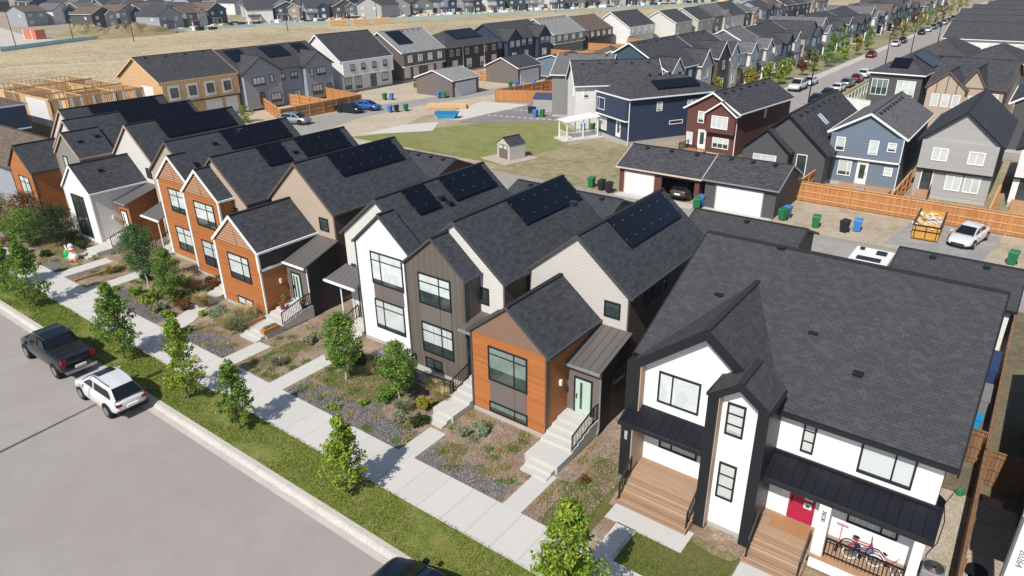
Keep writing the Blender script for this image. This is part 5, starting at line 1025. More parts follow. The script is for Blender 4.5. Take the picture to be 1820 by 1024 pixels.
def car(name, label, loc, head, style, paint, cat='car', hi=True, group=None, roofdark=False):
    S = CARS[style]; t = thing(name, label, cat, loc, head, group); B = S['body']
    m = M(); secs = []
    for x, zl, zb, hw in B:
        zm = zl+(zb-zl)*.5; secs.append([(x, -hw*.86, zl), (x, -hw, zl+.12), (x, -hw*1.0, zm), (x, -hw*.95, zb-.05), (x, -hw*.84, zb), (x, 0, zb+.035), (x, hw*.84, zb), (x, hw*.95, zb-.05), (x, hw, zm), (x, hw, zl+.12), (x, hw*.86, zl), (x, 0, zl)])
    loft(m, secs); b = m.build('body', paint, t, smooth=True)
    if hi: md = b.modifiers.new('sub', 'SUBSURF'); md.levels = 1; md.render_levels = 1
    G = S['gh']; m = M(); gl = []; zb = S['belt']-.12
    rp = [(x, z, hw) for x, z, hw in G]; secs = []
    for i, (x, z, hw) in enumerate(rp): secs.append([(x, -hw, z), (x, -hw*.9, z+.03), (x, 0, z+.055), (x, hw*.9, z+.03), (x, hw, z)])
    # cabin hull: roof strip + sides down to the belt
    i0 = len(m.v)
    bw = max(g[2] for g in G)+.06
    for (x, z, hw), s in zip(rp, secs):
        m.v += [(x, -min(bw, hw+(z-zb)*.28), zb)]+s+[(x, min(bw, hw+(z-zb)*.28), zb)]
    for a in range(len(rp)-1):
        for k in range(6): m.f.append((i0+a*7+k, i0+a*7+k+1, i0+(a+1)*7+k+1, i0+(a+1)*7+k)); m.uv.append([(0, 0)]*4)
    m.build('cabin', paint, t, smooth=False)
    def quad(name, p, q, r_, s_, o, inset=.06):
        P = [Vector(v) for v in (p, q, r_, s_)]; c = sum(P, Vector())/4; n = (P[1]-P[0]).cross(P[3]-P[0]).normalized()
        if n.dot(Vector(o)) < 0: n = -n
        g = M(); pts = [v+(c-v).normalized()*inset+n*(.015 if 'side' in name else .07) for v in P]; g.hexa([v-n*.03 for v in pts]+pts); g.build(name, carglass, t)
    a, bb, c_, d_ = rp[0], rp[1], rp[-2], rp[-1]
    quad('rear_window', (a[0], -a[2], a[1]+.0), (a[0], a[2], a[1]), (bb[0], bb[2], bb[1]), (bb[0], -bb[2], bb[1]), (-1, 0, .5))
    quad('windshield', (d_[0], -d_[2], d_[1]), (d_[0], d_[2], d_[1]), (c_[0], c_[2], c_[1]+.0), (c_[0], -c_[2], c_[1]), (1, 0, .8))
    zt = lambda x: next((p[1]+(q[1]-p[1])*(x-p[0])/(q[0]-p[0]) for p, q in zip(rp, rp[1:]) if p[0] <= x <= q[0]), rp[0][1])
    for sy in (-1, 1):
        zz = S['belt']+.04; xs = [rp[0][0]+.38, bb[0]+.25, -.02]; lo = lambda x: (x, sy*min(bw, .0+(rp[2][2]+(rp[2][1]-zz)*.28)), zz)
        hi_ = lambda x: (x, sy*(rp[2][2]+.045), min(zt(x), rp[2][1])-.07)
        x0_, x1_, x2_, x3_ = bb[0]-.12, bb[0]+.1, c_[0]-.05, d_[0]-.28
        quad('side_window', lo(x0_-.1), lo(-.02), hi_(-.05), hi_(x1_), (0, sy, .2), .05); quad('side_window', lo(.04), lo(x3_), hi_(x2_), hi_(.03), (0, sy, .2), .05)
    W = B[3][3]
    for x in S['wx']:
        for sy in (-1, 1):
            r = S['wr']; m = M(); m.cyl((x, sy*(W-.30), r+.02), (x, sy*(W+.004), r+.02), r+.06, r+.06, 16); 
            m.build('wheel_arch', rubber, t)
            m = M(); m.cyl((x, sy*(W-.26), r), (x, sy*(W+.02), r), r, r-.02, 18); wl = m.build('wheel', rubber, t)
            if hi:
                m = M(); m.cyl((x, sy*(W-.2), r), (x, sy*(W+.028), r), r*.66, r*.62, 14)
                m.build('rim', rim_m, wl)
    xr, xf = B[0][0], B[-1][0]
    for sy in (-1, 1):
        z0_ = B[1][2]-.26; m = M(); y = sy*B[1][3]*.78; m.box(xr+.02, xr+.2, y-.13, y+.13, z0_+.02, z0_+(.15 if style != 'pickup' else .28)); m.build('tail_light', redlamp, t)
        m = M(); z1 = B[-2][2]-.24; y = sy*B[-2][3]*.66; m.box(xf-.36, xf-.16, y-.14, y+.14, z1, z1+.1); m.build('headlight', headl, t)
        if hi: m = M(); m.box(d_[0]-.5, d_[0]-.3, W, W+.15, S['belt']-.02, S['belt']+.1) if sy > 0 else m.box(d_[0]-.5, d_[0]-.3, -(W+.15), -W, S['belt']-.02, S['belt']+.1); m.build('mirror', paint, t)
    if hi:
        m = M(); m.box(xr-.06, xr+.1, -.28, .28, B[0][1]+.12, B[0][1]+.26); m.build('number_plate', white_plastic, t)
        m = M(); m.box(xf-.1, xf+.02, -.45, .45, B[-1][1]+.02, B[-1][1]+.16); m.build('grille', rubber, t)
        m = M(); m.box(xr-.04, xr+.3, -W*.8, W*.8, B[0][1]-.1, B[0][1]+.06); m.build('bumper', rubber if style != 'pickup' else rim_m, t)
    if style == 'pickup':
        m = M()
        for i in range(3): m.box(-2.8+i*.6, -2.8+i*.6+.57, -.84, .84, 1.25, 1.33)
        m.build('bed_cover', plain('vinyl_cover', (.012, .012, .015), .55, .1) if 'vinyl_cover' not in MATS else MATS['vinyl_cover'], t)
    return t
pw = car_paint('white_paint', (.72, .73, .74)); pk = car_paint('black_paint', (.004, .005, .008), 0, .2); pn = car_paint('dark_blue_paint', (.006, .012, .035), .4); pr_ = car_paint('dark_red_paint', (.16, .01, .015)); pb = car_paint('blue_car_paint', (.02, .11, .40)); ps = car_paint('silver_paint', (.35, .36, .38), .7); pg = car_paint('grey_paint', (.09, .095, .1), .5)
car('pickup_truck', 'black pickup truck with a bed cover parked ahead of the white SUV', (-41.7, 12.06, -.15), R(180), 'pickup', pk, 'truck')
o = car('suv', 'white SUV with dark sunroof and red tail lights parked behind the black pickup', (-35.1, 11.86, -.15), R(180), 'suv', pw, 'SUV')
off(); m = M(); m.slab((-.15, -.45, 1.725), (.32, -.45, 1.68), (.32, .45, 1.68), (-.15, .45, 1.725), .02); m.build('sunroof', carglass, o)
for sy in (-1, 1): m = M(); m.bar((-1.4, sy*.57, 1.66), (.2, sy*.58, 1.73), .03, .04); m.build('roof_rail', ps, o)
car('sedan', 'glossy dark blue car at the bottom edge, only its bonnet and windscreen in view', (-12.85, 11.85, -.15), R(180), 'sedan', pn)
car('sports_sedan', 'white sporty sedan facing the camera on a gravel pad beside the orange dumpster', (-2.35, 62.0, 0), R(-102), 'sedan', pw)
car('suv', 'dark grey car parked inside the open bay of the maroon garage', (-25.3, 61.2, 0), R(90), 'suv', pg)
car('hatchback', 'silver hatchback parked behind the cedar fence nearest the townhouse roofs', (-85.6, 61.9, 0), R(20), 'suv', ps, hi=False)
car('sedan', 'black sedan parked beside the bright blue car by the left alley', (-85.6, 72.2, 0), R(12), 'sedan', pk, hi=False)
car('sedan', 'bright blue car parked beside the black sedan by the left alley', (-85.0, 75.2, 0), R(12), 'sedan', pb, hi=False)
car('sedan', 'dark red car parked next to the taller cedar enclosure at the left alley', (-74.6, 113, 0), R(80), 'sedan', pr_, hi=False)
proto = {}
def streetcar(label, x, y, style, paint, down=True):
    k = (style, paint.name); h = R(-90) if down else R(90)
    if k not in proto: proto[k] = car({'suv': 'suv', 'sedan': 'sedan', 'pickup': 'pickup_truck'}[style], label, (x, y, 0), h, style, paint, hi=False, group='cars parked along the side street')
    else: dup(proto[k], (x, y, 0), h, label)
streetcar('white pickup on the left kerb of the side street before a small white car', -35.0, 128.6, 'pickup', pw); streetcar('small white car directly behind the white pickup on the side street', -34.9, 135.6, 'sedan', pw)
streetcar('black SUV on the left kerb of the side street just past the maroon house roof', -35.1, 105.5, 'suv', pk)
for i, (x, y, s_, p_, lb) in enumerate(((-28.9, 118.0, 'sedan', pn, 'dark blue car nearest on the right kerb of the side street'), (-28.9, 124.5, 'sedan', pk, 'black car second on the right kerb of the side street'), (-28.9, 130.5, 'sedan', pw, 'white car third on the right kerb of the side street'),
      (-28.9, 136.8, 'suv', ps, 'silver SUV beside the white slatted fence on the side street'), (-28.9, 143.6, 'sedan', pr_, 'dark red car beside the white slatted fence on the side street'), (-28.9, 150, 'suv', pw, 'white SUV at the far end of the slatted fence on the side street'))): streetcar(lb, x, y, s_, p_, False)
streetcar('dark red car alone on the left kerb midway up the side street', -34.9, 184, 'sedan', pr_); streetcar('white car paired with a dark SUV farther up the side street', -34.9, 212, 'sedan', pw); streetcar('dark SUV paired with a white car farther up the side street', -34.9, 221, 'suv', pk)
for i in range(12): streetcar(f'{["dark", "white", "grey", "dark", "silver", "dark red"][i % 6]} car, {ORD[i]} in the distant kerbside line beyond the crossing', -34.8, 250+i*11, ('suv', 'sedan')[i % 2], (pk, pw, pg, pn, ps, pr_)[i % 6])
car('pickup_truck', 'blue pickup parked on bare earth in front of the top left cluster of houses', (-362, 156, 0), R(20), 'pickup', pb, 'truck', hi=False)
# trailer, dumpster, shed, containers
t = thing('caravan', 'flat white camper trailer roof with black hatches between the two dark garages', 'camper', (-6.6, 44.6, 0), world=True)
m = M(); m.box(-7.75, -5.45, 41, 48.1, .5, 2.95); m.build('body', white_plastic, t, bevel=.08); m = M(); m.box(-7.3, -5.9, 45.6, 46.1, 2.96, 3.05); m.build('awning_cover', black_trim, t)
for (x, y, s_) in ((-6.1, 47.2, .3), (-7.3, 47.5, .14), (-6.6, 43.5, .3)): m = M(); m.box(x-s_, x+s_, y-s_*.8, y+s_*.8, 2.96, 3.1); m.build('roof_hatch', black_trim, t)
m = M(); m.box(-5.44, -5.40, 41.3, 47.8, .7, 2.4); m.build('side_panel', black_trim, t)
for y in (43.8, 44.8): m = M(); m.cyl((-7.6, y, .35), (-5.6, y, .35), .35, .35, 12); m.build('wheel', rubber, t)
t = thing('dumpster', 'open yellow-orange steel dumpster full of debris beside the white sporty sedan', 'dumpster', (-5.2, 62.6, 0), R(2))
yel = plain('worn_yellow_steel', (.56, .29, .06), .55, .25, 3); m = M(); a, b, L_, h = -.95, .95, 2.3, 1.2
for q in ([(a, -L_), (b, -L_), (b, -L_+.06), (a, -L_+.06)], [(a, L_-.06), (b, L_-.06), (b, L_), (a, L_)], [(a, -L_), (a+.06, -L_), (a+.06, L_), (a, L_)], [(b-.06, -L_), (b, -L_), (b, L_), (b-.06, L_)]): m.hexa([(x, y, .15) for x, y in q]+[(x, y, h) for x, y in q])
m.box(a, b, -L_, L_, .12, .2); m.build('bin', yel, t); m = M()
for x in (-.75, 0, .75): m.box(x-.03, x+.03, -L_-.05, -L_, .2, h)
m.box(a-.03, b+.03, -L_-.05, -L_, .75, .82); m.box(a-.04, b+.04, -L_-.06, -L_+.02, h-.02, h+.06); m.box(a-.04, a+.08, -L_, L_, h-.01, h+.07); m.box(b-.08, b+.04, -L_, L_, h-.01, h+.07); m.build('ribs', black_trim, t)
r2_ = random.Random(5)
for nmx, mt in (('broken_board', raw_wood), ('rubble', housewrap), ('pale_board', raw_wood)):
    m = M()
    for _ in range(26): x, y = r2_.uniform(-.75, .6), r2_.uniform(-2.1, 2.0); s_ = r2_.uniform(.06, .3); z_ = r2_.uniform(.85, 1.02); m.bar((x, y, z_), (x+r2_.uniform(-.5, .5), y+r2_.uniform(-.4, .4), z_+r2_.uniform(-.1, .25)), s_, s_*.4)
    tag(m.build('debris', mt, t), None)
m = M(); m.box(-.85, .85, -2.2, 2.2, .2, .86); m.build('debris_base', MATS['dirt'] if 'dirt' in MATS else earth, t)
t = thing('garden_shed', 'small beige plastic shed with brown double doors and steep black roof on the grass', 'shed', (-48.2, 62.3, 0), R(-14))
m = M(); gable_prism(m, -1.1, 1.1, 0, 2.3, .1, 1.75, 2.45); m.build('wall', plain('beige_plastic', (.50, .48, .44), .6, .05), t); m = M(); gable_roof(m, -1.1, 1.1, 0, 2.3, 1.75, 2.45, oe=.08, orr=.06, t=.06); m.build('roof', asphalt_roof, t)
for a in (-.78, .02): m = M(); m.box(a, a+.76, -.03, .01, .15, 1.7); d = m.build('door', plain('shed_door_brown', (.16, .12, .095), .6) if 'shed_door_brown' not in MATS else MATS['shed_door_brown'], t); m = M(); m.box(a+.1, a+.66, -.045, -.02, 1.25, 1.6); m.build('door_light', g_white, d)
m = M(); m.box(-2.2, 2.4, -1.6, 3.2, .0, .08); o = m.build('gravel_pad', pebble_m, t)
t = thing('garden_shed', 'weathered grey shed with dark blue roof against the grey house by the cedar enclosure', 'shed', (-60.2, 88.4, 0), R(24)); m = M(); m.box(-1.9, 1.9, 0, 2.2, 0, 2.0); m.build('wall', grey_siding, t); m = M(); m.slab((-2.0, -.1, 2.0), (2.0, -.1, 2.0), (2.0, 2.4, 2.5), (-2.0, 2.4, 2.5), .08); m.build('roof', plain('dark_blue_roof', (.05, .07, .13), .6), t)
t = thing('wood_panel_stack', 'flat stack of pale plywood formwork lying on the alley edge', 'lumber stack', (-75.2, 83, 0), R(33)); m = M()
for i in range(5): m.box(-3.1+.05*(i % 2), 3.1, -.9, .9+.04*(i % 3), .05+i*.12, .15+i*.12)
m.build('panels', raw_wood, t)
t = thing('skip', 'low bright blue open skip at the end of the concrete pad', 'skip', (-69.9, 77.0, 0), R(25)); m = M(); m.hexa([(-1.3, -.6, .05), (1.3, -.6, .05), (1.3, .6, .05), (-1.3, .6, .05), (-1.7, -.75, .85), (1.7, -.75, .85), (1.7, .75, .85), (-1.7, .75, .85)]); m.build('bin', plain('bright_blue', (.02, .25, .50), .4, .05), t); m = M(); m.box(-1.75, 1.75, -.8, .8, .85, .9); m.build('rim', plain('blue_rim', (.015, .17, .36), .4), t)
t = thing('container', 'orange-red site container by the spur road', 'container', (-281, 104, 0), R(5)); m = M(); m.box(-4, 4, -1.6, 1.6, 0, 3); m.build('box', plain('faded_orange', (.55, .16, .09), .6), t); m = M(); m.box(1.2, 1.5, -1.66, 1.66, 0, 3.04); m.box(-4.05, -3.8, -1.66, 1.66, 0, 3.04); m.build('frame', white_trim, t)
for i, (x, y) in enumerate(((-229, 192), (-224.5, 200), (-221, 208))):
    t = thing('lumber_stack', f'pale yellow lumber bundle, {ORD[i]} in the line beside the haul road', 'lumber stack', (x, y, 0), R(60), 'lumber bundles by the haul road'); m = M()
    for j in range(4): m.box(-3.4, 3.4, -1.2, 1.2, .1+j*.55, .55+j*.55)
    m.build('bundle', raw_wood, t)
def mound(label, loc, r, h, seed):
    rr_ = random.Random(seed); m = M(); n = 28; k = 9; off(loc); g = [[Vector((loc[0]+(a/k)*r[0]*math.cos(b*6.283/n)*(1+rr_.uniform(-.12, .12)), loc[1]+(a/k)*r[1]*math.sin(b*6.283/n)*(1+rr_.uniform(-.12, .12)), loc[2]+h*(math.cos(a/k*math.pi)+1)/2*rr_.uniform(.65, 1.15)-.05)) for b in range(n)] for a in range(k+1)]
    for a in range(k):
        for b in range(n): m.face([g[a][b], g[a+1][b], g[a+1][(b+1) % n], g[a][(b+1) % n]])
    tag(m.build('dirt_mound', groundmat('mound_earth'+str(seed), [(.27, .20, .11), (.2, .17, .07), (.34, .27, .17)], (.2, 1, 6), fine=.6)), label, 'dirt mound')
mound('long brown dirt mound right of the orange-red container', (-262, 128, 0), (9, 20), 4.2, 1); mound('smaller weedy dirt mound behind the long brown one', (-288, 124, 0), (8, 11), 3.5, 2)
mound('low heap of soil and rubble behind the white vinyl-sided corner by the patio cover', (-50.5, 84, 0), (1.6, 1.4), .7, 3)
# ---- bins ----
def make_bin(label, x, y, c, rot=0, group='wheeled bins'):
    t = thing('wheeled_bin', label, 'bin', (x, y, 0), rot, group); m = M(); m.hexa([(-.24, -.24, .08), (.24, -.24, .08), (.24, .2, .08), (-.24, .2, .08), (-.3, -.34, .95), (.3, -.34, .95), (.3, .3, .95), (-.3, .3, .95)]); m.build('body', binm[c], t)
    m = M(); m.hexa([(-.32, -.37, .95), (.32, -.37, .95), (.32, .36, .95), (-.32, .36, .95), (-.28, -.3, 1.03), (.28, -.3, 1.03), (.28, .36, 1.06), (-.28, .36, 1.06)]); m.build('lid', binm[c], t)
    for s_ in (-1, 1): m = M(); m.cyl((s_*.22, .24, .12), (s_*.31, .24, .12), .12, .12, 10); m.build('wheel', rubber, t)
    return t
bp = {}
BINS = [('green', -34.2, 58.4, 'green bin left of two black bins by the maroon garage'), ('black', -32.9, 58.1, 'black bin next to the green one by the maroon garage'), ('black', -31.9, 57.8, 'black bin nearest the closed white door of the maroon garage'),
 ('green', -22.95, 57.9, 'green bin in the gap between the two garages'), ('blue', -22.9, 58.7, 'blue bin tucked behind the green one between the two garages'), ('blue', -15.6, 59.9, 'blue bin at the corner of the dark grey garage'), ('green', -15.7, 59.1, 'green bin in front of the blue one at the dark grey garage corner'),
 ('green', -12.9, 58.8, 'green bin alone on the rough yard left of the black and blue pair'), ('black', -10.7, 58.9, 'black bin paired with a blue one on the rough yard'), ('blue', -9.9, 59.7, 'blue bin paired with a black one on the rough yard'), ('green', .75, 58.6, 'green bin at the far right beyond the white sedan'),
 ('green', -89.2, 83.0, 'green bin on the lawn of the bright white house'), ('blue', -88.2, 83.6, 'blue bin on the lawn of the bright white house'), ('blue', -80.2, 75.5, 'blue bin at the left alley edge next to a black one'), ('black', -79.6, 76.3, 'black bin between blue and green at the left alley'), ('green', -78.9, 77.6, 'green bin of the three at the left alley edge'),
 ('blue', -82.4, 89.0, 'blue bin in front of the taupe garage'), ('green', -81.7, 89.6, 'green bin in front of the taupe garage'), ('green', -78.9, 104.5, 'green bin beside a blue one near the cedar enclosure'), ('blue', -78.3, 105.6, 'blue bin beside a green one near the cedar enclosure'), ('blue', -59.4, 84.6, 'blue bin on the dark stone yard'), ('green', -58.6, 85.2, 'green bin on the dark stone yard'),
 ('blue', -48.6, 80.2, 'blue bin behind the white patio cover'), ('green', -47.6, 80.9, 'green bin behind the white patio cover'), ('blue', -76.9, 109, 'blue bin at the farther grey-brown garage'), ('blue', -9.6, 48.6, 'blue bin at the end wall of the dark garage near the camper')]
for c, x, y, lb in BINS:
    if c not in bp: bp[c] = make_bin(lb, x, y, c)
    else: dup(bp[c], (x, y, 0), R(rnd.uniform(-25, 25)), lb)
# ---- fences ----
rail_m = plain('fence_rail_wood', (.62, .36, .17), .6, .15, 4)
def fence(label, pts, h=1.8, mat=None, z=0, slat=False, name='wood_fence', rails=True, railside=1):
    mat = mat or cedar; t = thing(name, label, 'fence', (pts[0][0], pts[0][1], z), world=True)
    mb = M(); mr = M()
    for (a, b), (c, d) in zip(pts, pts[1:]):
        L = math.hypot(c-a, d-b); ux, uy = (c-a)/L, (d-b)/L; nx, ny = -uy*railside, ux*railside; n = int(L/.145)
        for i in range(n):
            q = i*.145+.004; e = q+.137; j = rnd.uniform(-.008, .008); hh = h+rnd.uniform(-.012, .012)
            if slat and i % 3 == 0: continue
            mb.hexa([(a+ux*s_+nx*(k+j), b+uy*s_+ny*(k+j), z+.04) for s_, k in ((q, 0), (e, 0), (e, .02), (q, .02))]+[(a+ux*s_+nx*(k+j), b+uy*s_+ny*(k+j), z+hh) for s_, k in ((q, 0), (e, 0), (e, .02), (q, .02))])
        if rails:
            for zz in (.35, h*.52, h-.18): mr.bar((a-nx*.03, b-ny*.03, z+zz), (c-nx*.03, d-ny*.03, z+zz), .04, .08)
        mr.bar((a, b, z+h+.02), (c, d, z+h+.02), .12, .03)
        k = max(1, round(L/2.4))
        for i in range(k+1): x, y = a+(c-a)*i/k-nx*.07, b+(d-b)*i/k-ny*.07; p = M(); p.box(x-.05, x+.05, y-.05, y+.05, z, z+h+.04); p.build('fence_post', mat, t)
    mb.build('boards', mat, t); mr.build('rails', rail_m if mat == cedar else mat, t); return t
fence('long honey-coloured cedar fence behind the rough yard, running past the dumpster', [(-16.6, 65.5), (14, 65.3)], railside=1)
fence('cedar side fence between the charcoal one-storey house and the slate blue house', [(-16.4, 65.8), (-16.2, 73)]); fence('cedar side fence between the slate blue house and the pale grey gabled house', [(-8.75, 65.8), (-8.7, 75)]); fence('cedar side fence between the pale grey gabled house and the white house', [(-1.6, 65.8), (-1.5, 74)])
fence('brown fence running back along the side of the white duplex', [(1.45, 20.6), (1.45, 30)], 1.75, wood('brown_boards', (.16, .085, .045), (.30, .17, .095), .14, True)); fence('farther length of brown fence beside the duplex backyard', [(1.46, 30.2), (1.46, 50)], 1.75, MATS['brown_boards'])
fence('short brown gate fence between the long brown fence and the bottom right house', [(1.6, 30.2), (2.95, 30.2)], 1.7, MATS['brown_boards']); fence('short brown return fence between the duplex side wall and the long brown fence', [(.3, 31.5), (1.4, 31.5)], 1.7, MATS['brown_boards'])
fence('cedar fence with a mid panel and corner round the triplex backyard', [(-98.6, 66.2), (-88.2, 61.6), (-88.2, 77.0), (-98.8, 78.6)]); fence('low cedar divider inside the triplex backyard', [(-98.6, 71), (-88.4, 71)])
fence('bright cedar enclosure beside the left alley with the dark red car behind', [(-71.0, 105.6), (-72.6, 91.9), (-65.7, 94.9), (-59.5, 97.2)], railside=-1); fence('inner run of cedar fence behind the cedar enclosure', [(-71, 106), (-60, 108)])
fence('cedar corner fence between the taupe garage and the very dark brown house', [(-98, 108.4), (-86.8, 108.4), (-86.8, 118)]); fence('cedar fences of the inky blue house backyard', [(-99, 128.6), (-86, 128.6), (-86, 147), (-99, 147.6)]); fence('cedar fences behind the sage grey and brown-roofed houses', [(-86, 147.6), (-85, 180), (-96, 180.4)]); fence('cedar divider between the sage grey and brown-roofed backyards', [(-99, 165), (-85.6, 165)])
vin = plain('white_vinyl', (.74, .74, .73), .45, .03)
fence('solid white vinyl fence panel below the slatted run near the panelled charcoal house', [(-24.0, 113.8), (-20.2, 112.2)], 1.9, vin, rails=False, name='vinyl_fence'); fence('white slatted vinyl fence along the right pavement of the side street', [(-24.2, 114.2), (-24.9, 150)], 1.7, vin, slat=True, rails=False, name='vinyl_fence')
m = M(); o = None
# ---- lamps ----
def lamp(label, x, y, h=8.4, arm=(-1.6, 0), group='street lamps'):
    t = thing('street_lamp', label, 'street lamp', (x, y, 0), 0, group); m = M(); m.cyl((0, 0, 0), (0, 0, h-.9), .11, .07, 8); m.build('pole', black_metal, t)
    m = M(); P = [(arm[0]*(1-math.cos(a)), arm[1]*(1-math.cos(a)), h-.9+math.sin(a)*.9) for a in (0, .4, .8, 1.2, 1.57)]; m.tube(P, .05, 6); m.build('arm', black_metal, t)
    m = M(); e = P[-1]; m.box(e[0]-.45, e[0]+.2, e[1]-.14, e[1]+.14, e[2]-.07, e[2]+.06); m.build('lamp_head', grey_trim, t); return t
l0 = lamp('nearest street lamp on the right of the side street, rising over the skylight roof', -27.6, 108)
dup(l0, (-25.6, 149, 0), 0, 'second street lamp up the right of the side street, above the panelled roof'); dup(l0, (-27.2, 186, 0), 0, 'third street lamp up the right of the side street'); dup(l0, (-27.2, 226, 0), 0, 'fourth street lamp up the right of the side street'); dup(l0, (-38.0, 240, 0), R(180), 'street lamp on the far left pavement beyond the crossing'); dup(l0, (-38.4, 300, 0), R(180), 'tiny street lamp farthest up the side street')
for i, (x, y) in enumerate(((-251, 87), (-262, 108), (-238, 116), (-226, 166), (-224, 208), (-196, 296), (-171, 356))): dup(l0, (x, y, 0), R(90), f'{ORD[i]} lamp post from the left along the haul road', None, (1.2, 1.2, 1.25))
dup(l0, (-34.35, -1.0, 0), R(-90), 'street lamp on the far side of the near road whose long shadow crosses the asphalt', None, (1.0, 1.0, 1.75))
# ---- front yard and porch props ----
cedarbox = wood('planter_boards', (.42, .17, .07), (.55, .26, .12), .12)
for i, (x, y, lb) in enumerate(((-35.75, 20.9, 'left wooden planter box on the entry steps of the low orange townhouse'), (-34.0, 20.75, 'right wooden planter box on the entry steps of the low orange townhouse'))):
    t = thing('planter_box', lb, 'planter', (x, y, .36), world=True); m = M(); m.box(x-.19, x+.19, y-.55, y+.55, .36, .62); m.build('box', cedarbox, t); m = M(); leafcloud(m, [(Vector((x, y+k*.1, .68)), .12) for k in range(-4, 5)], 240, .045, random.Random(i), 1); m.build('plants', leaf_mid, t, fix=False)
for i, (x, y, z_, lb) in enumerate(((-35.6, 23.1, .84, 'pot of red flowers against the wall on the low orange townhouse porch'), (-34.05, 23.3, .84, 'pot of red flowers by the railing on the low orange townhouse porch'), (-35.2, 22.6, .7, 'small red and white flower pot on the porch edge'))):
    t = thing('flower_pot', lb, 'flower pot', (x, y, z_), world=True); m = M(); m.cyl((x, y, z_), (x, y, z_+.28), .11, .16, 12); m.build('pot', red_paint if i != 1 else dark_trim, t); m = M(); leafcloud(m, [(Vector((x, y, z_+.42)), .2)], 160, .05, random.Random(i+9), 1); m.build('foliage', leaf_mid, t, fix=False); m = M(); leafcloud(m, [(Vector((x, y, z_+.48)), .2)], 60, .045, random.Random(i+3), 1); m.build('blossoms', red_paint, t, fix=False)
t = thing('inflatable_figure', 'deflating white, green and orange yard inflatable on the mulch by the white gabled bay', 'yard inflatable', (-56.9, 19.4, 0), R(10))
m = M(); m.ball((0, 0, 1.15), .2, 14); m.build('head', white_plastic, t, smooth=True); m = M(); m.ball((0, 0, .75), .3, 12, (1, .8, 1)); m.ball((.05, 0, .3), .42, 12, (1, .8, .8)); m.build('body', white_plastic, t, smooth=True)
m = M(); m.tube([(-.32, -.1, .75), (-.5, -.1, 1.05), (-.52, -.1, 1.2)], .06, 8); m.build('arm', white_plastic, t); m = M(); m.ball((-.6, 0, .45), .36, 12, (.7, .8, 1.2)); m.ball((-.35, -.1, .15), .3, 12, (1.3, 1, .5)); m.build('green_bag', plain('green_nylon', (.02, .42, .12), .5), t, smooth=True)
m = M(); m.torus((0, 0, .88), .26, .08, 'z'); m.build('scarf', plain('orange_nylon', (.62, .13, .05), .5), t, smooth=True); m = M(); m.ball((.42, -.15, .1), .16, 10, (1.4, 1, .7)); m.ball((.1, -.32, .1), .15, 10, (1.4, 1, .7)); m.build('feet', MATS['orange_nylon'], t, smooth=True)
t = thing('air_conditioner', 'round-topped grey air conditioner unit at the duplex side wall by the bottom edge', 'air conditioner', (.75, 23.1, 0), world=True)
m = M(); m.box(.4, 1.1, 22.75, 23.45, .05, .78); m.build('cabinet', plain('condenser_grey', (.30, .30, .31), .45, .05, metal=.3), t, bevel=.05); m = M()
for r_ in (.1, .17, .24, .31): m.torus((.75, 23.1, .80), r_, .012, 'z', 20, 5)
m.build('fan_guard', ps, t); m = M(); m.cyl((.75, 23.1, .785), (.75, 23.1, .8), .33, .33, 20); m.build('fan_well', rubber, t)
t = thing('fire_table', 'round black table lid on the pavers behind the brown fence', 'table', (2.0, 24.3, 0), world=True); m = M(); m.cyl((2.0, 24.3, .36), (2.0, 24.3, .42), .34, .34, 24); m.build('top', black_metal, t); m = M(); m.cyl((2.0, 24.3, 0), (2.0, 24.3, .36), .05, .05, 8); m.cyl((2.0, 24.3, 0), (2.0, 24.3, .03), .2, .2, 12); m.build('stand', black_metal, t)
m = M()
for i in range(10): m.box(1.75+.05*(i % 2), 2.45+.05*(i % 2), 20.2+i*.95, 20.9+i*.95, .0, .03)
struct('pavers', m, plain('beige_paver', (.40, .36, .30), .9, .1))
t = thing('hose_reel', 'green coiled garden hose on the gravel beside the brown fence', 'garden hose', (1.0, 28.9, 0), world=True); m = M()
for k in range(5): m.torus((1.0, 28.9, .08+k*.03), .13+.01*k, .018, 'z', 22, 6)
m.build('hose', plain('hose_green', (.03, .20, .08), .4), t, smooth=True); m = M(); m.tube([(.8, 28.8, .06), (.6, 27.9, .03), (.75, 26.8, .03), (.7, 25.4, .03), (.45, 24.5, .03), (.55, 23.7, .03)], .018, 6); m.build('hose_tail', black_metal, t)
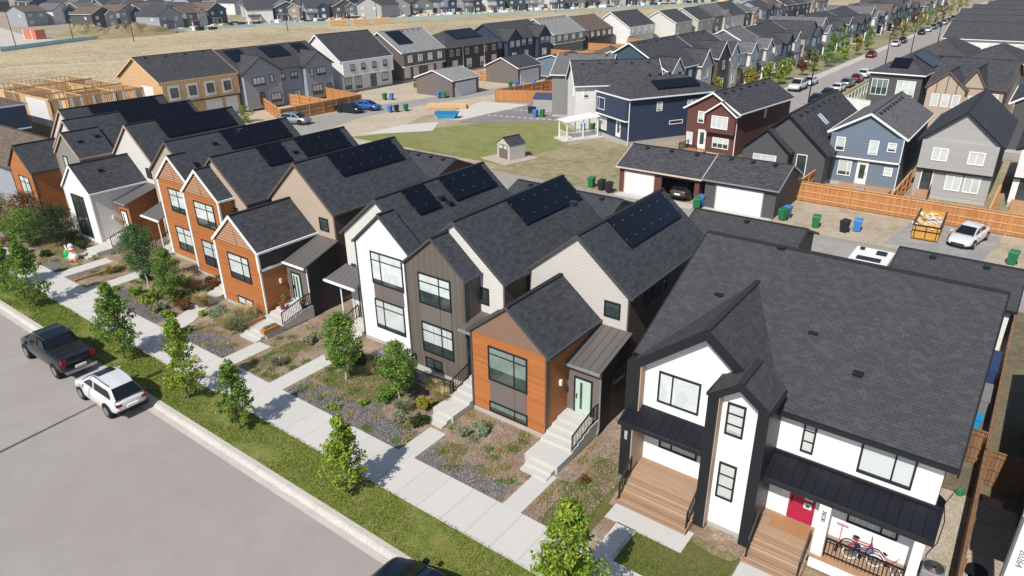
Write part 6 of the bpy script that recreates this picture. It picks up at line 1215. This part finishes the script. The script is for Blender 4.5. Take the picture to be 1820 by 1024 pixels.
# bicycles on the duplex porch
def bike(label, x, y, z_, rot, fr, wcol, s=1.):
    t = thing('bicycle', label, 'bicycle', (x, y, z_), rot, 'bicycles on the porch')
    for wx in (-.42*s, .42*s):
        m = M(); m.torus((wx, 0, .28*s), .26*s, .025*s, 'y', 24, 6); w_ = m.build('wheel', wcol, t, smooth=True); m = M()
        for k in range(8): A = k*math.pi/8; m.cyl((wx-.25*s*math.cos(A), 0, .28*s-.25*s*math.sin(A)), (wx+.25*s*math.cos(A), 0, .28*s+.25*s*math.sin(A)), .004, .004, 4, False)
        m.build('spokes', rim_m, w_)
    m = M(); P = lambda a, b: (a*s, 0, b*s); m.tube([P(-.42, .28), P(-.08, .3), P(.3, .62), P(-.2, .62), P(-.08, .3)], .022*s, 7); m.tube([P(-.42, .28), P(-.2, .62)], .016*s, 6); m.tube([P(.42, .28), P(.3, .62), P(.27, .74)], .02*s, 7); m.tube([P(-.2, .62), P(-.22, .72)], .016*s, 6); m.build('frame', fr, t)
    m = M(); m.tube([(.25*s, -.24*s, .8*s), (.27*s, 0, .76*s), (.25*s, .24*s, .8*s)], .014*s, 6); m.build('handlebar', black_metal, t); m = M(); m.ball((-.23*s, 0, .75*s), .1*s, 8, (1.3, .7, .4)); m.build('saddle', black_metal, t)
    m = M(); m.cyl((-.08*s, -.06*s, .28*s), (-.08*s, .06*s, .28*s), .07*s, .07*s, 12); m.build('pedals', black_metal, t); return t
bike('blue child bicycle with white tyres leaning at the porch railing', -1.35, 21.75, .87, R(8), pb, white_plastic, .92); bike('red bicycle behind the blue one on the porch', -1.45, 22.05, .87, R(4), red_paint, rubber, 1.0); bike('pink and white small bicycle at the right end of the porch', -.55, 21.85, .87, R(-30), plain('pink_paint', (.6, .2, .3), .4), white_plastic, .8)
t = thing('scooter', 'thin pink kick scooter standing by the porch window', 'scooter', (-2.2, 22.2, .87), world=True); m = M(); m.tube([(-2.2, 22.2, .92), (-2.2, 22.25, 1.75)], .02, 6); m.tube([(-2.4, 22.25, 1.75), (-2.0, 22.25, 1.75)], .018, 6); m.build('stem', MATS['pink_paint'], t); m = M(); m.box(-2.25, -2.15, 21.7, 22.2, .92, .95); m.build('board', black_metal, t)
t = thing('garage_clutter', 'red and green ride-on mower inside the open maroon garage', 'mower', (-28.0, 60.6, 0), R(90)); m = M(); m.box(-.6, .5, -.35, .35, .3, .6); m.build('hood', red_paint, t, bevel=.06); m = M(); m.box(-.3, .1, -.25, .25, .6, .95); m.build('seat', binm['green'], t, bevel=.05)
for a in (-.45, .4):
    for b in (-.4, .4): m = M(); m.cyl((a, b-.06, .22), (a, b+.06, .22), .22, .22, 12); m.build('wheel', rubber, t)
t = thing('grill', 'black covered barbecue on the dark stone yard', 'barbecue', (-61.3, 86.4, 0)); m = M(); m.box(-.6, .6, -.3, .3, .3, 1.05); m.build('cover', black_trim, t, bevel=.1); m = M(); m.box(-.5, -.45, -.2, .2, 0, .3); m.box(.45, .5, -.2, .2, 0, .3); m.build('legs', black_metal, t)
t = thing('patio_table', 'dark cover over patio furniture behind the long cedar fence at the pale grey house', 'covered furniture', (-3.7, 67.5, 0), R(-3)); m = M(); m.box(-1.6, 1.6, -.7, .7, .05, .85); m.build('cover', black_trim, t, bevel=.1)
for i, (x, y) in enumerate(((-6.9, 69.2), (-12.0, 69.8))): t = thing('heat_pump', ('grey condenser unit by the rear steps of the pale grey house', 'grey condenser unit behind the slate blue house')[i], 'air conditioner', (x, y, 0)); m = M(); m.box(-.4, .4, -.35, .35, .05, .85); m.build('cabinet', gutter_m, t, bevel=.04); m = M(); m.torus((0, -.37, .45), .26, .02, 'y'); m.build('fan_guard', black_metal, t)
m = M(); m.box(-20.9, -20.2, 61, 63.5, 0, .01)

rc = random.Random(31)
for nm__, mt__ in (('pale', housewrap), ('wooden', raw_wood), ('dark', black_trim)):
    m = M()
    for _ in range(70):
        i = rc.randrange(len(P1)-1); f = rc.random(); x = P1[i][0]+(P1[i+1][0]-P1[i][0])*f+rc.uniform(-1, 10); y = P1[i][1]+(P1[i+1][1]-P1[i][1])*f+rc.uniform(-3, 3); a, b, c = rc.uniform(.4, 2.2), rc.uniform(.4, 1.4), rc.uniform(.3, 1.5); m.box(x-a, x+a, y-b, y+b, 0, c)
    off(); tag(m.build('building_materials', mt__), f'{nm__} heaps of building materials strewn before the far houses', 'construction clutter', kind='stuff')

for lb, x, y, sx, sy, h, mt in (('dark blue storage box in the shade between the duplex and the brown fence', .85, 39.0, .4, 1.2, 1.5, plain('storage_blue', (.03, .05, .13), .5)), ('grey covered stack behind the dark blue storage box beside the duplex', .85, 36.2, .38, .9, 1.1, grey_trim), ('bright blue tub at the duplex side by the brown fence', .85, 34.4, .3, .3, .7, MATS['bright_blue'])):
    t = thing('storage_box', lb, 'storage box', (x, y, 0)); m = M(); m.box(-sx, sx, -sy, sy, .02, h); m.build('box', mt, t, bevel=.04); m = M(); m.box(-sx-.03, sx+.03, -sy-.03, sy+.03, h, h+.06); m.build('lid', mt, t)
# ================= VEGETATION =================
G1 = 'young street trees on the grass verge'
tree('street_tree', 'bright lime street tree at the bottom edge in front of the white duplex', (-8.65, 14.15, 0), 5.3, 1.25, 1.0, leaf_lime, 1, 8400, 0.076, 'cone', group=G1)
tree('street_tree', 'yellow-green street tree opposite the brown mulch yard of the mint door house', (-19.55, 14.15, 0), 3.9, .95, .75, leaf_lime, 2, 6000, 0.068, 'cone', group=G1)
tree('street_tree', 'slim street tree right of the white SUV', (-27.3, 14.15, 0), 3.8, .85, .9, leaf_mid, 3, 5200, 0.065, 'cone', group=G1)
tree('street_tree', 'street tree standing just behind the white SUV', (-31.8, 14.15, 0), 4.6, 1.05, .9, leaf_lime, 4, 6400, 0.068, 'cone', group=G1)
tree('street_tree', 'broad street tree beside the black pickup', (-38.6, 14.2, 0), 4.7, 1.2, .8, leaf_mid, 5, 7200, 0.072, 'cone', group=G1)
tree('street_tree', 'dark street tree past the nose of the black pickup', (-50.4, 14.15, 0), 4.6, 1.25, .9, leaf_mid, 6, 6400, 0.079, 'cone', group=G1)
tree('street_tree', 'street tree second from the left edge of the verge', (-55.2, 14.2, 0), 4.3, 1.2, .9, leaf_mid, 7, 5600, 0.079, 'cone', group=G1)
tree('street_tree', 'street tree cut by the left edge of the photo', (-61.5, 14.3, 0), 4.4, 1.3, .9, leaf_mid, 8, 4800, 0.086, 'cone', group=G1)
# yard trees
tree('yard_tree', 'rounded green tree on a pale trunk in front of the white gabled townhouse', (-26.5, 20.1, 0), 3.9, 1.05, 1.1, leaf_mid, 11, 8400, 0.061, 'egg', pale_bark, trunk_r=.05)
tree('yard_tree', 'looser green tree on a thin pinkish trunk in front of the taupe townhouse', (-22.5, 20.15, 0), 3.5, .95, 1.15, leaf_mid, 12, 6000, 0.061, 'egg', pale_bark, trunk_r=.045)
tree('yard_tree', 'dense clipped oval tree on a bare pale trunk left of the orange gables', (-47.1, 20.1, 0), 4.6, 1.25, 1.35, leaf_bluish, 13, 13000, 0.054, 'egg', pale_bark, trunk_r=.06)
tree('yard_tree', 'upright bushy tree directly in front of the tall orange gables', (-43.6, 20.0, 0), 3.7, .95, .3, leaf_mid, 14, 8400, 0.061, 'egg')
tree('yard_tree', 'dark leafy tree between the inflatable and the white gabled bay', (-60.8, 20.2, 0), 3.4, 1.7, .8, leaf_dark, 15, 5040, 0.072, 'ball')
tree('yard_tree', 'reddish-green tree in front of the last orange bay', (-66.0, 20.0, 0), 3.6, 1.8, .8, leaf_rust, 16, 4320, 0.079, 'ball')
tree('yard_tree', 'mid-green spreading tree left of the inflatable', (-63.4, 18.8, 0), 3.0, 1.6, .7, leaf_mid, 17, 4320, 0.079, 'ball'); tree('yard_tree', 'leafy tree at the left edge beyond the pavement', (-69.8, 18.6, 0), 3.4, 1.7, .8, leaf_mid, 18, 3600, 0.086, 'ball')
# shrubs
def S(nm_, lb, x, y, r, h, mt, sd, n=800, sz=.06): return shrub(nm_, lb, (x, y, 0), r, h, mt, sd, n, sz)
S('shrub', 'round silver-green shrub by the low basement window of the low orange townhouse', -38.3, 20.3, .85, .95, leaf_silver, 30, 2600, .06)
S('shrub', 'small pale green shrub in front of the mint door townhouse', -17.6, 20.75, .5, .6, leaf_silver, 31, 1300, .055); S('shrub', 'tiny pale green shrub hugging the concrete step of the mint door townhouse', -18.2, 20.1, .38, .45, leaf_silver, 32, 900, .055)
S('shrub', 'low bright green shrub under the dense oval tree', -46.6, 19.0, .6, .6, leaf_lime, 33); S('shrub', 'lime shrub right of the dense oval tree', -45.3, 19.8, .55, .9, leaf_lime, 34); S('shrub', 'dark rust shrub by the foot of the tall orange gables', -42.7, 22.6, .8, 1.2, leaf_rust, 35, 1500)
S('shrub', 'bronze bush between the upright tree and the stone steps', -41.9, 19.7, .7, .9, leaf_rust, 36, 1200); S('shrub', 'grey-green bush in front of the upright tree', -43.0, 18.6, .6, .6, leaf_grey, 37, 900); S('shrub', 'low green mound beside the curved path', -41.6, 18.4, .55, .5, leaf_lime, 38)
S('shrub', 'green bush against the foot of the smooth white gable', -25.0, 22.3, .7, 1.0, leaf_mid, 39, 1400); S('shrub', 'olive bush beside the window well of the taupe townhouse', -22.9, 21.2, .5, .6, leaf_grey, 40)
S('shrub', 'golden bush left of the wide concrete steps', -21.2, 20.6, .45, .9, leaf_yellow, 41, 1000); S('shrub', 'low green clump on the dark gravel', -24.0, 19.0, .3, .4, leaf_lime, 42, 500); S('shrub', 'low green clump spilling onto the pavement', -24.9, 17.9, .45, .25, leaf_lime, 43, 600); S('shrub', 'grey-green clump at the path corner', -21.4, 19.2, .5, .45, leaf_grey, 44, 800)
S('shrub', 'dark shaded bush by the lower steps', -20.5, 19.5, .5, .5, leaf_dark, 45, 800); S('shrub', 'leafy clump along the walk near the pavement trees', -48.7, 18.3, .5, .35, leaf_lime, 46, 600); S('shrub', 'dark bush beside the rail of the white gabled bay', -58.9, 20.9, .5, .7, leaf_dark, 47, 700); S('shrub', 'low red-leafed bush by the last orange bay', -67.5, 21, .8, 1.0, leaf_rust, 48, 900)
S('shrub', 'small dry bush on the brown mulch right of the mint door steps', -11.9, 20.6, .3, .3, leaf_rust, 49, 300); S('shrub', 'green bush at the porch edge below the bicycles', -2.6, 19.7, .35, .35, leaf_dark, 50, 500); S('shrub', 'leafy weed clump on the lawn path edge', -40.0, 19.9, .35, .3, leaf_lime, 51, 400)
S('shrub', 'hosta clump on the dark gravel below the low orange townhouse', -38.6, 18.2, .45, .3, leaf_lime, 52, 500)
for i, (x, y, r, h, mt, lb) in enumerate(((-36.9, 20.9, .8, 1.2, leaf_straw, 'tall straw-coloured grass left of the planter steps'), (-36.2, 20.2, .85, 1.0, leaf_grey, 'blue-green ornamental grass nearest the planter steps'), (-36.9, 19.9, .7, .9, leaf_straw, 'straw-coloured grass clump on the gravel edge'), (-41.2, 20.6, .6, 1.0, leaf_straw, 'bronze grass clump beside the stone steps'), (-25.6, 22.8, .5, 1.4, leaf_straw, 'pale feathery grass at the white gable'), (-22.0, 19.9, .5, .6, leaf_grey, 'grey grass clump under the thin pinkish trunk'), (-20.9, 21.5, .5, .8, leaf_straw, 'dry grass at the railing of the taupe townhouse'))):
    tuft('ornamental_grass', lb, (x, y, 0), r, h, mt, 60+i, 900)
m = M(); 
rs = random.Random(99)
# trees along the side street
cols = [leaf_yellow, leaf_lime, leaf_mid, leaf_rust]
P = [(-43.0, 112, 3.4), (-42.2, 124, 4.0), (-40.4, 121.5, 4.2), (-39.8, 127, 4.5), (-39.6, 133, 4.2), (-40.2, 139, 4.0), (-39.4, 146, 3.8), (-39.4, 153, 4.2), (-38.6, 161, 5.0), (-38.8, 168, 7.5), (-38.9, 176, 4.5), (-38.6, 186, 4.4), (-38.6, 198, 5), (-38.6, 230, 5), (-38.8, 244, 5), (-38.8, 258, 5.5), (-38.6, 272, 5.5), (-38.8, 288, 5.5), (-38.8, 304, 5.5), (-39, 322, 6), (-39, 342, 6), (-39.2, 366, 6), (-39.5, 395, 6)]
for i, (x, y, h) in enumerate(P):
    c = (0, 0, 0, 1, 1, 1, 3, 2, 2, 2, 1, 0, 2, 3, 0, 3, 0, 1, 0, 3, 0, 1, 0)[i]; tree('street_tree', f'{["yellow", "lime", "green", "rust"][c]} tree, {ORD[i]} along the left pavement of the side street', (x, y, 0), h, h*.26, .8, cols[c], 100+i, 700, .2, 'egg', group='trees along the side street')
for i, (x, y) in enumerate(((-43.5, 140), (-43, 147), (-42, 156), (-42.6, 172), (-42.4, 190))): shrub('shrub', f'{ORD[i]} reddish hedge bush in the front gardens of the side street', (x, y, 0), 1.7, 1.3, leaf_rust, 140+i, 500, .16)
shrub('shrub', 'green bush beside the taupe garage', (-89.5, 92, 0), 1.4, 2.4, leaf_mid, 160, 800, .14); tree('small_tree', 'scrubby sapling behind the leaning cedar boards', (-92.5, 58.5, 0), 2.4, 1.3, .2, leaf_mid, 161, 700, .12, 'ball')
shrub('shrub', 'green bush at the side of the panelled charcoal house', (-13.4, 112, 0), 1.1, 2.0, leaf_mid, 162, 600, .14)
# lawn blades on the verge and lawns: nobody could count them
def blades(name, polys, n, hgt, seed, mat):
    rr_ = random.Random(seed); m = M()
    for (x0, x1, y0, y1, k) in polys:
        for _ in range(int(n*k)):
            x = x1-(x1-x0)*rr_.random()**1.3 if k > .3 else rr_.uniform(x0, x1); y = rr_.uniform(y0, y1)
            if math.sin(x*1.3+math.sin(y*2.1)*1.4)+math.sin(x*.47+y*1.7)*.9+rr_.gauss(0, .5) < -.9: continue
            A = rr_.uniform(0, 6.28); h = hgt*rr_.uniform(.5, 1.3); w_ = .012+.004*(-x)/12; dx, dy = math.cos(A)*w_, math.sin(A)*w_; lx, ly = rr_.gauss(0, .03), rr_.gauss(0, .03)
            m.face([(x-dx, y-dy, 0), (x+dx, y+dy, 0), (x+lx, y+ly, h)])
    off(); o = m.build(name, mat, fix=False); return tag(o, kind='stuff')
tag(blades('lawn_grass', [(-62, -2, 13.18, 15.32, 1)], 52000, .075, 1, grass_blade), 'short mown grass blades covering the verge between kerb and pavement', 'grass')
tag(blades('yard_grass', [(-8.9, -5.1, 17.5, 19.3, .25), (-6.9, -5.1, 19.2, 20.3, .1), (-12.1, -10.5, 17.6, 22.4, .25), (-28.2, -23, 19.2, 22, .2), (-32.4, -31, 18.2, 21.4, .08)], 26000, .07, 2, grass_blade), 'thin grass growing in the front yards', 'grass')

# loose bark chips, stones and weeds in the beds
def inr(x, y, rs): return any(a <= x <= b and c <= y <= d for a, b, c, d in rs)
PATHS = [(-13.95, -12.9, 17, 24), (-14.9, -13.0, 19.5, 27), (-19.95, -18.85, 17, 20), (-20.7, -19.2, 19, 25), (-19.2, -14.8, 21.9, 27), (-29.65, -28.4, 17, 22.5), (-34.05, -32.8, 17, 20), (-36, -33.8, 19.4, 27), (-40.7, -36, 21.9, 27), (-24.7, -20.6, 21.8, 27), (-29.3, -24.9, 22.7, 27), (-42.2, -39.1, 17, 23), (-50.7, -49.2, 17, 23), (-46.6, -42.2, 23.4, 27), (-10.7, 2, 17, 27), (-55.4, -53.9, 17, 22), (-58, -56, 20, 27)]
def chips(name, label, n, size, mat, seed, box, cat='bark chips', tall=0, clump=None):
    r = random.Random(seed); m = M(); cl = [(r.uniform(box[0], box[1]), r.uniform(box[2], box[3])) for _ in range(clump or 0)]
    for _ in range(n):
        if clump: c = r.choice(cl); x, y = c[0]+r.gauss(0, .16), c[1]+r.gauss(0, .16)
        else: x, y = box[1]-(box[1]-box[0])*r.random()**1.5, r.uniform(box[2], box[3])
        if inr(x, y, PATHS) or y < 17.5: continue
        A = r.uniform(0, 6.283); s_ = size*r.uniform(.5, 1.4); c, d = math.cos(A)*s_, math.sin(A)*s_
        if tall: h = tall*r.uniform(.4, 1.2); lx, ly = r.gauss(0, h*.35), r.gauss(0, h*.35); m.face([(x-c*.3, y-d*.3, 0), (x+c*.3, y+d*.3, 0), (x+lx, y+ly, h)])
        else: z = .03; m.face([(x-c, y-d, z+r.uniform(0, .03)), (x+d*.4, y-c*.4, z), (x+c, y+d, z+r.uniform(0, .04)), (x-d*.4, y+c*.4, z)])
    off(); tag(m.build(name, mat, fix=False), label, cat, kind='stuff')
chip_m = leafy('bark_chip', [(.10, .065, .045), (.22, .15, .11), (.36, .28, .22), (.46, .38, .31)], .9, 0)
chips('bark_chips', 'loose brown bark chips over the front garden beds', 42000, .035, chip_m, 1, (-62, -10.7, 17.5, 23.5))
stone_m = leafy('dark_stone_chip', [(.05, .05, .052), (.12, .118, .12), (.22, .215, .21), (.32, .31, .30)], .9, 0)
r = random.Random(4); m = M()
for (x0, x1, y0, y1, n) in ((-28.2, -20.2, 17.5, 18.9, 9000), (-18.7, -14.1, 17.5, 18.4, 4500), (-38.8, -34.2, 17.5, 18.5, 3500), (-48.9, -41.5, 17.5, 18.9, 4500)):
    for _ in range(n): x, y = r.uniform(x0, x1), r.uniform(y0, y1); s_ = r.uniform(.015, .04); A = r.uniform(0, 6.28); c, d = math.cos(A)*s_, math.sin(A)*s_; m.face([(x-c, y-d, .02), (x+d*.7, y-c*.7, .03), (x+c, y+d, .045), (x-d*.7, y+c*.7, .03)])
off(); tag(m.build('gravel_stones', stone_m, fix=False), 'loose dark stones in the gravel strips beside the pavement', 'gravel', kind='stuff')
chips('dry_weeds', 'dry straw weeds scattered over the front garden beds', 44000, .05, leaf_straw, 2, (-62, -10.7, 17.6, 23.2), 'weeds', .16, 190)
chips('green_weeds', 'green weeds scattered over the front garden beds', 20000, .06, leaf_mid, 3, (-62, -10.7, 17.6, 22.8), 'weeds', .15, 150)
more = [(-25.7, 21.5, .5, .7, leaf_straw, 'dry grass tussock in the bed between the two pale-trunked trees'), (-23.6, 21.9, .55, .8, leaf_grey, 'grey-green grass tussock before the taupe townhouse'), (-21.7, 21.8, .5, 1.0, leaf_straw, 'tall golden grass by the dark rail of the taupe townhouse'), (-27.9, 21.6, .5, .6, leaf_straw, 'dry grass at the path edge of the smooth white gable'), (-45.0, 21.6, .8, 1.1, leaf_straw, 'bronze seed-head grass behind the upright bushy tree'), (-48.3, 21.6, .7, .9, leaf_straw, 'dry grass behind the dense oval tree'), (-52.0, 20.0, .6, .7, leaf_straw, 'dry grass in the timber-edged bed'), (-30.9, 19.0, .5, .5, leaf_grey, 'sparse grass in the shaded mulch bed')]
for i, (x, y, r_, h, mt, lb) in enumerate(more): tuft('ornamental_grass', lb, (x, y, 0), r_, h, mt, 200+i, 800)
for i, (x, y, r_, h, mt, lb) in enumerate(((-44.6, 18.9, .7, .8, leaf_lime, 'yellow-green bush left of the upright bushy tree'), (-42.4, 20.9, .7, 1.0, leaf_dark, 'dark bush behind the bronze bush'), (-48.6, 20.8, .6, .9, leaf_dark, 'dark bush at the rail beside the dense oval tree'), (-23.2, 20.0, .6, .9, leaf_mid, 'suckering green bush at the foot of the thin pinkish trunk'), (-27.3, 21.9, .55, .6, leaf_dark, 'dark low bush under the smooth white gable'), (-62.0, 21.4, .8, 1.1, leaf_mid, 'green bush under the tall dark window'), (-64.8, 17.9, .8, .9, leaf_rust, 'reddish bush by the pavement at the left'), (-59.6, 18.4, .5, .5, leaf_dark, 'low dark bush beside the inflatable'), (-68.0, 18.9, .9, 1.2, leaf_mid, 'green bush left of the reddish-green tree'), (-31.3, 21.6, .45, .5, leaf_grey, 'grey weedy clump by the canopy post'))):
    shrub('shrub', lb, (x, y, 0), r_, h, mt, 220+i, 1300, .065)
# timber edging, vents, meters
m = M(); m.box(-52.55, -52.45, 17.5, 22, 0, .14); off(); tag(m.build('timber_edging', cedar), 'long timber edging board beside the gravel strip', 'edging')
# ---------------- haze ----------------
hm = bpy.data.materials.new('haze_air'); hm.use_nodes = True; t = hm.node_tree; t.nodes.clear()
ov = t.nodes.new('ShaderNodeOutputMaterial'); pvn = t.nodes.new('ShaderNodeVolumePrincipled'); pvn.inputs['Color'].default_value = (.93, .96, 1, 1); pvn.inputs['Density'].default_value = .00016
pvn.inputs['Anisotropy'].default_value = .2
t.links.new(pvn.outputs[0], ov.inputs['Volume'])
m = M(); m.box(-720, 140, -14, 800, -1.0, 22.0); off(); hz = m.build('haze', hm); tag(hz, kind='stuff')
